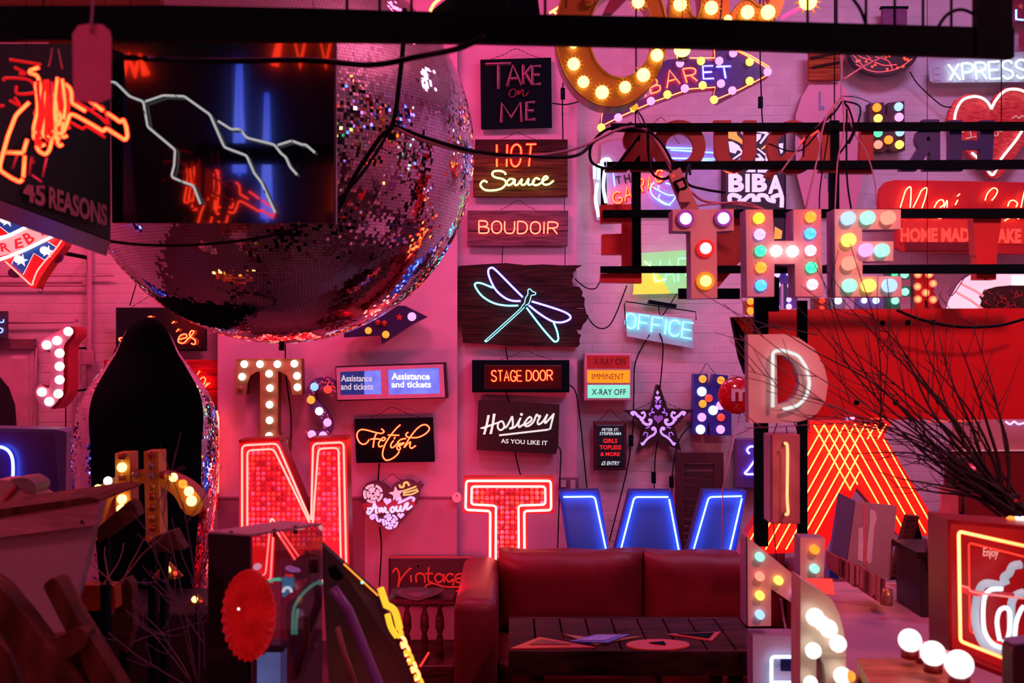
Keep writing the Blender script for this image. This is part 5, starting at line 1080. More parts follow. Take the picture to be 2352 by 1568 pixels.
for (x0, y0, x1, y1), lab, c, bs, m in rowd:
    t = T('marquee_letter', lab, 'sign', (x0+x1)/2, (y0+y1)/2, t_y)
    if c == 'v': t.poly('letter_body', [(x0,y0),(x1,y0),(x1,y1),(x1-24,y1),(x1-24,y0+30),(x0+26,y0+30),(x0+26,y1),(x0,y1)], 0, .06, m)
    elif c == 'g': t.poly('letter_body', [(x0,y0),(x1-2,y0),(x1-2,y0+18),(x0+24,y0+18),(x0+24,y0+35),(x1,y0+35),(x1,y0+58),(x0+24,y0+58),(x0+24,y0+66),(x0+30,y1),(x0,y1)], 0, .06, m)
    else: t.box('letter_body', x0, y0, x1, y1, 0, .06, m)
    for x, y, r, bm_ in bs: t.bulb(x, y, r, -.01, bm_, socket=None)
t = T('marquee_letter', 'red marquee letter R with ringed bulbs above the red panel', 'sign', 2125, 666, t_y)
t.text('letter_body', 'R', 2096, 622, 2160, 710, 0, M('r_red', (.55,.015,.02), .4), .05, .1)
for x, y in ((2109,630),(2135,630),(2108,658),(2144,651),(2127,672),(2109,687),(2144,688)):
    t.poly('ring', ell(x, y, 9, 9, 16), -.032, .006, E('ring_coral', (1,.20,.12), 1.0)); t.bulb(x, y, 5.5, -.036, E('ring_core', (1,.42,.12), 1.6), seg=8)
t = T('light_box', 'white and pink light picture with dark feathered beast, right', 'light box', 2270, 670, 4.39)
t.poly('panel', [(2184,712),(2190,690),(2215,645),(2240,630),(2300,620),(2400,618),(2400,712)], 0, .05, E('picture_white_pink', (.95,.62,.78), 1.0, .35, 2.5))
t.tube('stripe', [[(2195,670),(2230,690),(2260,712)], [(2205,650),(2240,668),(2258,680)]], 3, -.01, E('stripe_rose', (1,.3,.35), .9), smooth=False); t.box('window_cell', 2326, 632, 2360, 656, -.01, .008, E('cell_white', (1,.95,1), 1.2))
FUR = M('dark_fur', (.03,.008,.015), .5, 0, .4, 30); random.seed(9)
t.poly('beast_body', [(2248,712),(2256,690),(2250,680),(2268,664),(2290,658),(2320,655),(2400,656),(2400,712)], -.01, .008, FUR)
for i in range(26):
    x = random.uniform(2262, 2350); y = random.uniform(662, 704); t.tube('fur_lock', [[(x, y), (x+random.uniform(-8, 8), y+6), (x+random.uniform(-14, 14), y+random.uniform(8, 14))]], 1.3, -.014, random.choice([FUR, M('fur_plum', (.28,.05,.14), .4), M('fur_red', (.5,.05,.06), .4)]), seg=4)
t = T('hanging_feather', 'violet feather wisps hanging left of the light picture', 'decoration', 2195, 655, 4.37)
t.tube('wisp', [[(2228,625),(2205,645),(2180,680)], [(2222,628),(2195,650),(2178,670)], [(2218,632),(2200,662),(2186,680)]], 1.2, 0, M('feather_violet', (.4,.15,.4), .5))
# ================================================================ large red panel (back of a sign)
t = T('sign_back_panel', 'large plain red sheet panel with small holes behind branches', 'panel', 2060, 836, 4.3)
RPN = M('panel_red_sheet', (.62,.004,.012), .35, 0, .12, 3)
t.poly('sheet', [(1740,711),(2400,707),(2400,962),(1750,965)], 0, .03, RPN, side=DRED)
hang(t, (1916, 2130), 713, .8)
for x, y in ((2027,742),(2086,741),(2143,741),(1968,924),(2058,924),(2156,921)): t.poly('hole', ell(x, y, 6.5, 6.5, 14), -.003, .004, BLACK)
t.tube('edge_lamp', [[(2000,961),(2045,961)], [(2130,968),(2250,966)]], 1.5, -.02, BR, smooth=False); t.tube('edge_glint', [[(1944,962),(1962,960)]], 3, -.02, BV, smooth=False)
cable('black cable sagging across top of the red panel', [(2060,712,4.1),(2120,735,4.1),(2200,750,4.1),(2290,748,4.1),(2360,730,4.1)], .006)
# striped red metallic piece left of post
t = T('foil_box', 'crinkled red foil wrapped box corner beside black post', 'box', 1712, 745, 4.28)
t.poly('foil_face', [(1684,728),(1746,727),(1746,770),(1712,768)], 0, .05, M('red_foil', (.6,.03,.02), .15, .8, .5, 14, bump=.8)); t.poly('foil_side', [(1682,728),(1686,728),(1714,768),(1714,860),(1700,820)], .01, .05, BLACK)
# ================================================================ DINER column
YD2 = 3.3
CRM = M('letter_cream_pink', (.85,.60,.58), .45, 0, .06, 5)
t = T('marquee_letter', 'large pale letter D with inner white neon on post', 'sign', 1810, 870, YD2)
t.poly('letter_body', [(1718,768),(1800,767),(1835,776),(1870,800),(1893,840),(1902,880),(1896,920),(1878,948),(1850,966),(1815,971),(1720,971)], -.05, .05, CRM, holes=[[(1782,814),(1800,814),(1822,832),(1835,858),(1838,882),(1830,908),(1812,924),(1784,930)]], side=PSIDE)
t.poly('inner_wall', [(1770,802),(1805,800),(1836,812),(1856,842),(1864,880),(1856,915),(1834,936),(1800,943),(1768,940)], -.052, .01, M('inner_cream', (.7,.58,.5), .45), holes=[[(1784,815),(1800,815),(1822,833),(1834,858),(1837,882),(1829,907),(1811,923),(1786,929)]])
t.tube('neon_tube', [roundpath([(1775,935),(1775,806),(1800,804),(1834,816),(1853,845),(1860,880),(1852,912),(1832,932),(1798,940)], 10, False)], 4.5, -.075, N('neon_ivory', (1,.97,.95), (.55,.45,.45), 1.0), smooth=False)
arm(t, 1850, 792, YR+.03); t.tube('hanging_hook', [[(1735,770),(1742,755),(1770,748),(1800,752),(1880,770)]], 1.3, -.03, STEEL)
t = T('marquee_letter', 'tall pink letter I box with single orange neon rod', 'sign', 1804, 1100, YD2)
t.box('letter_body', 1773, 998, 1838, 1203, -.04, .08, M('i_pink', (.62,.20,.26), .45, 0, .08, 5)); t.poly('left_side', [(1768,1000),(1773,998),(1773,1203),(1769,1200)], -.03, .08, PSIDE)
t.tube('neon_tube', [[(1801,1018),(1808,1022),(1809,1060),(1808,1140),(1810,1178),(1803,1180)]], 3.6, -.075, N('neon_salmon', (1,.45,.2), (1,.16,.05), 2.0)); t.bulb(1801,1020,4,-.05,SOCK,'tube_end',seg=8); t.bulb(1803,1180,4,-.05,SOCK,'tube_end',seg=8)
t.tube('hanging_wire', [[(1776,998),(1786,970)], [(1806,980),(1808,998)], [(1835,998),(1825,970)]], 1.3, 0, RUBBER, smooth=False)
t = T('marquee_letter', 'pale marquee letter N with pastel lamps under letter I', 'sign', 1800, 1335, YD2)
t.poly('letter_body', [(1717,1234),(1728,1242),(1838,1332),(1838,1234),(1895,1236),(1892,1326),(1846,1328),(1846,1405),(1838,1397),(1771,1352),(1771,1437),(1718,1438)], -.05, .07, CRM, side=PSIDE); t.poly('left_side', [(1711,1230),(1717,1234),(1718,1438),(1712,1434)], -.04, .07, PSIDE)
t.tube('hanging_wire', [[(1776,1200),(1784,1292)]], 1.2, -.02, STEEL, smooth=False)
for x, y, m in ((1747,1280,BMI),(1747,1325,BPC),(1747,1369,BYY),(1747,1413,BLB),(1790,1334,BYY),(1831,1363,BP),(1873,1263,BO),(1873,1307,BMI)):
    t.poly('frosted_lamp', ell(x, y, 10, 10, 18), -.07, .025, m)
t = T('marquee_letter', 'pale blue-lit letter E with white neon at the column foot', 'sign', 1800, 1530, YD2)
t.poly('letter_body', [(1729,1459),(1846,1460),(1846,1505),(1793,1505),(1793,1540),(1846,1542),(1846,1640),(1730,1640)], -.05, .08, M('e_lilac', (.55,.58,.78), .45, 0, .08, 5), side=PSIDE)
t.tube('neon_tube', [roundpath([(1836,1508),(1772,1508),(1772,1640)], 8, False), [(1775,1567),(1835,1567)]], 4.5, -.075, N('neon_ice', (.8,.92,1), (.25,.45,.85), 2.0), smooth=False); stand(t, 1732, 1752, 1640, .05); t.poly('recess', rect(1793,1515,1846,1540), -.052, .01, NAVY)
cable('thin pale cable hanging below letter N', [(1793,1375,3.4),(1800,1420,3.4),(1808,1458,3.3)], .004, CTR)
# ================================================================ big red neon lattice letter
YX = 5.4
t = T('neon_sign', 'big red letter K covered in diagonal orange neon lattice', 'sign', 1930, 1110, YX)
XP = [(1858,966),(2050,967),(2030,1000),(2150,1200),(2139,1229),(2065,1231),(1968,1120),(1895,1266),(1700,1274),(1718,1225),(1861,985)]
t.poly('letter_face', XP, -.02, .1, E('lattice_red', (1,.006,.008), .95, .1, 3), side=RS)
NLT = N('neon_lattice', (1,.30,.065), (1,.05,.008), 6)
def clip(poly, a, b, extra=None):
    segs = []; cur = []
    for i in range(61):
        x = a[0]+(b[0]-a[0])*i/60; y = a[1]+(b[1]-a[1])*i/60
        if inside(poly, x, y) and (extra is None or extra(x, y)): cur.append((x, y))
        else:
            if len(cur) > 3: segs.append([cur[0], cur[-1]])
            cur = []
    if len(cur) > 3: segs.append([cur[0], cur[-1]])
    return segs
XI = inset(XP, 5)
for i in range(15):
    x = 1850+i*23.5
    for s_ in clip(XI, (x, 968), (x-168, 1272), lambda X, Y_: X < 1968+(Y_-1000)*.12-max(0, (Y_-1090))*.9 or Y_ < 1010): t.tube('neon_rod', [s_], 1.9, -.05, NLT, smooth=False)
for i in range(9):
    x = 1865+i*23.5
    for s_ in clip(XI, (x-58, 864), (x+162, 1256), lambda X, Y_: X > 1862+(Y_-1130)*.95 or Y_ < 1130): t.tube('neon_rod', [s_], 1.9, -.07, NLT, smooth=False)
for x in (1700, 1735): 
    pass
# ================================================================ right hand table and what stands on it
ZT = 1.02
def onz(px, py, Z): Y = (EYE-Z)*F/(py-CY); return Vector(((px-CX)/F*Y, Y, Z))
t = T('work_table', 'mauve-grey work table top at lower right', 'table', 2000, 1450, 3.6)
GT = M('table_grey', (.40,.24,.32), .45, 0, .12, 5)
A, B_, C_, D_ = onz(1850,1335,ZT), onz(2190,1338,ZT), onz(2420,1600,ZT), onz(1872,1600,ZT)
vs = [p-t.org for p in (A, B_, C_, D_)]+[p-t.org-Vector((0, 0, .05)) for p in (A, B_, C_, D_)]
mesh('table_top', vs, [(0, 3, 2, 1), (4, 5, 6, 7), (0, 1, 5, 4), (1, 2, 6, 5), (2, 3, 7, 6), (3, 0, 4, 7)], GT, t.o)
for p in (A, B_, C_, D_):
    q = p-t.org; c = (sum((x-t.org for x in (A, B_, C_, D_)), Vector())/4-q).normalized()*.12; q = q+c
    vv, ff = boxw((q.x-.03, q.y-.03, -t.org.z), (q.x+.03, q.y+.03, q.z-.05)); mesh('leg', vv, ff, DKW, t.o)
YG = 4.15
t = T('leaning_panel', 'grey scuffed board with white streaks leaning on table', 'panel', 1998, 1240, YG)
t.poly('board', [(1965,1152),(2060,1162),(2045,1330),(1948,1300),(1946,1290)], 0, .02, M('board_scuffed', (.40,.26,.34), .6, 0, .2, 7), side=M('board_edge', (.5,.2,.3), .5)); t.poly('return_side', [(1932,1134),(1965,1150),(1948,1300),(1905,1298)], .01, .02, M('board_side_violet', (.12,.10,.28), .5)); t.poly('paint_streak', [(1998,1170),(2010,1172),(2014,1190),(2008,1210),(2002,1290),(1995,1296),(1990,1285),(1994,1230),(1998,1200)], -.003, .004, M('white_paint', (.75,.65,.75), .5)); t.poly('paint_streak', [(1982,1160),(1987,1160),(1989,1300),(1984,1298)], -.003, .004, M('red_paint_line', (.7,.15,.2), .5)); t.poly('paint_streak', [(1972,1215),(1984,1210),(1982,1290),(1970,1285)], -.003, .004, M('white_paint', (.75,.65,.75), .5))
t = T('light_box', 'narrow blue neon box tilted beside the scuffed board', 'light box', 1935, 1220, YG+.15)
t.poly('case', [(1934,1135),(1962,1150),(1925,1330),(1904,1325)], 0, .05, BLUEP); t.tube('neon_tube', [[(1930,1182),(1940,1184),(1946,1194),(1942,1215),(1938,1238)]], 3, -.02, NLB)
t = T('book_row', 'slanting row of worn magazines with ragged spines', 'books', 1980, 1320, 4.0)
random.seed(13)
for i in range(24):
    u = i/23; x = 1919+u*110; y0 = 1277+u*52; y1 = 1316+u*70+random.uniform(-4, 4)
    t.poly('magazine', [(x, y0+random.uniform(-2, 2)), (x+5.2, y0+2), (x+4.2, y1+random.uniform(-4, 3)), (x-1, y1)], random.uniform(-.01, .01), .12, random.choice([M('spine_red', (.32,.06,.08), .6, 0, .4, 60), M('spine_dark', (.10,.02,.03), .6, 0, .4, 60), M('spine_pink', (.42,.14,.16), .6, 0, .4, 60)]))
t = T('a_frame_board', 'dark triangular folding board standing right of books', 'board', 2100, 1270, 4.4)
t.poly('leg_panel', [(2086,1184),(2112,1186),(2075,1330),(2044,1332)], 0, .04, wood('frame_wood', (.03,.008,.010), (.10,.02,.03))); t.poly('back_panel', [(2104,1186),(2150,1342),(2060,1344)], .05, .02, BLACK)
t = T('can', 'gold crumpled tin beside the magazine row', 'tin', 2038, 1372, 3.9)
V, Fc = tube_geo([[t.p(2038,1352), t.p(2036,1388)]], [12*t.k, 14*t.k], 12); mesh('tin_body', V, Fc, M('tin_gold', (.40,.22,.10), .3, .7, .5, 20, bump=.6), t.o, True)
# dark stacks at right
t = T('equipment_case', 'black case stack behind the red framed light box', 'case', 2150, 1290, 3.9)
t.box('case', 2116, 1275, 2180, 1440, 0, .25, M('case_black_red', (.02,.005,.008), .5)); t.box('lid', 2106, 1268, 2182, 1282, -.01, .26, DKW); t.poly('front_flap', [(2126,1284),(2174,1286),(2178,1436),(2160,1440)], -.01, .01, DKW)
t = T('light_box', 'blue and white standing tin box left of red framed sign', 'box', 2146, 1225, 3.95); t.poly('face', [(2148,1198),(2162,1195),(2160,1268),(2150,1268)], 0, .03, BLUEP); t.poly('paper_cup', [(2128,1236),(2146,1238),(2146,1270),(2136,1270)], -.01, .03, M('cup_greyred', (.4,.25,.28), .5))
t = T('lit_figure_panel', 'pink printed panel above the red framed light box', 'panel', 2184, 1150, 4.6); stand(t, 2168, 2198, 1184, .02); t.box('face', 2164, 1116, 2202, 1184, 0, .02, M('panel_pinkprint', (.62,.12,.18), .5, 0, .4, 18)); t.tube('stand', [[(2214,1130),(2214,1182),(2222,1188)]], 2, 0, STEEL, smooth=False)
t = T('small_display', 'small boxed display with blurred pink lettering among branches', 'display', 2225, 1086, 3.2)
t.poly('case', [(2196,1052),(2252,1048),(2250,1118),(2190,1122)], 0, .05, M('display_case', (.05,.02,.035), .5), holes=[[(2204,1064),(2246,1060),(2244,1104),(2198,1112)]]); t.poly('screen', [(2202,1064),(2246,1060),(2244,1108),(2198,1114)], .01, .01, E('screen_rose', (.75,.02,.08), .7, .5, 20)); stand(t, 2207, 2213, 1176, .01, .02); t.tube('stand', [[(2213,1122),(2210,1180)]], 2, .02, STEEL, smooth=False)
t.tube('screen_text', [[(2206,1080),(2220,1074),(2240,1074)], [(2206,1096),(2222,1090),(2240,1090)]], 3.2, .008, E('screen_text', (.95,.12,.25), .8))
t = T('shelf_light_panel', 'cream lit ceiling tray behind branches at right edge', 'panel', 2260, 1000, 5.6)
t.poly('lit_strip', [(2190,962),(2400,962),(2400,1034),(2180,1034)], 0, .02, M('tray_cream', (.6,.28,.28), .5, 0, .3, 3)); t.poly('red_panel', [(2180,1036),(2400,1036),(2400,1260),(2150,1260)], .02, .02, DRED); t.tube('neon_squiggle', [[(2310,968),(2320,974),(2330,968),(2340,974),(2360,968)]], 2.5, -.02, BV); t.tube('rim', [[(2180,1035),(2400,1034)]], 1.5, -.01, E('rim_pink', (.8,.3,.4), .6), smooth=False)
# red framed light box with white neon
YE = 2.5
t = T('light_box', 'red neon framed clear box reading Enjoy with thick white neon', 'light box', 2280, 1370, YE)
t.poly('box_back', [(2178,1195),(2420,1215),(2420,1600),(2182,1502)], .10, .02, E('box_red', (.50,.006,.010), .55, .6, 5)); t.poly('box_rim', [(2176,1193),(2420,1212),(2420,1602),(2180,1506)], .0, .12, M('rim_dark_red', (.25,.01,.02), .3), holes=[[(2184,1203),(2415,1222),(2415,1590),(2187,1497)]])
stand(t, 2200, 2400, 1600, .1, .02)
NFR = N('neon_frame', (1,.28,.08), (1,.03,.006), 7)
t.tube('neon_frame', [roundpath([(2420,1268),(2202,1220),(2206,1472),(2420,1556)], 8, False)], 4.2, -.01, NFR, smooth=False)
t.tube('neon_glow_tube', [roundpath([(2400,1290),(2225,1246),(2228,1450),(2400,1520)], 8, False)], 2.2, .07, BR, smooth=False)
t.text('lettering', 'Enjoy', 2258, 1258, 2293, 1284, -.01, E('print_salmon', (1,.35,.32), .9), .001, .01, rot=4)
t.tube('neon_letter', [[(2302,1352),(2276,1354),(2262,1370),(2258,1410),(2262,1450),(2280,1478),(2310,1490)], [(2296,1470),(2290,1430),(2296,1402),(2312,1396),(2320,1412),(2316,1460),(2302,1474)], [(2330,1478),(2334,1430),(2345,1400),(2352,1392)]], 5.5, .01, N('neon_milk', (1,1,1), (.55,.68,.85), 1.5))
t.tube('neon_back_tube', [[(2302,1346),(2262,1340),(2246,1366),(2240,1410),(2246,1450),(2270,1486),(2330,1496)], [(2310,1340),(2306,1326),(2318,1316),(2326,1300),(2345,1296)], [(2325,1480),(2322,1400),(2330,1370),(2352,1360)]], 10, .05, E('milky_tube', (.55,.64,.78), .62, .3, 12))
t.tube('ribbon_tube', [[(2206,1344),(2225,1350),(2240,1360),(2352,1374)]], 2.2, -.005, E('ribbon_rose', (1,.25,.25), .9)); t.poly('ribbon', [(2206,1345),(2228,1352),(2250,1358),(2330,1362),(2330,1372),(2250,1370),(2225,1366),(2206,1358)], .02, .004, M('ribbon_pinkred', (.8,.15,.18), .4))
t = T('glass_jewel_lamp', 'cluster of white and red jewel lamps above red light box', 'lamp', 2340, 1196, 2.6)
for x, y, m, r in ((2322,1196,BO,12),(2336,1198,BW,13),(2350,1196,BW,11)): t.bulb(x, y, r, 0, m, seg=10)
t.bulb(2333,1150,5,0,EOFO,seg=8); t.tube('lamp_arm', [[(2333,1155),(2335,1185)]], 3, 0, RUBBER, smooth=False)
# board with globe lamps
t = T('lamp_board', 'orange wooden board with row of globe lamps at bottom right', 'board', 2150, 1560, 2.2)
zl = EYE-(1512-784)/F*2.35
def pz(px, py): return onz(px, py, zl)-t.org
vs = [pz(1968,1512), pz(2105,1512), pz(2420,1640), pz(2080,1720)]; vs += [v-Vector((0, 0, .03)) for v in vs]
mesh('board', vs, [(0, 3, 2, 1), (4, 5, 6, 7), (0, 1, 5, 4), (1, 2, 6, 5), (2, 3, 7, 6), (3, 0, 4, 7)], wood('lamp_board_wood', (.30,.08,.04), (.55,.22,.12), rough=.4), t.o)
for i, (x, y, r, Y_) in enumerate(((2090,1470,26,2.3),(2143,1500,28,2.2),(2203,1525,32,2.1))):
    g = T('globe_lamp', ('white globe lamp farthest on the wooden board','white globe lamp in middle of the wooden board','white globe lamp nearest on the wooden board')[i], 'lamp', x, y, Y_); g.bulb(x, y, r, 0, BWL, 'globe', seg=24)
    V, Fc = tube_geo([[g.p(x, y+r-3), g.p(x, y+r+14)]], r*.75*g.k, 16); mesh('socket', V, Fc, DRED, g.o, True)
for i, (x, y, r) in enumerate(((2118,1492,20),(2173,1515,22))):
    g = T('globe_lamp', ('dim pink globe between farthest and middle white globes','dim pink globe between middle and nearest white globes')[i], 'lamp', x, y, 2.32); g.bulb(x, y, r, 0, E('globe_dim_pink', (1,.22,.28), .8), 'globe', seg=20); V, Fc = tube_geo([[g.p(x, y+r-3), g.p(x, y+r+12)]], r*.7*g.k, 12); mesh('socket', V, Fc, DRED, g.o, True)
t = T('chair_back', 'dark rounded chair back at the lower right corner', 'chair', 2345, 1530, 1.8); t.poly('backrest', roundpath([(2325,1480),(2420,1470),(2420,1640),(2328,1640)], 22), 0, .04, M('chair_plum', (.06,.015,.02), .4)); t.poly('edge', roundpath([(2324,1479),(2420,1468),(2420,1472),(2328,1484)], 3), -.002, .04, M('chair_edge', (.2,.1,.3), .3))
# cream arch letter with bulbs
t = T('marquee_letter', 'cream marquee letter R half with round white bulbs, bottom', 'sign', 1890, 1470, 2.4)
CR = M('cream_metal', (.72,.64,.46), .35, .15, .1, 4)
t.poly('letter_body', [(1839,1327),(1858,1340),(1890,1360),(1912,1378),(1928,1410),(1938,1450),(1943,1490),(1943,1700),(1838,1700)], -.02, .08, CR, holes=[[(1875,1500),(1885,1510),(1893,1530),(1897,1560),(1898,1650),(1875,1650)]], side=M('cream_side', (.7,.62,.5), .4))
stand(t, 1840, 1900, 1700, .06); t.poly('inner_lip', [(1876,1500),(1943,1502),(1943,1508),(1885,1508)], -.026, .01, CR)
for x, y, r in ((1872,1417,20),(1888,1431,17),(1903,1443,20),(1925,1478,19),(1868,1494,18),(1935,1552,20),(1862,1568,16)): t.bulb(x, y, r, -.05, BWL, socket=None, seg=16)
t.bulb(1952,1553,13,-.06,E('amber_jewel', (1,.38,.04), 1.1, .5, 60),'jewel_bulb',seg=12); t.bulb(1974,1558,12,-.05,EOFP,'jewel_bulb',seg=12)
# glowing red board behind N on table
t = T('light_sheet', 'small glowing coral sheet on the table behind letter N', 'panel', 1895, 1350, 3.9); t.poly('sheet', [(1850,1328),(1912,1330),(1918,1365),(1862,1362)], 0, .01, E('sheet_coral', (1,.07,.06), .8))
# ================================================================ bare branches
random.seed(31)
BRM = M('branch_dark', (.012,.004,.008), .6, 0, .3, 30); BRP = M('branch_mauve', (.20,.06,.10), .6, 0, .3, 30)
t = T('bare_branches', 'big bundle of bare dark branches fanning across the red panel', 'branches', 2290, 1130, 3.0)
def branch(t, a, b, r0, bend, mat, twigs=3, nm='branch'):
    A = Vector((*a, 0)); B = Vector((*b, 0)); d = B-A; n = Vector((-d.y, d.x, 0)).normalized(); L = d.length
    P = [A+d*u+n*(bend*L*math.sin(u*math.pi)+random.uniform(-.012, .012)*L) for u in (0, .2, .4, .6, .8, 1)]; y0 = random.uniform(-.12, .12)
    Q = catmull(P, 3); V = []; Fc = []
    def w3(v, f): return t.p(v.x, v.y, y0*f)
    tube_geo([[w3(v, i/len(Q)) for i, v in enumerate(Q)]], [r0*t.k, .9*t.k], 5, False, V, Fc)
    for _ in range(twigs):
        i = random.randint(len(Q)//3, len(Q)-2); s = Q[i]; ang = random.uniform(.3, .75)*random.choice((-1, 1)); dv = d.normalized(); dv = Vector((dv.x*math.cos(ang)-dv.y*math.sin(ang), dv.x*math.sin(ang)+dv.y*math.cos(ang), 0)); l = L*random.uniform(.12, .35)
        tw = [s, s+dv*l*.5+n*random.uniform(-6, 6), s+dv*l+Vector((0, -l*.15, 0))]
        tube_geo([[w3(v, i/len(Q)) for v in catmull(tw, 3)]], [1.3*t.k, .6*t.k], 4, False, V, Fc)
    mesh(nm, V, Fc, mat, t.o, True)
ends = [(1760,740),(1830,700),(1900,760),(1930,690),(1990,710),(2040,740),(2100,700),(2150,760),(1880,830),(1950,800),(2000,850),(2060,800),(2120,820),(2200,780),(1980,930),(2040,900),(1900,900),(2250,850),(2180,900),(1940,960),(1960,1040),(2010,1080),(2020,980),(2080,1010),(2050,1120),(2100,1060),(2230,720),(2130,960),(1850,950),(2150,1050)]
for i, e in enumerate(ends): branch(t, (random.uniform(2290, 2350), random.uniform(1130, 1190)), e, random.uniform(3, 6), random.uniform(-.06, .10), BRM, 4)
for i in range(10): branch(t, (random.uniform(2300, 2370), random.uniform(1160, 1210)), (random.uniform(2120, 2260), random.uniform(1000, 1120)), 9, random.uniform(-.04, .05), BRM, 2)
for e in [(1660,700),(1700,770),(1720,850),(1680,860),(1760,900),(1790,940),(1710,980),(1870,600),(1950,560),(2040,640)]: branch(t, (2030+random.uniform(-40, 40), 960+random.uniform(-20, 30)), e, 1.6, random.uniform(-.06, .06), BRP if e[1] > 650 else BRM, 2)
t = T('bare_branches', 'thin lilac twigs rising behind the crossed wooden legs', 'branches', 400, 1500, 2.6)
BRL = M('twig_lilac', (.14,.07,.12), .6, 0, .3, 30)
for a, b in (((460,1568),(360,1130)),((455,1568),(420,1150)),((470,1480),(345,1250)),((440,1568),(300,1380)),((476,1420),(480,1240)),((300,1475),(476,1425)),((450,1568),(380,1330)),((430,1560),(290,1400)),((470,1540),(440,1330)),((420,1568),(250,1450)),((300,1335),(360,1336))): branch(t, a, b, 1.8, random.uniform(-.05, .05), BRL, 4)
t = T('dried_reeds', 'small fan of reddish dried reeds beside the wooden frames', 'plant', 235, 1340, 2.6)
for b in ((196,1282),(240,1255),(284,1246),(344,1218),(388,1218),(188,1320)): branch(t, (232+random.uniform(-8, 50), 1342), b, 1.6, random.uniform(-.12, .12), M('reed_red', (.30,.10,.10), .6), 0, 'reed')
# ================================================================ gold script letters behind the beam
t = T('marquee_letter', 'huge gold marquee letter O with glowing yellow bulbs', 'sign', 1404, 75, 3.1)
GD = M('gold_face', (.50,.17,.02), .35, .35, .25, 6); GDS = M('gold_side', (.35,.30,.16), .3, .6, .3, 9)
t.poly('letter_body', ell(1404,75,129,171,56), -.03, .09, GD, holes=[ell(1427,75,74,104,44)], side=GDS)
for pth in (ell(1404,75,128,170,56), ell(1427,75,74,104,44)): t.tube('rim', [pth], 2.2, -.035, GOLD, smooth=False, closed=True)
def goldbulb(t, x, y, r=13, on=True):
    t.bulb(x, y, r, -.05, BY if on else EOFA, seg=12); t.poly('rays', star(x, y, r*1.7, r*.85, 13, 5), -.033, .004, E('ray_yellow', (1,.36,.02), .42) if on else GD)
hang(t, (1340, 1470), -80)
for x, y, r in ((1317,100,11),(1318,147,14),(1340,188,13),(1383,212,15),(1436,200,13),(1478,172,15),(1509,127,14),(1466,4,14)): goldbulb(t, x, y, r)
goldbulb(t, 1352, 3, 12, False)
t = T('marquee_letter', 'gold marquee letter B fragment above the beam', 'sign', 1590, -10, 3.1)
t.poly('letter_body', [(1534,45),(1540,0),(1556,-80),(1650,-80),(1656,0),(1652,48)], -.03, .09, GD, holes=[ell(1597,2,14,38,18)], side=GDS); t.tube('rim', [ell(1597,2,14,38,18)], 2, -.035, GOLD, smooth=False, closed=True)
hang(t, (1600,), -80); goldbulb(t, 1562, 10, 15); goldbulb(t, 1634, 18, 15)
t = T('marquee_letter', 'gold marquee letter S fragment above the beam', 'sign', 1730, 0, 3.1)
t.poly('letter_body', [(1654,52),(1658,30),(1662,-60),(1672,-60),(1676,34),(1700,4),(1722,-4),(1745,14),(1757,20),(1768,0),(1766,-60),(1800,-60),(1801,5),(1790,35),(1770,48),(1700,56)], -.03, .09, GD, side=GDS); t.tube('rim', [[(1676,36),(1700,6),(1722,-2),(1745,15),(1758,20),(1768,2)]], 2.2, -.035, GOLD)
hang(t, (1665, 1780), -60); goldbulb(t, 1717, 28, 15); goldbulb(t, 1764, 28, 16); goldbulb(t, 1672, 44, 9)
t = T('marquee_bulb', 'yellow bulb of a gold letter right of the S fragment', 'bulb', 1856, 0, 3.1); goldbulb(t, 1856, 2, 20); hang(t, (1856,), -10); t.bulb(1856,-16,22,.02,GD,'cup',seg=14)
t = T('marquee_bulb', 'yellow bulb in chrome cup hanging under the beam', 'bulb', 1567, 115, 3.0); t.bulb(1567,112,19,0,BY,seg=16); hang(t, (1567,), 100); V, Fc = tube_geo([[t.p(1567,124,.02), t.p(1567,138,.02)]], 15*t.k, 16); mesh('cup', V, Fc, M('chrome_cup', (.6,.6,.65), .1, 1, .1, 5), t.o, True)
t = T('neon_sign', 'orange neon ladder-like piece above the beam left of gold O', 'sign', 1290, 15, 3.2); hang(t, (1290,), 22); t.tube('neon_tube', [[(1262,30),(1300,6),(1320,-8)], [(1280,32),(1300,26),(1325,0)], [(1270,26),(1278,31)], [(1284,17),(1292,28)]], 3, 0, NFR, smooth=False)
t = T('neon_sign', 'orange neon curve above beam beside black round form', 'sign', 1000, 5, 3.2); t.tube('neon_tube', [[(988,26),(996,10),(1012,-4),(1030,-12)]], 4, -.02, NFR); hang(t, (1100, 1200), -30); t.poly('dark_backing', [(985,30),(1010,10),(1030,-5),(1060,-40),(1230,-40),(1240,30)], .0, .05, BLACK)
t = T('wooden_strip', 'magenta diagonal slat above beam by the gold letters', 'slat', 1400, 15, 3.6); t.poly('slat', [(1385,30),(1400,0),(1460,-40),(1475,-40),(1405,30)], 0, .03, M('slat_magenta', (.30,.02,.10), .5))
t = T('neon_sign', 'blurred magenta light strip above the beam beside S', 'sign', 1815, 40, 4.5); t.tube('neon_tube', [[(1795,42),(1830,22),(1850,18)]], 5, 0, E('magenta_light', (1,.10,.45), .9))
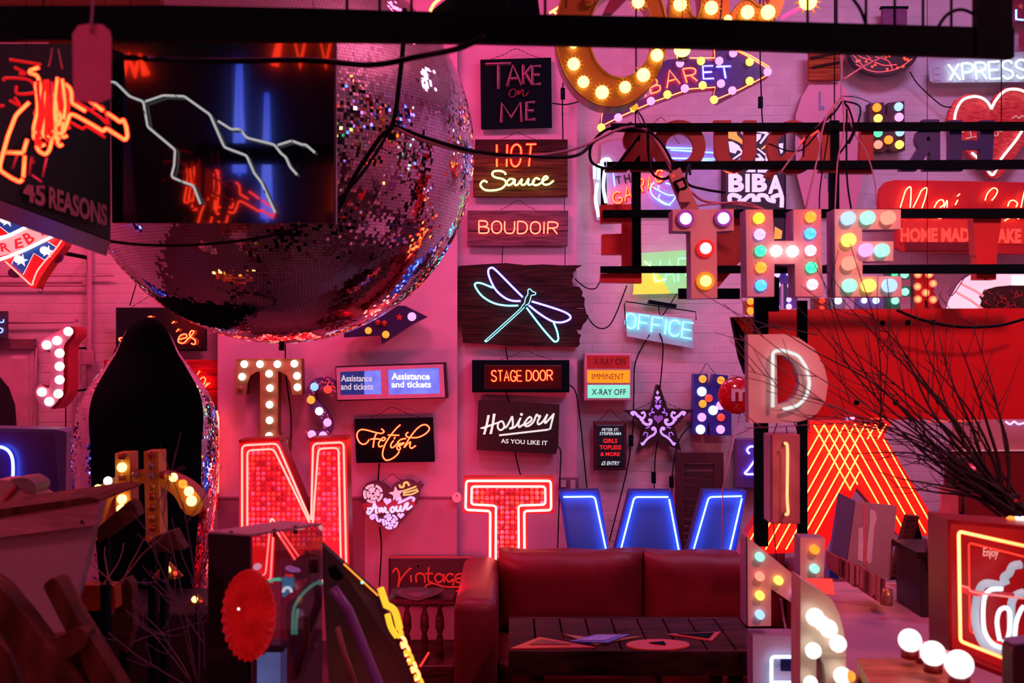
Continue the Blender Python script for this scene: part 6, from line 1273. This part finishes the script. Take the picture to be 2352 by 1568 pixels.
# ================================================================ black cage frame across the top
YB_ = 1.85
t = T('cage_frame', 'black cage frame beam with thin bars crossing the top', 'frame', 1200, 70, YB_)
BM = M('beam_black', (.002,.006,.008), .6, 0, .5, 14, spec=.04)
t.poly('beam', [(-60,14),(380,12),(730,19),(1100,30),(1500,38),(1800,49),(2330,64),(2330,131),(1950,120),(1600,108),(1100,97),(770,93),(-60,92)], 0, .018, BM)
t.poly('corner_post', [(2244,-60),(2326,-60),(2326,131),(2244,128)], -.004, .02, BM)
t.poly('plank', [(-60,-40),(370,-40),(368,14),(-60,14)], .9, .03, wood('plank_brown', (.16,.03,.02), (.30,.07,.05)))
hang(t, (100, 1300, 2285), 20, 2)
for x in (797, 872, 945, 1166, 1252, 1855, 1921, 1989, 2055, 2120, 2185): t.tube('bar', [[(x, -60), (x, 60)]], 3.4, .03, BM, smooth=False, seg=6)
t.tube('bent_wire', [[(1945,-20),(1975,20),(1990,60)], [(2150,70),(2175,34),(2210,22),(2250,40)]], 4, .02, RUBBER)
t = T('picture', 'dark magenta framed picture high on the wall behind bars', 'picture', 2055, 40, 7.1); t.box('canvas', 2027, 18, 2084, 80, 0, .03, M('canvas_magenta', (.16,.03,.12), .6, 0, .3, 40)); t.box('frame', 2024, 14, 2087, 19, -.005, .035, BLACK)
t = T('ceiling_batten', 'red-brown batten strip under the beam at upper left', 'batten', 300, 98, 2.7); t.poly('batten', [(100,88),(740,88),(740,98),(420,101),(400,107),(124,110)], 0, .05, wood('plank_brown', 0, 0))
# ================================================================ black acrylic panel with lightning
YA = 2.5
t = T('lightning_sign', 'black gloss acrylic panel with unlit white lightning tubes', 'sign', 512, 305, YA)
t.poly('acrylic_panel', [(254,99),(770,99),(770,512),(257,512)], 0, .008, M('gloss_black', (.001,.004,.005), .025, 0, .0, 5, coat=1.))
hang(t, (300, 720), 100); t.poly('panel_edge', [(767,98),(772,98),(772,513),(767,513)], -.004, .016, M('edge_slate', (.03,.02,.05), .3))
LT_ = E('lightning_tube', (.50,.54,.55), .75)  # unlit tubes given a faint glow in their material
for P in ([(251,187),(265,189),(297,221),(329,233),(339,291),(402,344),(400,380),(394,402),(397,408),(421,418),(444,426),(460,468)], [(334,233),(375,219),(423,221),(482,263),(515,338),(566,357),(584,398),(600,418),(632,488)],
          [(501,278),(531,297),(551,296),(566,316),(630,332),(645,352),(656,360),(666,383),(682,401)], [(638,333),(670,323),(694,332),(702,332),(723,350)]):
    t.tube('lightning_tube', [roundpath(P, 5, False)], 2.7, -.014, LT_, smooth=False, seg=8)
for x, y in ((332,258),(404,220),(513,340),(417,416),(553,300),(670,322),(571,350),(608,440)): t.tube('tube_clip', [[(x-2,y-4),(x+2,y+4)]], 1, -.02, STEEL, smooth=False)
# ================================================================ 45 REASONS box
t = T('light_box', 'black box lettered 45 REASONS hanging at an angle, left', 'light box', 110, 400, 2.15)
KB = M('green_black', (.003,.022,.018), .5, 0, .3, 3)
def q3(name, pts, mat): 
    vs = [W(*p)-t.org for p in pts]; return mesh(name, vs, [tuple(range(len(vs)))], mat, t.o)
ft = [W(-60,100,2.42), W(254,100,2.46), W(254,552,2.46), W(-60,434,2.05)]; ft = [v-t.org for v in ft]; off = Vector((-.10, .22, .0)); bk = [v+off for v in ft]
mesh('box_body', ft+bk, [(3,2,1,0),(0,1,5,4),(1,2,6,5),(3,0,4,7),(4,5,6,7)], KB, t.o)
mesh('aluminium_underside', [ft[3]+Vector((0,0,-.003)), ft[2]+Vector((0,0,-.003)), bk[2]+Vector((0,0,-.02)), bk[3]+Vector((0,0,-.02))], [(0,1,2,3)], M('aluminium', (.45,.42,.5), .35, .8, .15, 5), t.o)
hang(t, (60, 240), 110)
def slant(x): return 0
# letters lie on the slanted face: interpolate depth between the face corners
def face_pt(px, py):
    f = (px+60)/314.; yb = 434+(552-434)*f; g = (py-100)/(yb-100); Y = (2.42+(2.46-2.42)*f)*(1-g)+(2.05+(2.46-2.05)*f)*g; return W(px, py, Y-.05)-t.org
LG = M('faded_letter', (.34,.20,.26), .6, 0, .5, 40)
for s_, x0, x1 in (('45', 54, 104), ('REASONS', 113, 246)):
    vs, fs = text_mesh(s_, .5, .03); ax = min(v.x for v in vs); bx = max(v.x for v in vs); ay = min(v.y for v in vs); by = max(v.y for v in vs); out = []
    for v in vs:
        u = (v.x-ax)/(bx-ax); g = 1-(v.y-ay)/(by-ay); px = x0+u*(x1-x0); top = 408+(px-54)*.325; hh = 52 if s_ == '45' else 50; out.append(face_pt(px, top+g*hh)+Vector((0, -v.z*.002, 0)))
    mesh('lettering', out, fs, LG, t.o)
# ================================================================ neon revolvers hanging front left
t = T('neon_sign', 'tangled red neon revolvers hanging at upper left', 'sign', 140, 265, 1.95)
zG = lambda p: tr(0, 90, .2232, p)
for P in ([(540,945),(600,975),(650,960),(685,880),(720,765),(790,790),(950,880),(1065,950),(1088,912),(1290,1040),(1312,1000),(1300,900),(1268,820),(1240,855),(1150,790),(1100,760)], [(1060,735),(1000,690),(890,615)], [(880,740),(735,655),(738,560),(720,500),(670,460)],
          [(300,650),(200,745),(160,790),(80,1000),(0,1290),(0,1350),(120,1430),(205,1470),(232,1440)], [(240,1420),(255,1200)], [(400,290),(310,320),(300,345),(380,370),(402,420)], [(540,1010),(510,1140),(470,1190),(400,1155),(375,1100)], [(280,1030),(240,1165)], [(560,870),(605,890),(630,800),(600,740)], [(60,1165),(240,1170)]):
    t.tube('neon_tube', [roundpath(zG(P), 6, False)], 4.3, -.04, N('neon_gun', (1,.048,.012), (1,.001,.0005), 14), smooth=False)
random.seed(5)
for i in range(26):
    x = random.uniform(330, 700); y0 = random.uniform(380, 620); y1 = random.uniform(720, 1080); P = [(x, y0), (x+random.uniform(-30, 30), (y0+y1)/2), (x+random.uniform(-40, 20), y1), (x+random.uniform(20, 60), y1+10)]
    t.tube('back_tube', [zG(P)], 4.0, random.uniform(.02, .10), E('neon_red_dim', (1,.012,.010), 1.0) if i % 4 else N('neon_gun', 0, 0))
for P in ([(100,210),(300,240),(420,260)], [(150,290),(260,350),(200,360)], [(40,430),(60,400),(300,420),(360,540),(180,560),(170,480)], [(100,630),(200,680),(150,600)], [(720,850),(850,920),(900,900),(1080,1010)], [(780,640),(1000,780),(1100,870)], [(930,740),(1050,690),(1120,880)], [(0,690),(40,680)]): t.tube('back_tube', [zG(P)], 3.6, .08, E('neon_red_faint', (.8,.006,.006), .65))
for P in ([(130,1330),(180,1180)], [(300,1400),(330,1200),(350,1280)], [(440,1420),(480,1220)], [(330,1400),(430,1470)]): t.tube('unlit_tube', [zG(P)], 3.2, .04, M('unlit_mauve', (.35,.12,.25), .25), smooth=False)
for P in ([(540,90),(520,200),(500,280)], [(600,100),(640,300)]): t.tube('hanging_cord', [zG(P)], 2.0, .02, CTR)
hang(t, (120,), 120); t.tube('support_rod', [zG([(400,430),(400,1100)]), zG([(520,430),(510,1000)])], 2.2, .0, M('clear_rod', (.5,.12,.2), .2), smooth=False)
# pink tag in front
t = T('price_tag', 'blurred blank pink paper tag hanging from beam at upper left', 'tag', 209, 140, 1.45)
t.poly('tag', [(166,78),(180,58),(200,55),(235,56),(252,70),(255,88),(254,225),(225,238),(168,230)], 0, .002, M('tag_pink', (.75,.14,.26), .8, 0, .15, 20), holes=[ell(208,72,4,4,10)]); t.tube('string', [[(208,74),(211,40),(216,-30)]], 3, -.002, CP)
# ================================================================ rotated euro marquee
YE_ = 3.6
t = T('marquee_letter', 'brown-gold euro sign marquee turned on its side with bulbs', 'sign', 330, 1130, YE_)
EUB = M('euro_brown', (.62,.22,.03), .5, 0, .35, 9)
outer = ell(332,1180,138,98,30,180,360); inner = ell(332,1182,84,72,24,350,190)
t.poly('arc_body', [(194,1182)]+outer[1:-1]+[(467,1160),(460,1176),(444,1186),(425,1180),(416,1165)]+inner+[(226,1240),(206,1240)], -.02, .08, EUB, side=M('euro_side', (.45,.08,.03), .4))
arm(t, 349, 1100, 3.95); stand(t, 340, 356, 1244, .03); t.poly('bar', [(264,1041),(298,1040),(300,1160),(266,1192)], -.026, .08, EUB); t.poly('bar', [(330,1037),(364,1036),(368,1240),(352,1248),(335,1242)], -.026, .08, EUB)
for x, y, m, r in ((280,1049,EOFO,9),(280,1073,BY,11),(279,1097,EOFA,9),(280,1121,BO,9),(280,1146,BY,11),(278,1168,BY,10),(248,1104,BW,10),(225,1121,BY,9),(206,1137,BY,10),(311,1090,EOFP,9),(346,1045,EOFO,9),(346,1069,EOFP,9),(347,1092,EOFP,9),(348,1117,EOFA,9),(349,1140,EOFO,9),(349,1165,EOFO,9),(349,1190,EOFA,9),(350,1213,EOFO,8),(351,1238,EOFA,8),(374,1091,EOFO,9),(398,1096,BY,10),(420,1111,BO,10),(434,1128,BY,11),(440,1150,BY,12)): t.bulb(x, y, r, -.04, m, socket=SOCK)
# gold cones with bulbs
for x, y, s_, l in ((385,1308,1,'small gold reflector cone with lit bulb among the twigs'), (450,1375,.65,'smaller gold reflector cone behind lilac twigs')):
    t = T('reflector_lamp', l, 'lamp', x, y, 3.0); n = 16; V = []; Fc = []
    for r, z in ((6*s_, 18*s_), (34*s_, -16*s_), (30*s_, -16*s_)):
        for k in range(n): a = 2*math.pi*k/n; V.append(t.p(x, y)+Vector((math.cos(a)*r*t.k, math.sin(a)*r*t.k, z*t.k)))
    for i in range(2):
        for k in range(n): Fc.append((i*n+k, (i+1)*n+k, (i+1)*n+(k+1) % n, i*n+(k+1) % n))
    mesh('cone', V, Fc, M('cone_gold', (.45,.16,.04), .3, .6, .2, 10), t.o, True); stand(t, x-2*s_, x+2*s_, y+14*s_, .006); t.bulb(x-4*s_, y+1, 11*s_, -36*s_*t.k, BY, seg=10); t.bulb(x+18*s_, y+8*s_, 5*s_, -30*s_*t.k, BR, seg=8)
# ================================================================ lower left pile
t = T('crate', 'large mauve-grey wooden crate tilted at the lower left', 'crate', 80, 1350, 2.7)
CRT = M('crate_mauve', (.50,.32,.36), .6, 0, .12, 3); CRW = wood('crate_pale_wood', (.42,.16,.20), (.66,.30,.36), (2, 4, 12), .5)
t.poly('side_panel', [(-80,1240),(216,1204),(186,1330),(165,1402),(140,1490),(100,1640),(100,2560),(-80,2560)], 0, .04, CRT)
t.poly('top_board', [(-80,1195),(226,1146),(229,1152),(216,1206),(-80,1244)], -.03, .05, CRW); t.poly('lid', [(-80,1180),(205,1141),(229,1146),(228,1152),(-80,1200)], -.035, .3, WOODR); t.bulb(188,1198,4,-.035,STEEL,'bolt_head',flat=.4,seg=8)
t = T('rocking_horse', 'pale painted wooden animal head with red strap behind crate', 'toy', 50, 1140, 3.2)
t.poly('head', roundpath([(-40,1110),(0,1100),(50,1108),(78,1130),(112,1150),(112,1180),(-40,1185)], 14), 0, .09, M('horse_cream', (.55,.28,.28), .45, 0, .12, 8)); t.poly('mane', roundpath([(20,1100),(60,1096),(84,1112),(80,1132),(55,1128)], 8), -.01, .1, M('mane_grey', (.25,.16,.18), .6)); t.bulb(62,1147,7,-.002,BLACK,'eye',flat=.4,seg=12); t.tube('strap', [[(38,1118),(18,1140),(0,1162),(-20,1164)]], 5, -.005, RS); t.tube('mouth_line', [[(28,1150),(45,1156)]], 2, -.002, BLACK)
RW = WOODR
t = T('wooden_chair', 'upturned red-brown wooden chair legs crossing at bottom left', 'chair', 130, 1470, 2.1)
def bar(pts, yo, th, nm): t.poly(nm, roundpath(pts, 8), yo, th, RW)
bar([(-40,1320),(0,1346),(62,1420),(120,1500),(180,1600),(110,1640),(50,1540),(0,1450),(-40,1400)], -.05, .05, 'leg'); bar([(98,1345),(118,1326),(134,1334),(168,1400),(210,1468),(290,1600),(230,1620),(180,1500),(140,1430)], .0, .05, 'leg'); bar([(40,1440),(100,1470),(135,1462),(180,1440),(200,1452),(190,1490),(140,1520),(95,1505)], -.02, .05, 'stretcher'); bar([(-40,1440),(20,1500),(45,1568),(45,1640),(-40,1640)], .03, .05, 'seat_rail')
t.poly('back_rest', roundpath([(150,1500),(190,1478),(215,1500),(230,1640),(130,1640)], 10), .04, .04, RW)
for i, (P, l) in enumerate((([(220,1215),(296,1150),(308,1158),(318,1184),(240,1238),(226,1250)], 'short brown board tilted over the euro sign foot'), ([(350,1235),(398,1218),(422,1262),(360,1268)], 'small brown board piece beneath the euro bars'), ([(185,1343),(262,1345),(266,1398),(240,1402),(172,1402)], 'orange-red block of wood beside the crate'), ([(266,1340),(290,1328),(302,1345),(306,1440),(290,1500),(262,1480)], 'dark upright timber piece by the orange-red block'))):
    t = T('timber_offcut', l, 'timber', P[0][0], P[0][1], 2.75+.08*i); stand(t, *((230,246),(366,380),(200,240),(275,290))[i], (1240,1264,1400,1480)[i], .03, .01); t.poly('board', P, 0, .05, (wood('offcut_brown', (.06,.02,.015), (.14,.04,.03)), wood('offcut_brown', 0, 0), wood('offcut_orange', (.28,.04,.015), (.45,.08,.03)), wood('offcut_brown', 0, 0))[i])
t = T('neon_fragment', 'small violet neon curl at the very bottom left', 'sign', 60, 1560, 2.2); t.tube('neon_tube', [[(46,1552),(56,1558),(64,1575),(80,1590)]], 4.5, 0, NVI)
# black cabinet added to fill the dark void below the clutter
t = T('void_filler_cabinet', 'added black cabinet filling the dark void behind the twigs', 'cabinet', 360, 1500, 3.9)
t.box('body', 170, 1395, 560, 1700, 0, .3, M('cabinet_black', (.006,.006,.008), .5)); t.box('door', 180, 1405, 365, 1690, -.015, .015, M('cabinet_black2', (.010,.006,.008), .5)); t.box('door', 372, 1405, 550, 1690, -.015, .015, M('cabinet_black2', 0, 0)); t.bulb(355,1480,4,-.03,STEEL,'knob',seg=8)
# ================================================================ acrylic case in the middle foreground
ZB_ = EYE-(1229-784)/F*2.25
A = onz(480,1224,ZB_); Bc = onz(577,1231,ZB_); Cc = onz(738,1205,ZB_); Dd = A+Cc-Bc
t = T('display_case', 'clear acrylic display case with lamps and red rosette inside', 'display case', 600, 1400, 2.3)
def clearmat():
    m = bpy.data.materials.new('clear_acrylic'); m.use_nodes = True; nt = m.node_tree; nt.nodes.clear(); o = nt.nodes.new('ShaderNodeOutputMaterial'); tr_ = nt.nodes.new('ShaderNodeBsdfTransparent'); g = nt.nodes.new('ShaderNodeBsdfGlossy'); g.inputs['Roughness'].default_value = .03; mx = nt.nodes.new('ShaderNodeMixShader')
    tr_.inputs[0].default_value = (.80,.70,.76,1); f = nt.nodes.new('ShaderNodeFresnel'); f.inputs[0].default_value = 1.6; nt.links.new(f.outputs[0], mx.inputs[0]); nt.links.new(tr_.outputs[0], mx.inputs[1]); nt.links.new(g.outputs[0], mx.inputs[2]); nt.links.new(mx.outputs[0], o.inputs[0]); return m
CA = clearmat(); dn = Vector((0, 0, -(ZB_-.9)))
def pane(nm, P, mat, th=.004):
    P = [Vector(p)-t.org for p in P]; nrm = (P[1]-P[0]).cross(P[2]-P[0]).normalized()*th; n = len(P); v = P+[p+nrm for p in P]
    return mesh(nm, v, [tuple(range(n)), tuple(range(n, 2*n))[::-1]]+[(i, i+n, (i+1) % n+n, (i+1) % n) for i in range(n)], mat, t.o)
TOPM = M('case_top_frosted', (.42,.26,.32), .25, 0, .1, 4)
pane('top_panel', (A, Bc, Cc, Dd), TOPM); pane('front_pane', (Bc+dn, Cc+dn, Cc, Bc), CA); pane('left_pane', (A+dn, Bc+dn, Bc, A), M('smoked_acrylic', (.010,.006,.010), .06, 0, .2, 6)); pane('right_pane', (Cc+dn, Dd+dn, Dd, Cc), CA)
V, Fc = tube_geo([[Bc-t.org, Bc+dn-t.org]], .0032, 6); mesh('edge_strip', V, Fc, M('edge_pink', (.45,.12,.2), .3), t.o); v_, f_ = boxw((-.16, -.04, -t.org.z), (.14, .10, .9-t.org.z)); mesh('pedestal', v_, f_, BLACK, t.o); pane('base', (A+dn, Dd+dn, Cc+dn, Bc+dn), BLACK)
for p in (A*.5+Bc*.5, Bc*.7+Cc*.3, Bc*.4+Cc*.6): 
    q = p-t.org; V, Fc = tube_geo([[q+Vector((0, .01, -.012)), q+Vector((0, .01, .006))]], .005, 8); mesh('bolt', V, Fc, STEEL, t.o)
# contents (separate things standing in the case)
Yc = 2.42
t = T('rosette', 'red pleated rosette disc inside the acrylic case', 'decoration', 572, 1412, 2.2); V = []; Fc = []; n = 56
for ring, (r, d) in enumerate(((0, .03), (.35, .02), (.62, .012), (1., 0), (1.0, -.012), (0, -.012))):
    for k in range(n):
        a = 2*math.pi*k/n; rr = r*(1+.025*(k % 2)*(r > .5)); V.append(t.p(572+60*rr*math.cos(a), 1412+103*rr*math.sin(a))+Vector((0, -d-.012*(k % 2)*(r > .3), 0)))
for i in range(5):
    for k in range(n): Fc.append((i*n+k, i*n+(k+1) % n, (i+1)*n+(k+1) % n, (i+1)*n+k))
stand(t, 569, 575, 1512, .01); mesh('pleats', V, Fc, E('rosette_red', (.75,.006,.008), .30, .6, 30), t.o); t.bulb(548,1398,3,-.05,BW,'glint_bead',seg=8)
t = T('lamp_disc', 'magenta disc holding red, orange and lilac oval lamps', 'lamp', 606, 1410, 2.36); t.poly('disc', ell(600,1415,30,90,28), .0, .01, M('disc_magenta', (.45,.02,.08), .4))
for x, y, c in ((600,1379,BR),(606,1413,BO),(611,1445,E('oval_lilac', (.8,.65,1), 1.0))): t.poly('oval_lamp', ell(x, y, 17, 9, 18), -.02, .015, c)
t = T('lamp_reflections', 'two pinkish oval lamp reflections glowing high in case', 'lamp', 630, 1302, 2.45); t.poly('oval_lamp', ell(590,1302,9,7,16), 0, .01, E('oval_pink', (1,.55,.65), 1.0)); t.poly('oval_lamp', [(655,1302),(665,1300),(688,1308),(688,1314),(668,1314),(656,1308)], 0, .01, E('oval_violet', (.75,.3,.9), .9)); t.tube('coral_bar', [[(655,1320),(674,1322)]], 3, 0, BR, smooth=False)  # glowing shapes drawn in as reflections of lamps
t = T('neon_sign', 'green glowing bent tubes inside the acrylic case', 'sign', 660, 1390, 2.42); t.tube('glow_tube', [[(672,1456),(673,1420),(676,1395),(690,1370),(712,1348),(737,1333)], [(680,1456),(681,1420),(684,1398)], [(600,1350),(612,1338),(628,1331),(648,1330)]], 4, 0, NGR); t.bulb(588,1343,11,0,NGR,'tube_end',seg=12); t.bulb(736,1338,6,0,NGR,'tube_end',seg=8)
t = T('eye_lamp', 'teal square lamp with white ring like an eye in case', 'lamp', 660, 1345, 2.40); t.poly('square', [(648,1328),(674,1330),(672,1352),(656,1370),(648,1370)], 0, .02, E('teal_panel', (.01,.25,.45), .8)); t.tube('ring', [ell(660,1358,9,9,14,170,370)], 3.5, -.01, E('ring_white', (.7,.95,1), 1.3))
t = T('frosted_block', 'pale blue cloudy block at the bottom of the case', 'block', 620, 1530, 2.42); t.box('block', 590, 1496, 648, 1640, 0, .05, E('block_blue', (.16,.26,.62), .75, .6, 9)); t.box('block_top', 590, 1482, 650, 1498, 0, .05, M('block_top_blue', (.05,.08,.25), .4))
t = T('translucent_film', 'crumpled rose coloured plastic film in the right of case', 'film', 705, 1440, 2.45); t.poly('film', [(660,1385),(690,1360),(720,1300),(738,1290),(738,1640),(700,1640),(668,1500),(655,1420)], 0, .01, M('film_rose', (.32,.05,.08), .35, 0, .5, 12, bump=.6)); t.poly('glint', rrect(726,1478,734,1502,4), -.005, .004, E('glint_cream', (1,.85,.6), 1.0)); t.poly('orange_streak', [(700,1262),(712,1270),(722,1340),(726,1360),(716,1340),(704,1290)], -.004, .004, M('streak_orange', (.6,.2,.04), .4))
t = T('magenta_bowl', 'dark magenta domed bowl seen through the case top', 'bowl', 690, 1300, 2.5); t.poly('dome', ell(712,1320,50,48,20,180,360)+[(762,1330),(660,1330)], .1, .05, M('bowl_magenta', (.22,.008,.05), .25))
# ================================================================ edge-on sign with yellow neon
t = T('neon_sign', 'dark sign seen edge-on with blazing yellow neon edge', 'sign', 880, 1450, 2.5)
vs = [W(738,1250,2.6), W(868,1368,2.62), W(1000,1640,2.5), W(905,1640,2.3), W(800,1400,2.45)]; 
P3 = [v-t.org for v in (W(736,1248,2.5), W(868,1366,2.62), W(1000,1640,2.55), W(760,1640,2.35))]
mesh('board', P3+[p+Vector((0, .03, 0)) for p in P3], [(3,2,1,0),(4,5,6,7),(0,1,5,4),(1,2,6,5),(2,3,7,6),(3,0,4,7)], M('board_brown_black', (.030,.008,.008), .5, 0, .2, 4, spec=.2), t.o); stand(t, 800, 960, 1640, .1)
def p4(x, y, Y): return W(x, y, Y)-t.org
V, Fc = tube_geo([[p4(790,1295,2.53), p4(868,1367,2.6)]], .0022, 6); mesh('edge_lamp', V, Fc, BO, t.o)
V, Fc = tube_geo([[p4(765,1350,2.36), p4(800,1400,2.36), p4(868,1568,2.3), p4(890,1640,2.28)]], .012, 8); mesh('plum_tube', V, Fc, M('plum_tube', (.20,.07,.30), .3), t.o, True)
t.poly('ribbed_handle', roundpath([(751,1305),(770,1298),(790,1325),(780,1334),(762,1330)], 5), -.16, .02, BLACK); V, Fc = tube_geo([[p4(775,1440,2.33), p4(790,1500,2.33), p4(826,1600,2.3)]], .007, 8); mesh('rose_edge', V, Fc, M('rose_edge', (.30,.08,.10), .4), t.o, True)
YLB = E('yellow_glow', (1,.58,.03), 1.1); random.seed(17)
for P, r in (([(874,1350),(880,1368),(888,1392)], 8), ([(884,1388),(905,1400),(915,1430),(918,1444)], 8), ([(890,1410),(898,1440),(912,1462)], 7), ([(915,1440),(922,1455),(912,1462)], 5)): t.tube('neon_tube', [P], r, -.04, YLB, seg=8)
for i in range(9):
    u = i/8; x = 918+u*62; y = 1462+u*150; t.tube('neon_tube', [[(x-6, y-4), (x+8, y+2), (x+14, y+18), (x+4, y+24)]], 4.2, -.04+.02*(i % 2), (NFR, NOR, YLB)[i % 3], seg=6)
t.tube('neon_tube', [[(965,1530),(985,1498)]], 2, -.02, BR, smooth=False); t.bulb(832,1337,4,-.02,BMI,'green_glint',seg=8)
# ================================================================ neon on unseen walls: few inferred from reflections, rest added for the mirrors
random.seed(41)
def backsign(label, x, z, kind, mat, wd, hg, wall='front'):
    e = bpy.data.objects.new('neon_sign', None); COL.objects.link(e); e['label'] = label; e['category'] = 'sign'
    if wall == 'front': e.location = (x, YF+.05, z); e.rotation_euler = (0, 0, math.pi)
    elif wall == 'left': e.location = (X0+.05, x, z); e.rotation_euler = (0, 0, math.pi/2)
    else: e.location = (X1-.05, x, z); e.rotation_euler = (0, 0, -math.pi/2)
    a, b = wd/2, hg/2
    v, f = boxw((-a-.04, -.01, -b-.04), (a+.04, .01, b+.04)); mesh('backing_board', v, f, BLACK, e)
    if kind == 'bars': paths = [[Vector((-a+wd*i/3, -.05, -b)), Vector((-a+wd*i/3, -.05, b))] for i in range(4)]
    elif kind == 'ring': paths = [[Vector((a*math.cos(i*.3142), -.05, b*math.sin(i*.3142))) for i in range(21)]]
    elif kind == 'zig': paths = [[Vector((-a+wd*i/6, -.05, b if i % 2 else -b)) for i in range(7)]]
    else: paths = [[Vector((-a, -.05, -b)), Vector((a, -.05, -b)), Vector((a, -.05, b)), Vector((-a, -.05, b)), Vector((-a, -.05, -b))]]
    V, Fc = tube_geo(paths, .03 if kind == 'zig' else .018, 6); mesh('neon_tube', V, Fc, mat, e, True)
    return e
BS = [('red neon zigzag on a glowing round board, front wall', -2.5, 3.9, 'zig', NR, .22, .12), ('tall blue neon bars on the front wall', -1.78, 3.55, 'zig', NBL, .04, .7), ('second blue neon bars on the front wall', -1.6, 3.3, 'zig', NBL, .03, .8), ('thin red neon bars on the front wall', -1.1, 2.95, 'zig', NR, .04, .6), ('green neon zigzag high on the front wall', -2.2, 4.2, 'zig', NGR, .8, .2),
 ('red neon zigzag beside the blue bars', -1.3, 4.1, 'zig', NR, .5, .4), ('added pink neon box at eye height, front wall', .5, 2.4, 'box', NPK, .8, .5), ('added cyan neon ring right of pink box', 1.6, 2.7, 'ring', NCY, .6, .6), ('added white neon bars right of cyan ring', 2.6, 2.2, 'bars', NW, .5, .7), ('added orange neon box low on front wall', 1.2, 1.2, 'box', NOR, .9, .4), ('added red neon ring low on the front wall', -.4, 1.1, 'ring', NR, .7, .6), ('added violet neon box high on the front wall', .2, 3.8, 'box', NVI, 1.0, .3), ('added pale blue zigzag high right, front wall', 2.4, 3.8, 'zig', NLB, 1.0, .4), ('added yellow neon ring at far right, front wall', 3.6, 3.0, 'ring', NYE, .5, .5), ('added large red neon bars, front wall left corner', -3.4, 2.2, 'bars', NR, .8, .9)]
for s_ in BS: backsign(*s_)
FM = [BW, BR, E('sparkle_blue', (.1,.25,1), 2.5), E('sparkle_violet', (.5,.2,1), 2.2), BO, E('sparkle_green', (.05,.8,.4), 1.6), E('sparkle_pink', (1,.3,.5), 2.2)]
def fairy(label, a, b, sag, n, cols):  # unseen bulb strings added so the mirror tiles sparkle
    e = bpy.data.objects.new('added_sparkle_string', None); COL.objects.link(e); e['label'] = label; e['category'] = 'added string lights'; e.location = a
    A = Vector(a); D = Vector(b)-A; P = [D*(i/24)-Vector((0, 0, sag*math.sin(math.pi*i/24))) for i in range(25)]
    V, Fc = tube_geo([P], .004, 4); mesh('wire', V, Fc, RUBBER, e, True)
    key = []
    for j, m_ in enumerate(cols):
        k2 = ('fairy', m_.name)
        if k2 not in _bulbs:
            bm = bmesh.new(); bmesh.ops.create_icosphere(bm, subdivisions=1, radius=.042); me = bpy.data.meshes.new('bulb'); bm.to_mesh(me); bm.free(); me.materials.append(m_); _bulbs[k2] = me
    for i in range(n):
        u = (i+.5)/n; o = bpy.data.objects.new('bulb', _bulbs[('fairy', cols[i % len(cols)].name)]); COL.objects.link(o); o.parent = e; o.location = D*u-Vector((0, 0, sag*math.sin(math.pi*u)+.03))
for i in range(5): fairy('added string of coloured sparkle bulbs on the front wall, row %s' % ('top', 'second', 'middle', 'fourth', 'lowest')[i], (-.6, YF+.35, 4.6-i*.8), (4.2, YF+.35, 4.5-i*.75), .2, 18, [FM[(i+j) % 7] for j in (0, 2, 3, 1, 6)])
for i in range(4): fairy('added string of sparkle bulbs along the right wall, row %s' % ('top', 'second', 'third', 'lowest')[i], (4.2, -1.1, 4.4-i*.9), (4.2, 4.2, 4.5-i*.9), .2, 18, [FM[(i+j) % 7] for j in (1, 0, 3, 5, 2)])
for i in range(2): fairy('added string of sparkle bulbs slung %s under the ceiling' % ('forward', 'rearward')[i], (.4, .2+i*1.3, 4.9), (4.3, 1.2+i*1.3, 4.9), .25, 16, [FM[(i+j) % 7] for j in (0, 3, 1, 6)])
for s_ in (('added red neon box on the left wall', 1.0, 2.6, 'box', NR, .9, .6), ('added violet neon ring on the left wall', 2.4, 3.2, 'ring', NVI, .8, .6), ('added blue neon bars low on the left wall', 3.4, 1.4, 'bars', NBL, .9, .5), ('added orange zigzag on the left wall', 2.3, 1.6, 'zig', NOR, .9, .4)): backsign(*s_, wall='left')
for s_ in (('added pink neon box on the right wall', 2.2, 3.4, 'box', NPK, 1.1, .7), ('added white neon bars on the right wall', 3.4, 2.6, 'bars', NW, .8, .8), ('added red neon ring on the right wall', 1.2, 2.2, 'ring', NR, .9, .7), ('added violet zigzag high on the right wall', 3.0, 4.2, 'zig', NVI, 1.2, .4), ('added cyan neon box on the right wall', .6, 3.4, 'box', NCY, .7, .4)): backsign(*s_, wall='right')

# ================================================================ tidy: a thing with one plain child becomes that mesh
for r in [o for o in COL.objects if o.type == 'EMPTY' and not o.parent and 'category' in o]:
    ch = [c for c in COL.objects if c.parent == r] if False else list(r.children)
    if len(ch) == 1 and not ch[0].children and ch[0].location.length < 1e-6 and ch[0].type == 'MESH':
        c = ch[0]; keys = {k: r[k] for k in ('label', 'category', 'group', 'kind') if k in r}; nm = r.name; loc = r.location.copy(); rot = r.rotation_euler.copy()
        bpy.data.objects.remove(r); c.parent = None; c.location = loc; c.rotation_euler = rot; c.name = nm
        for k, v in keys.items(): c[k] = v
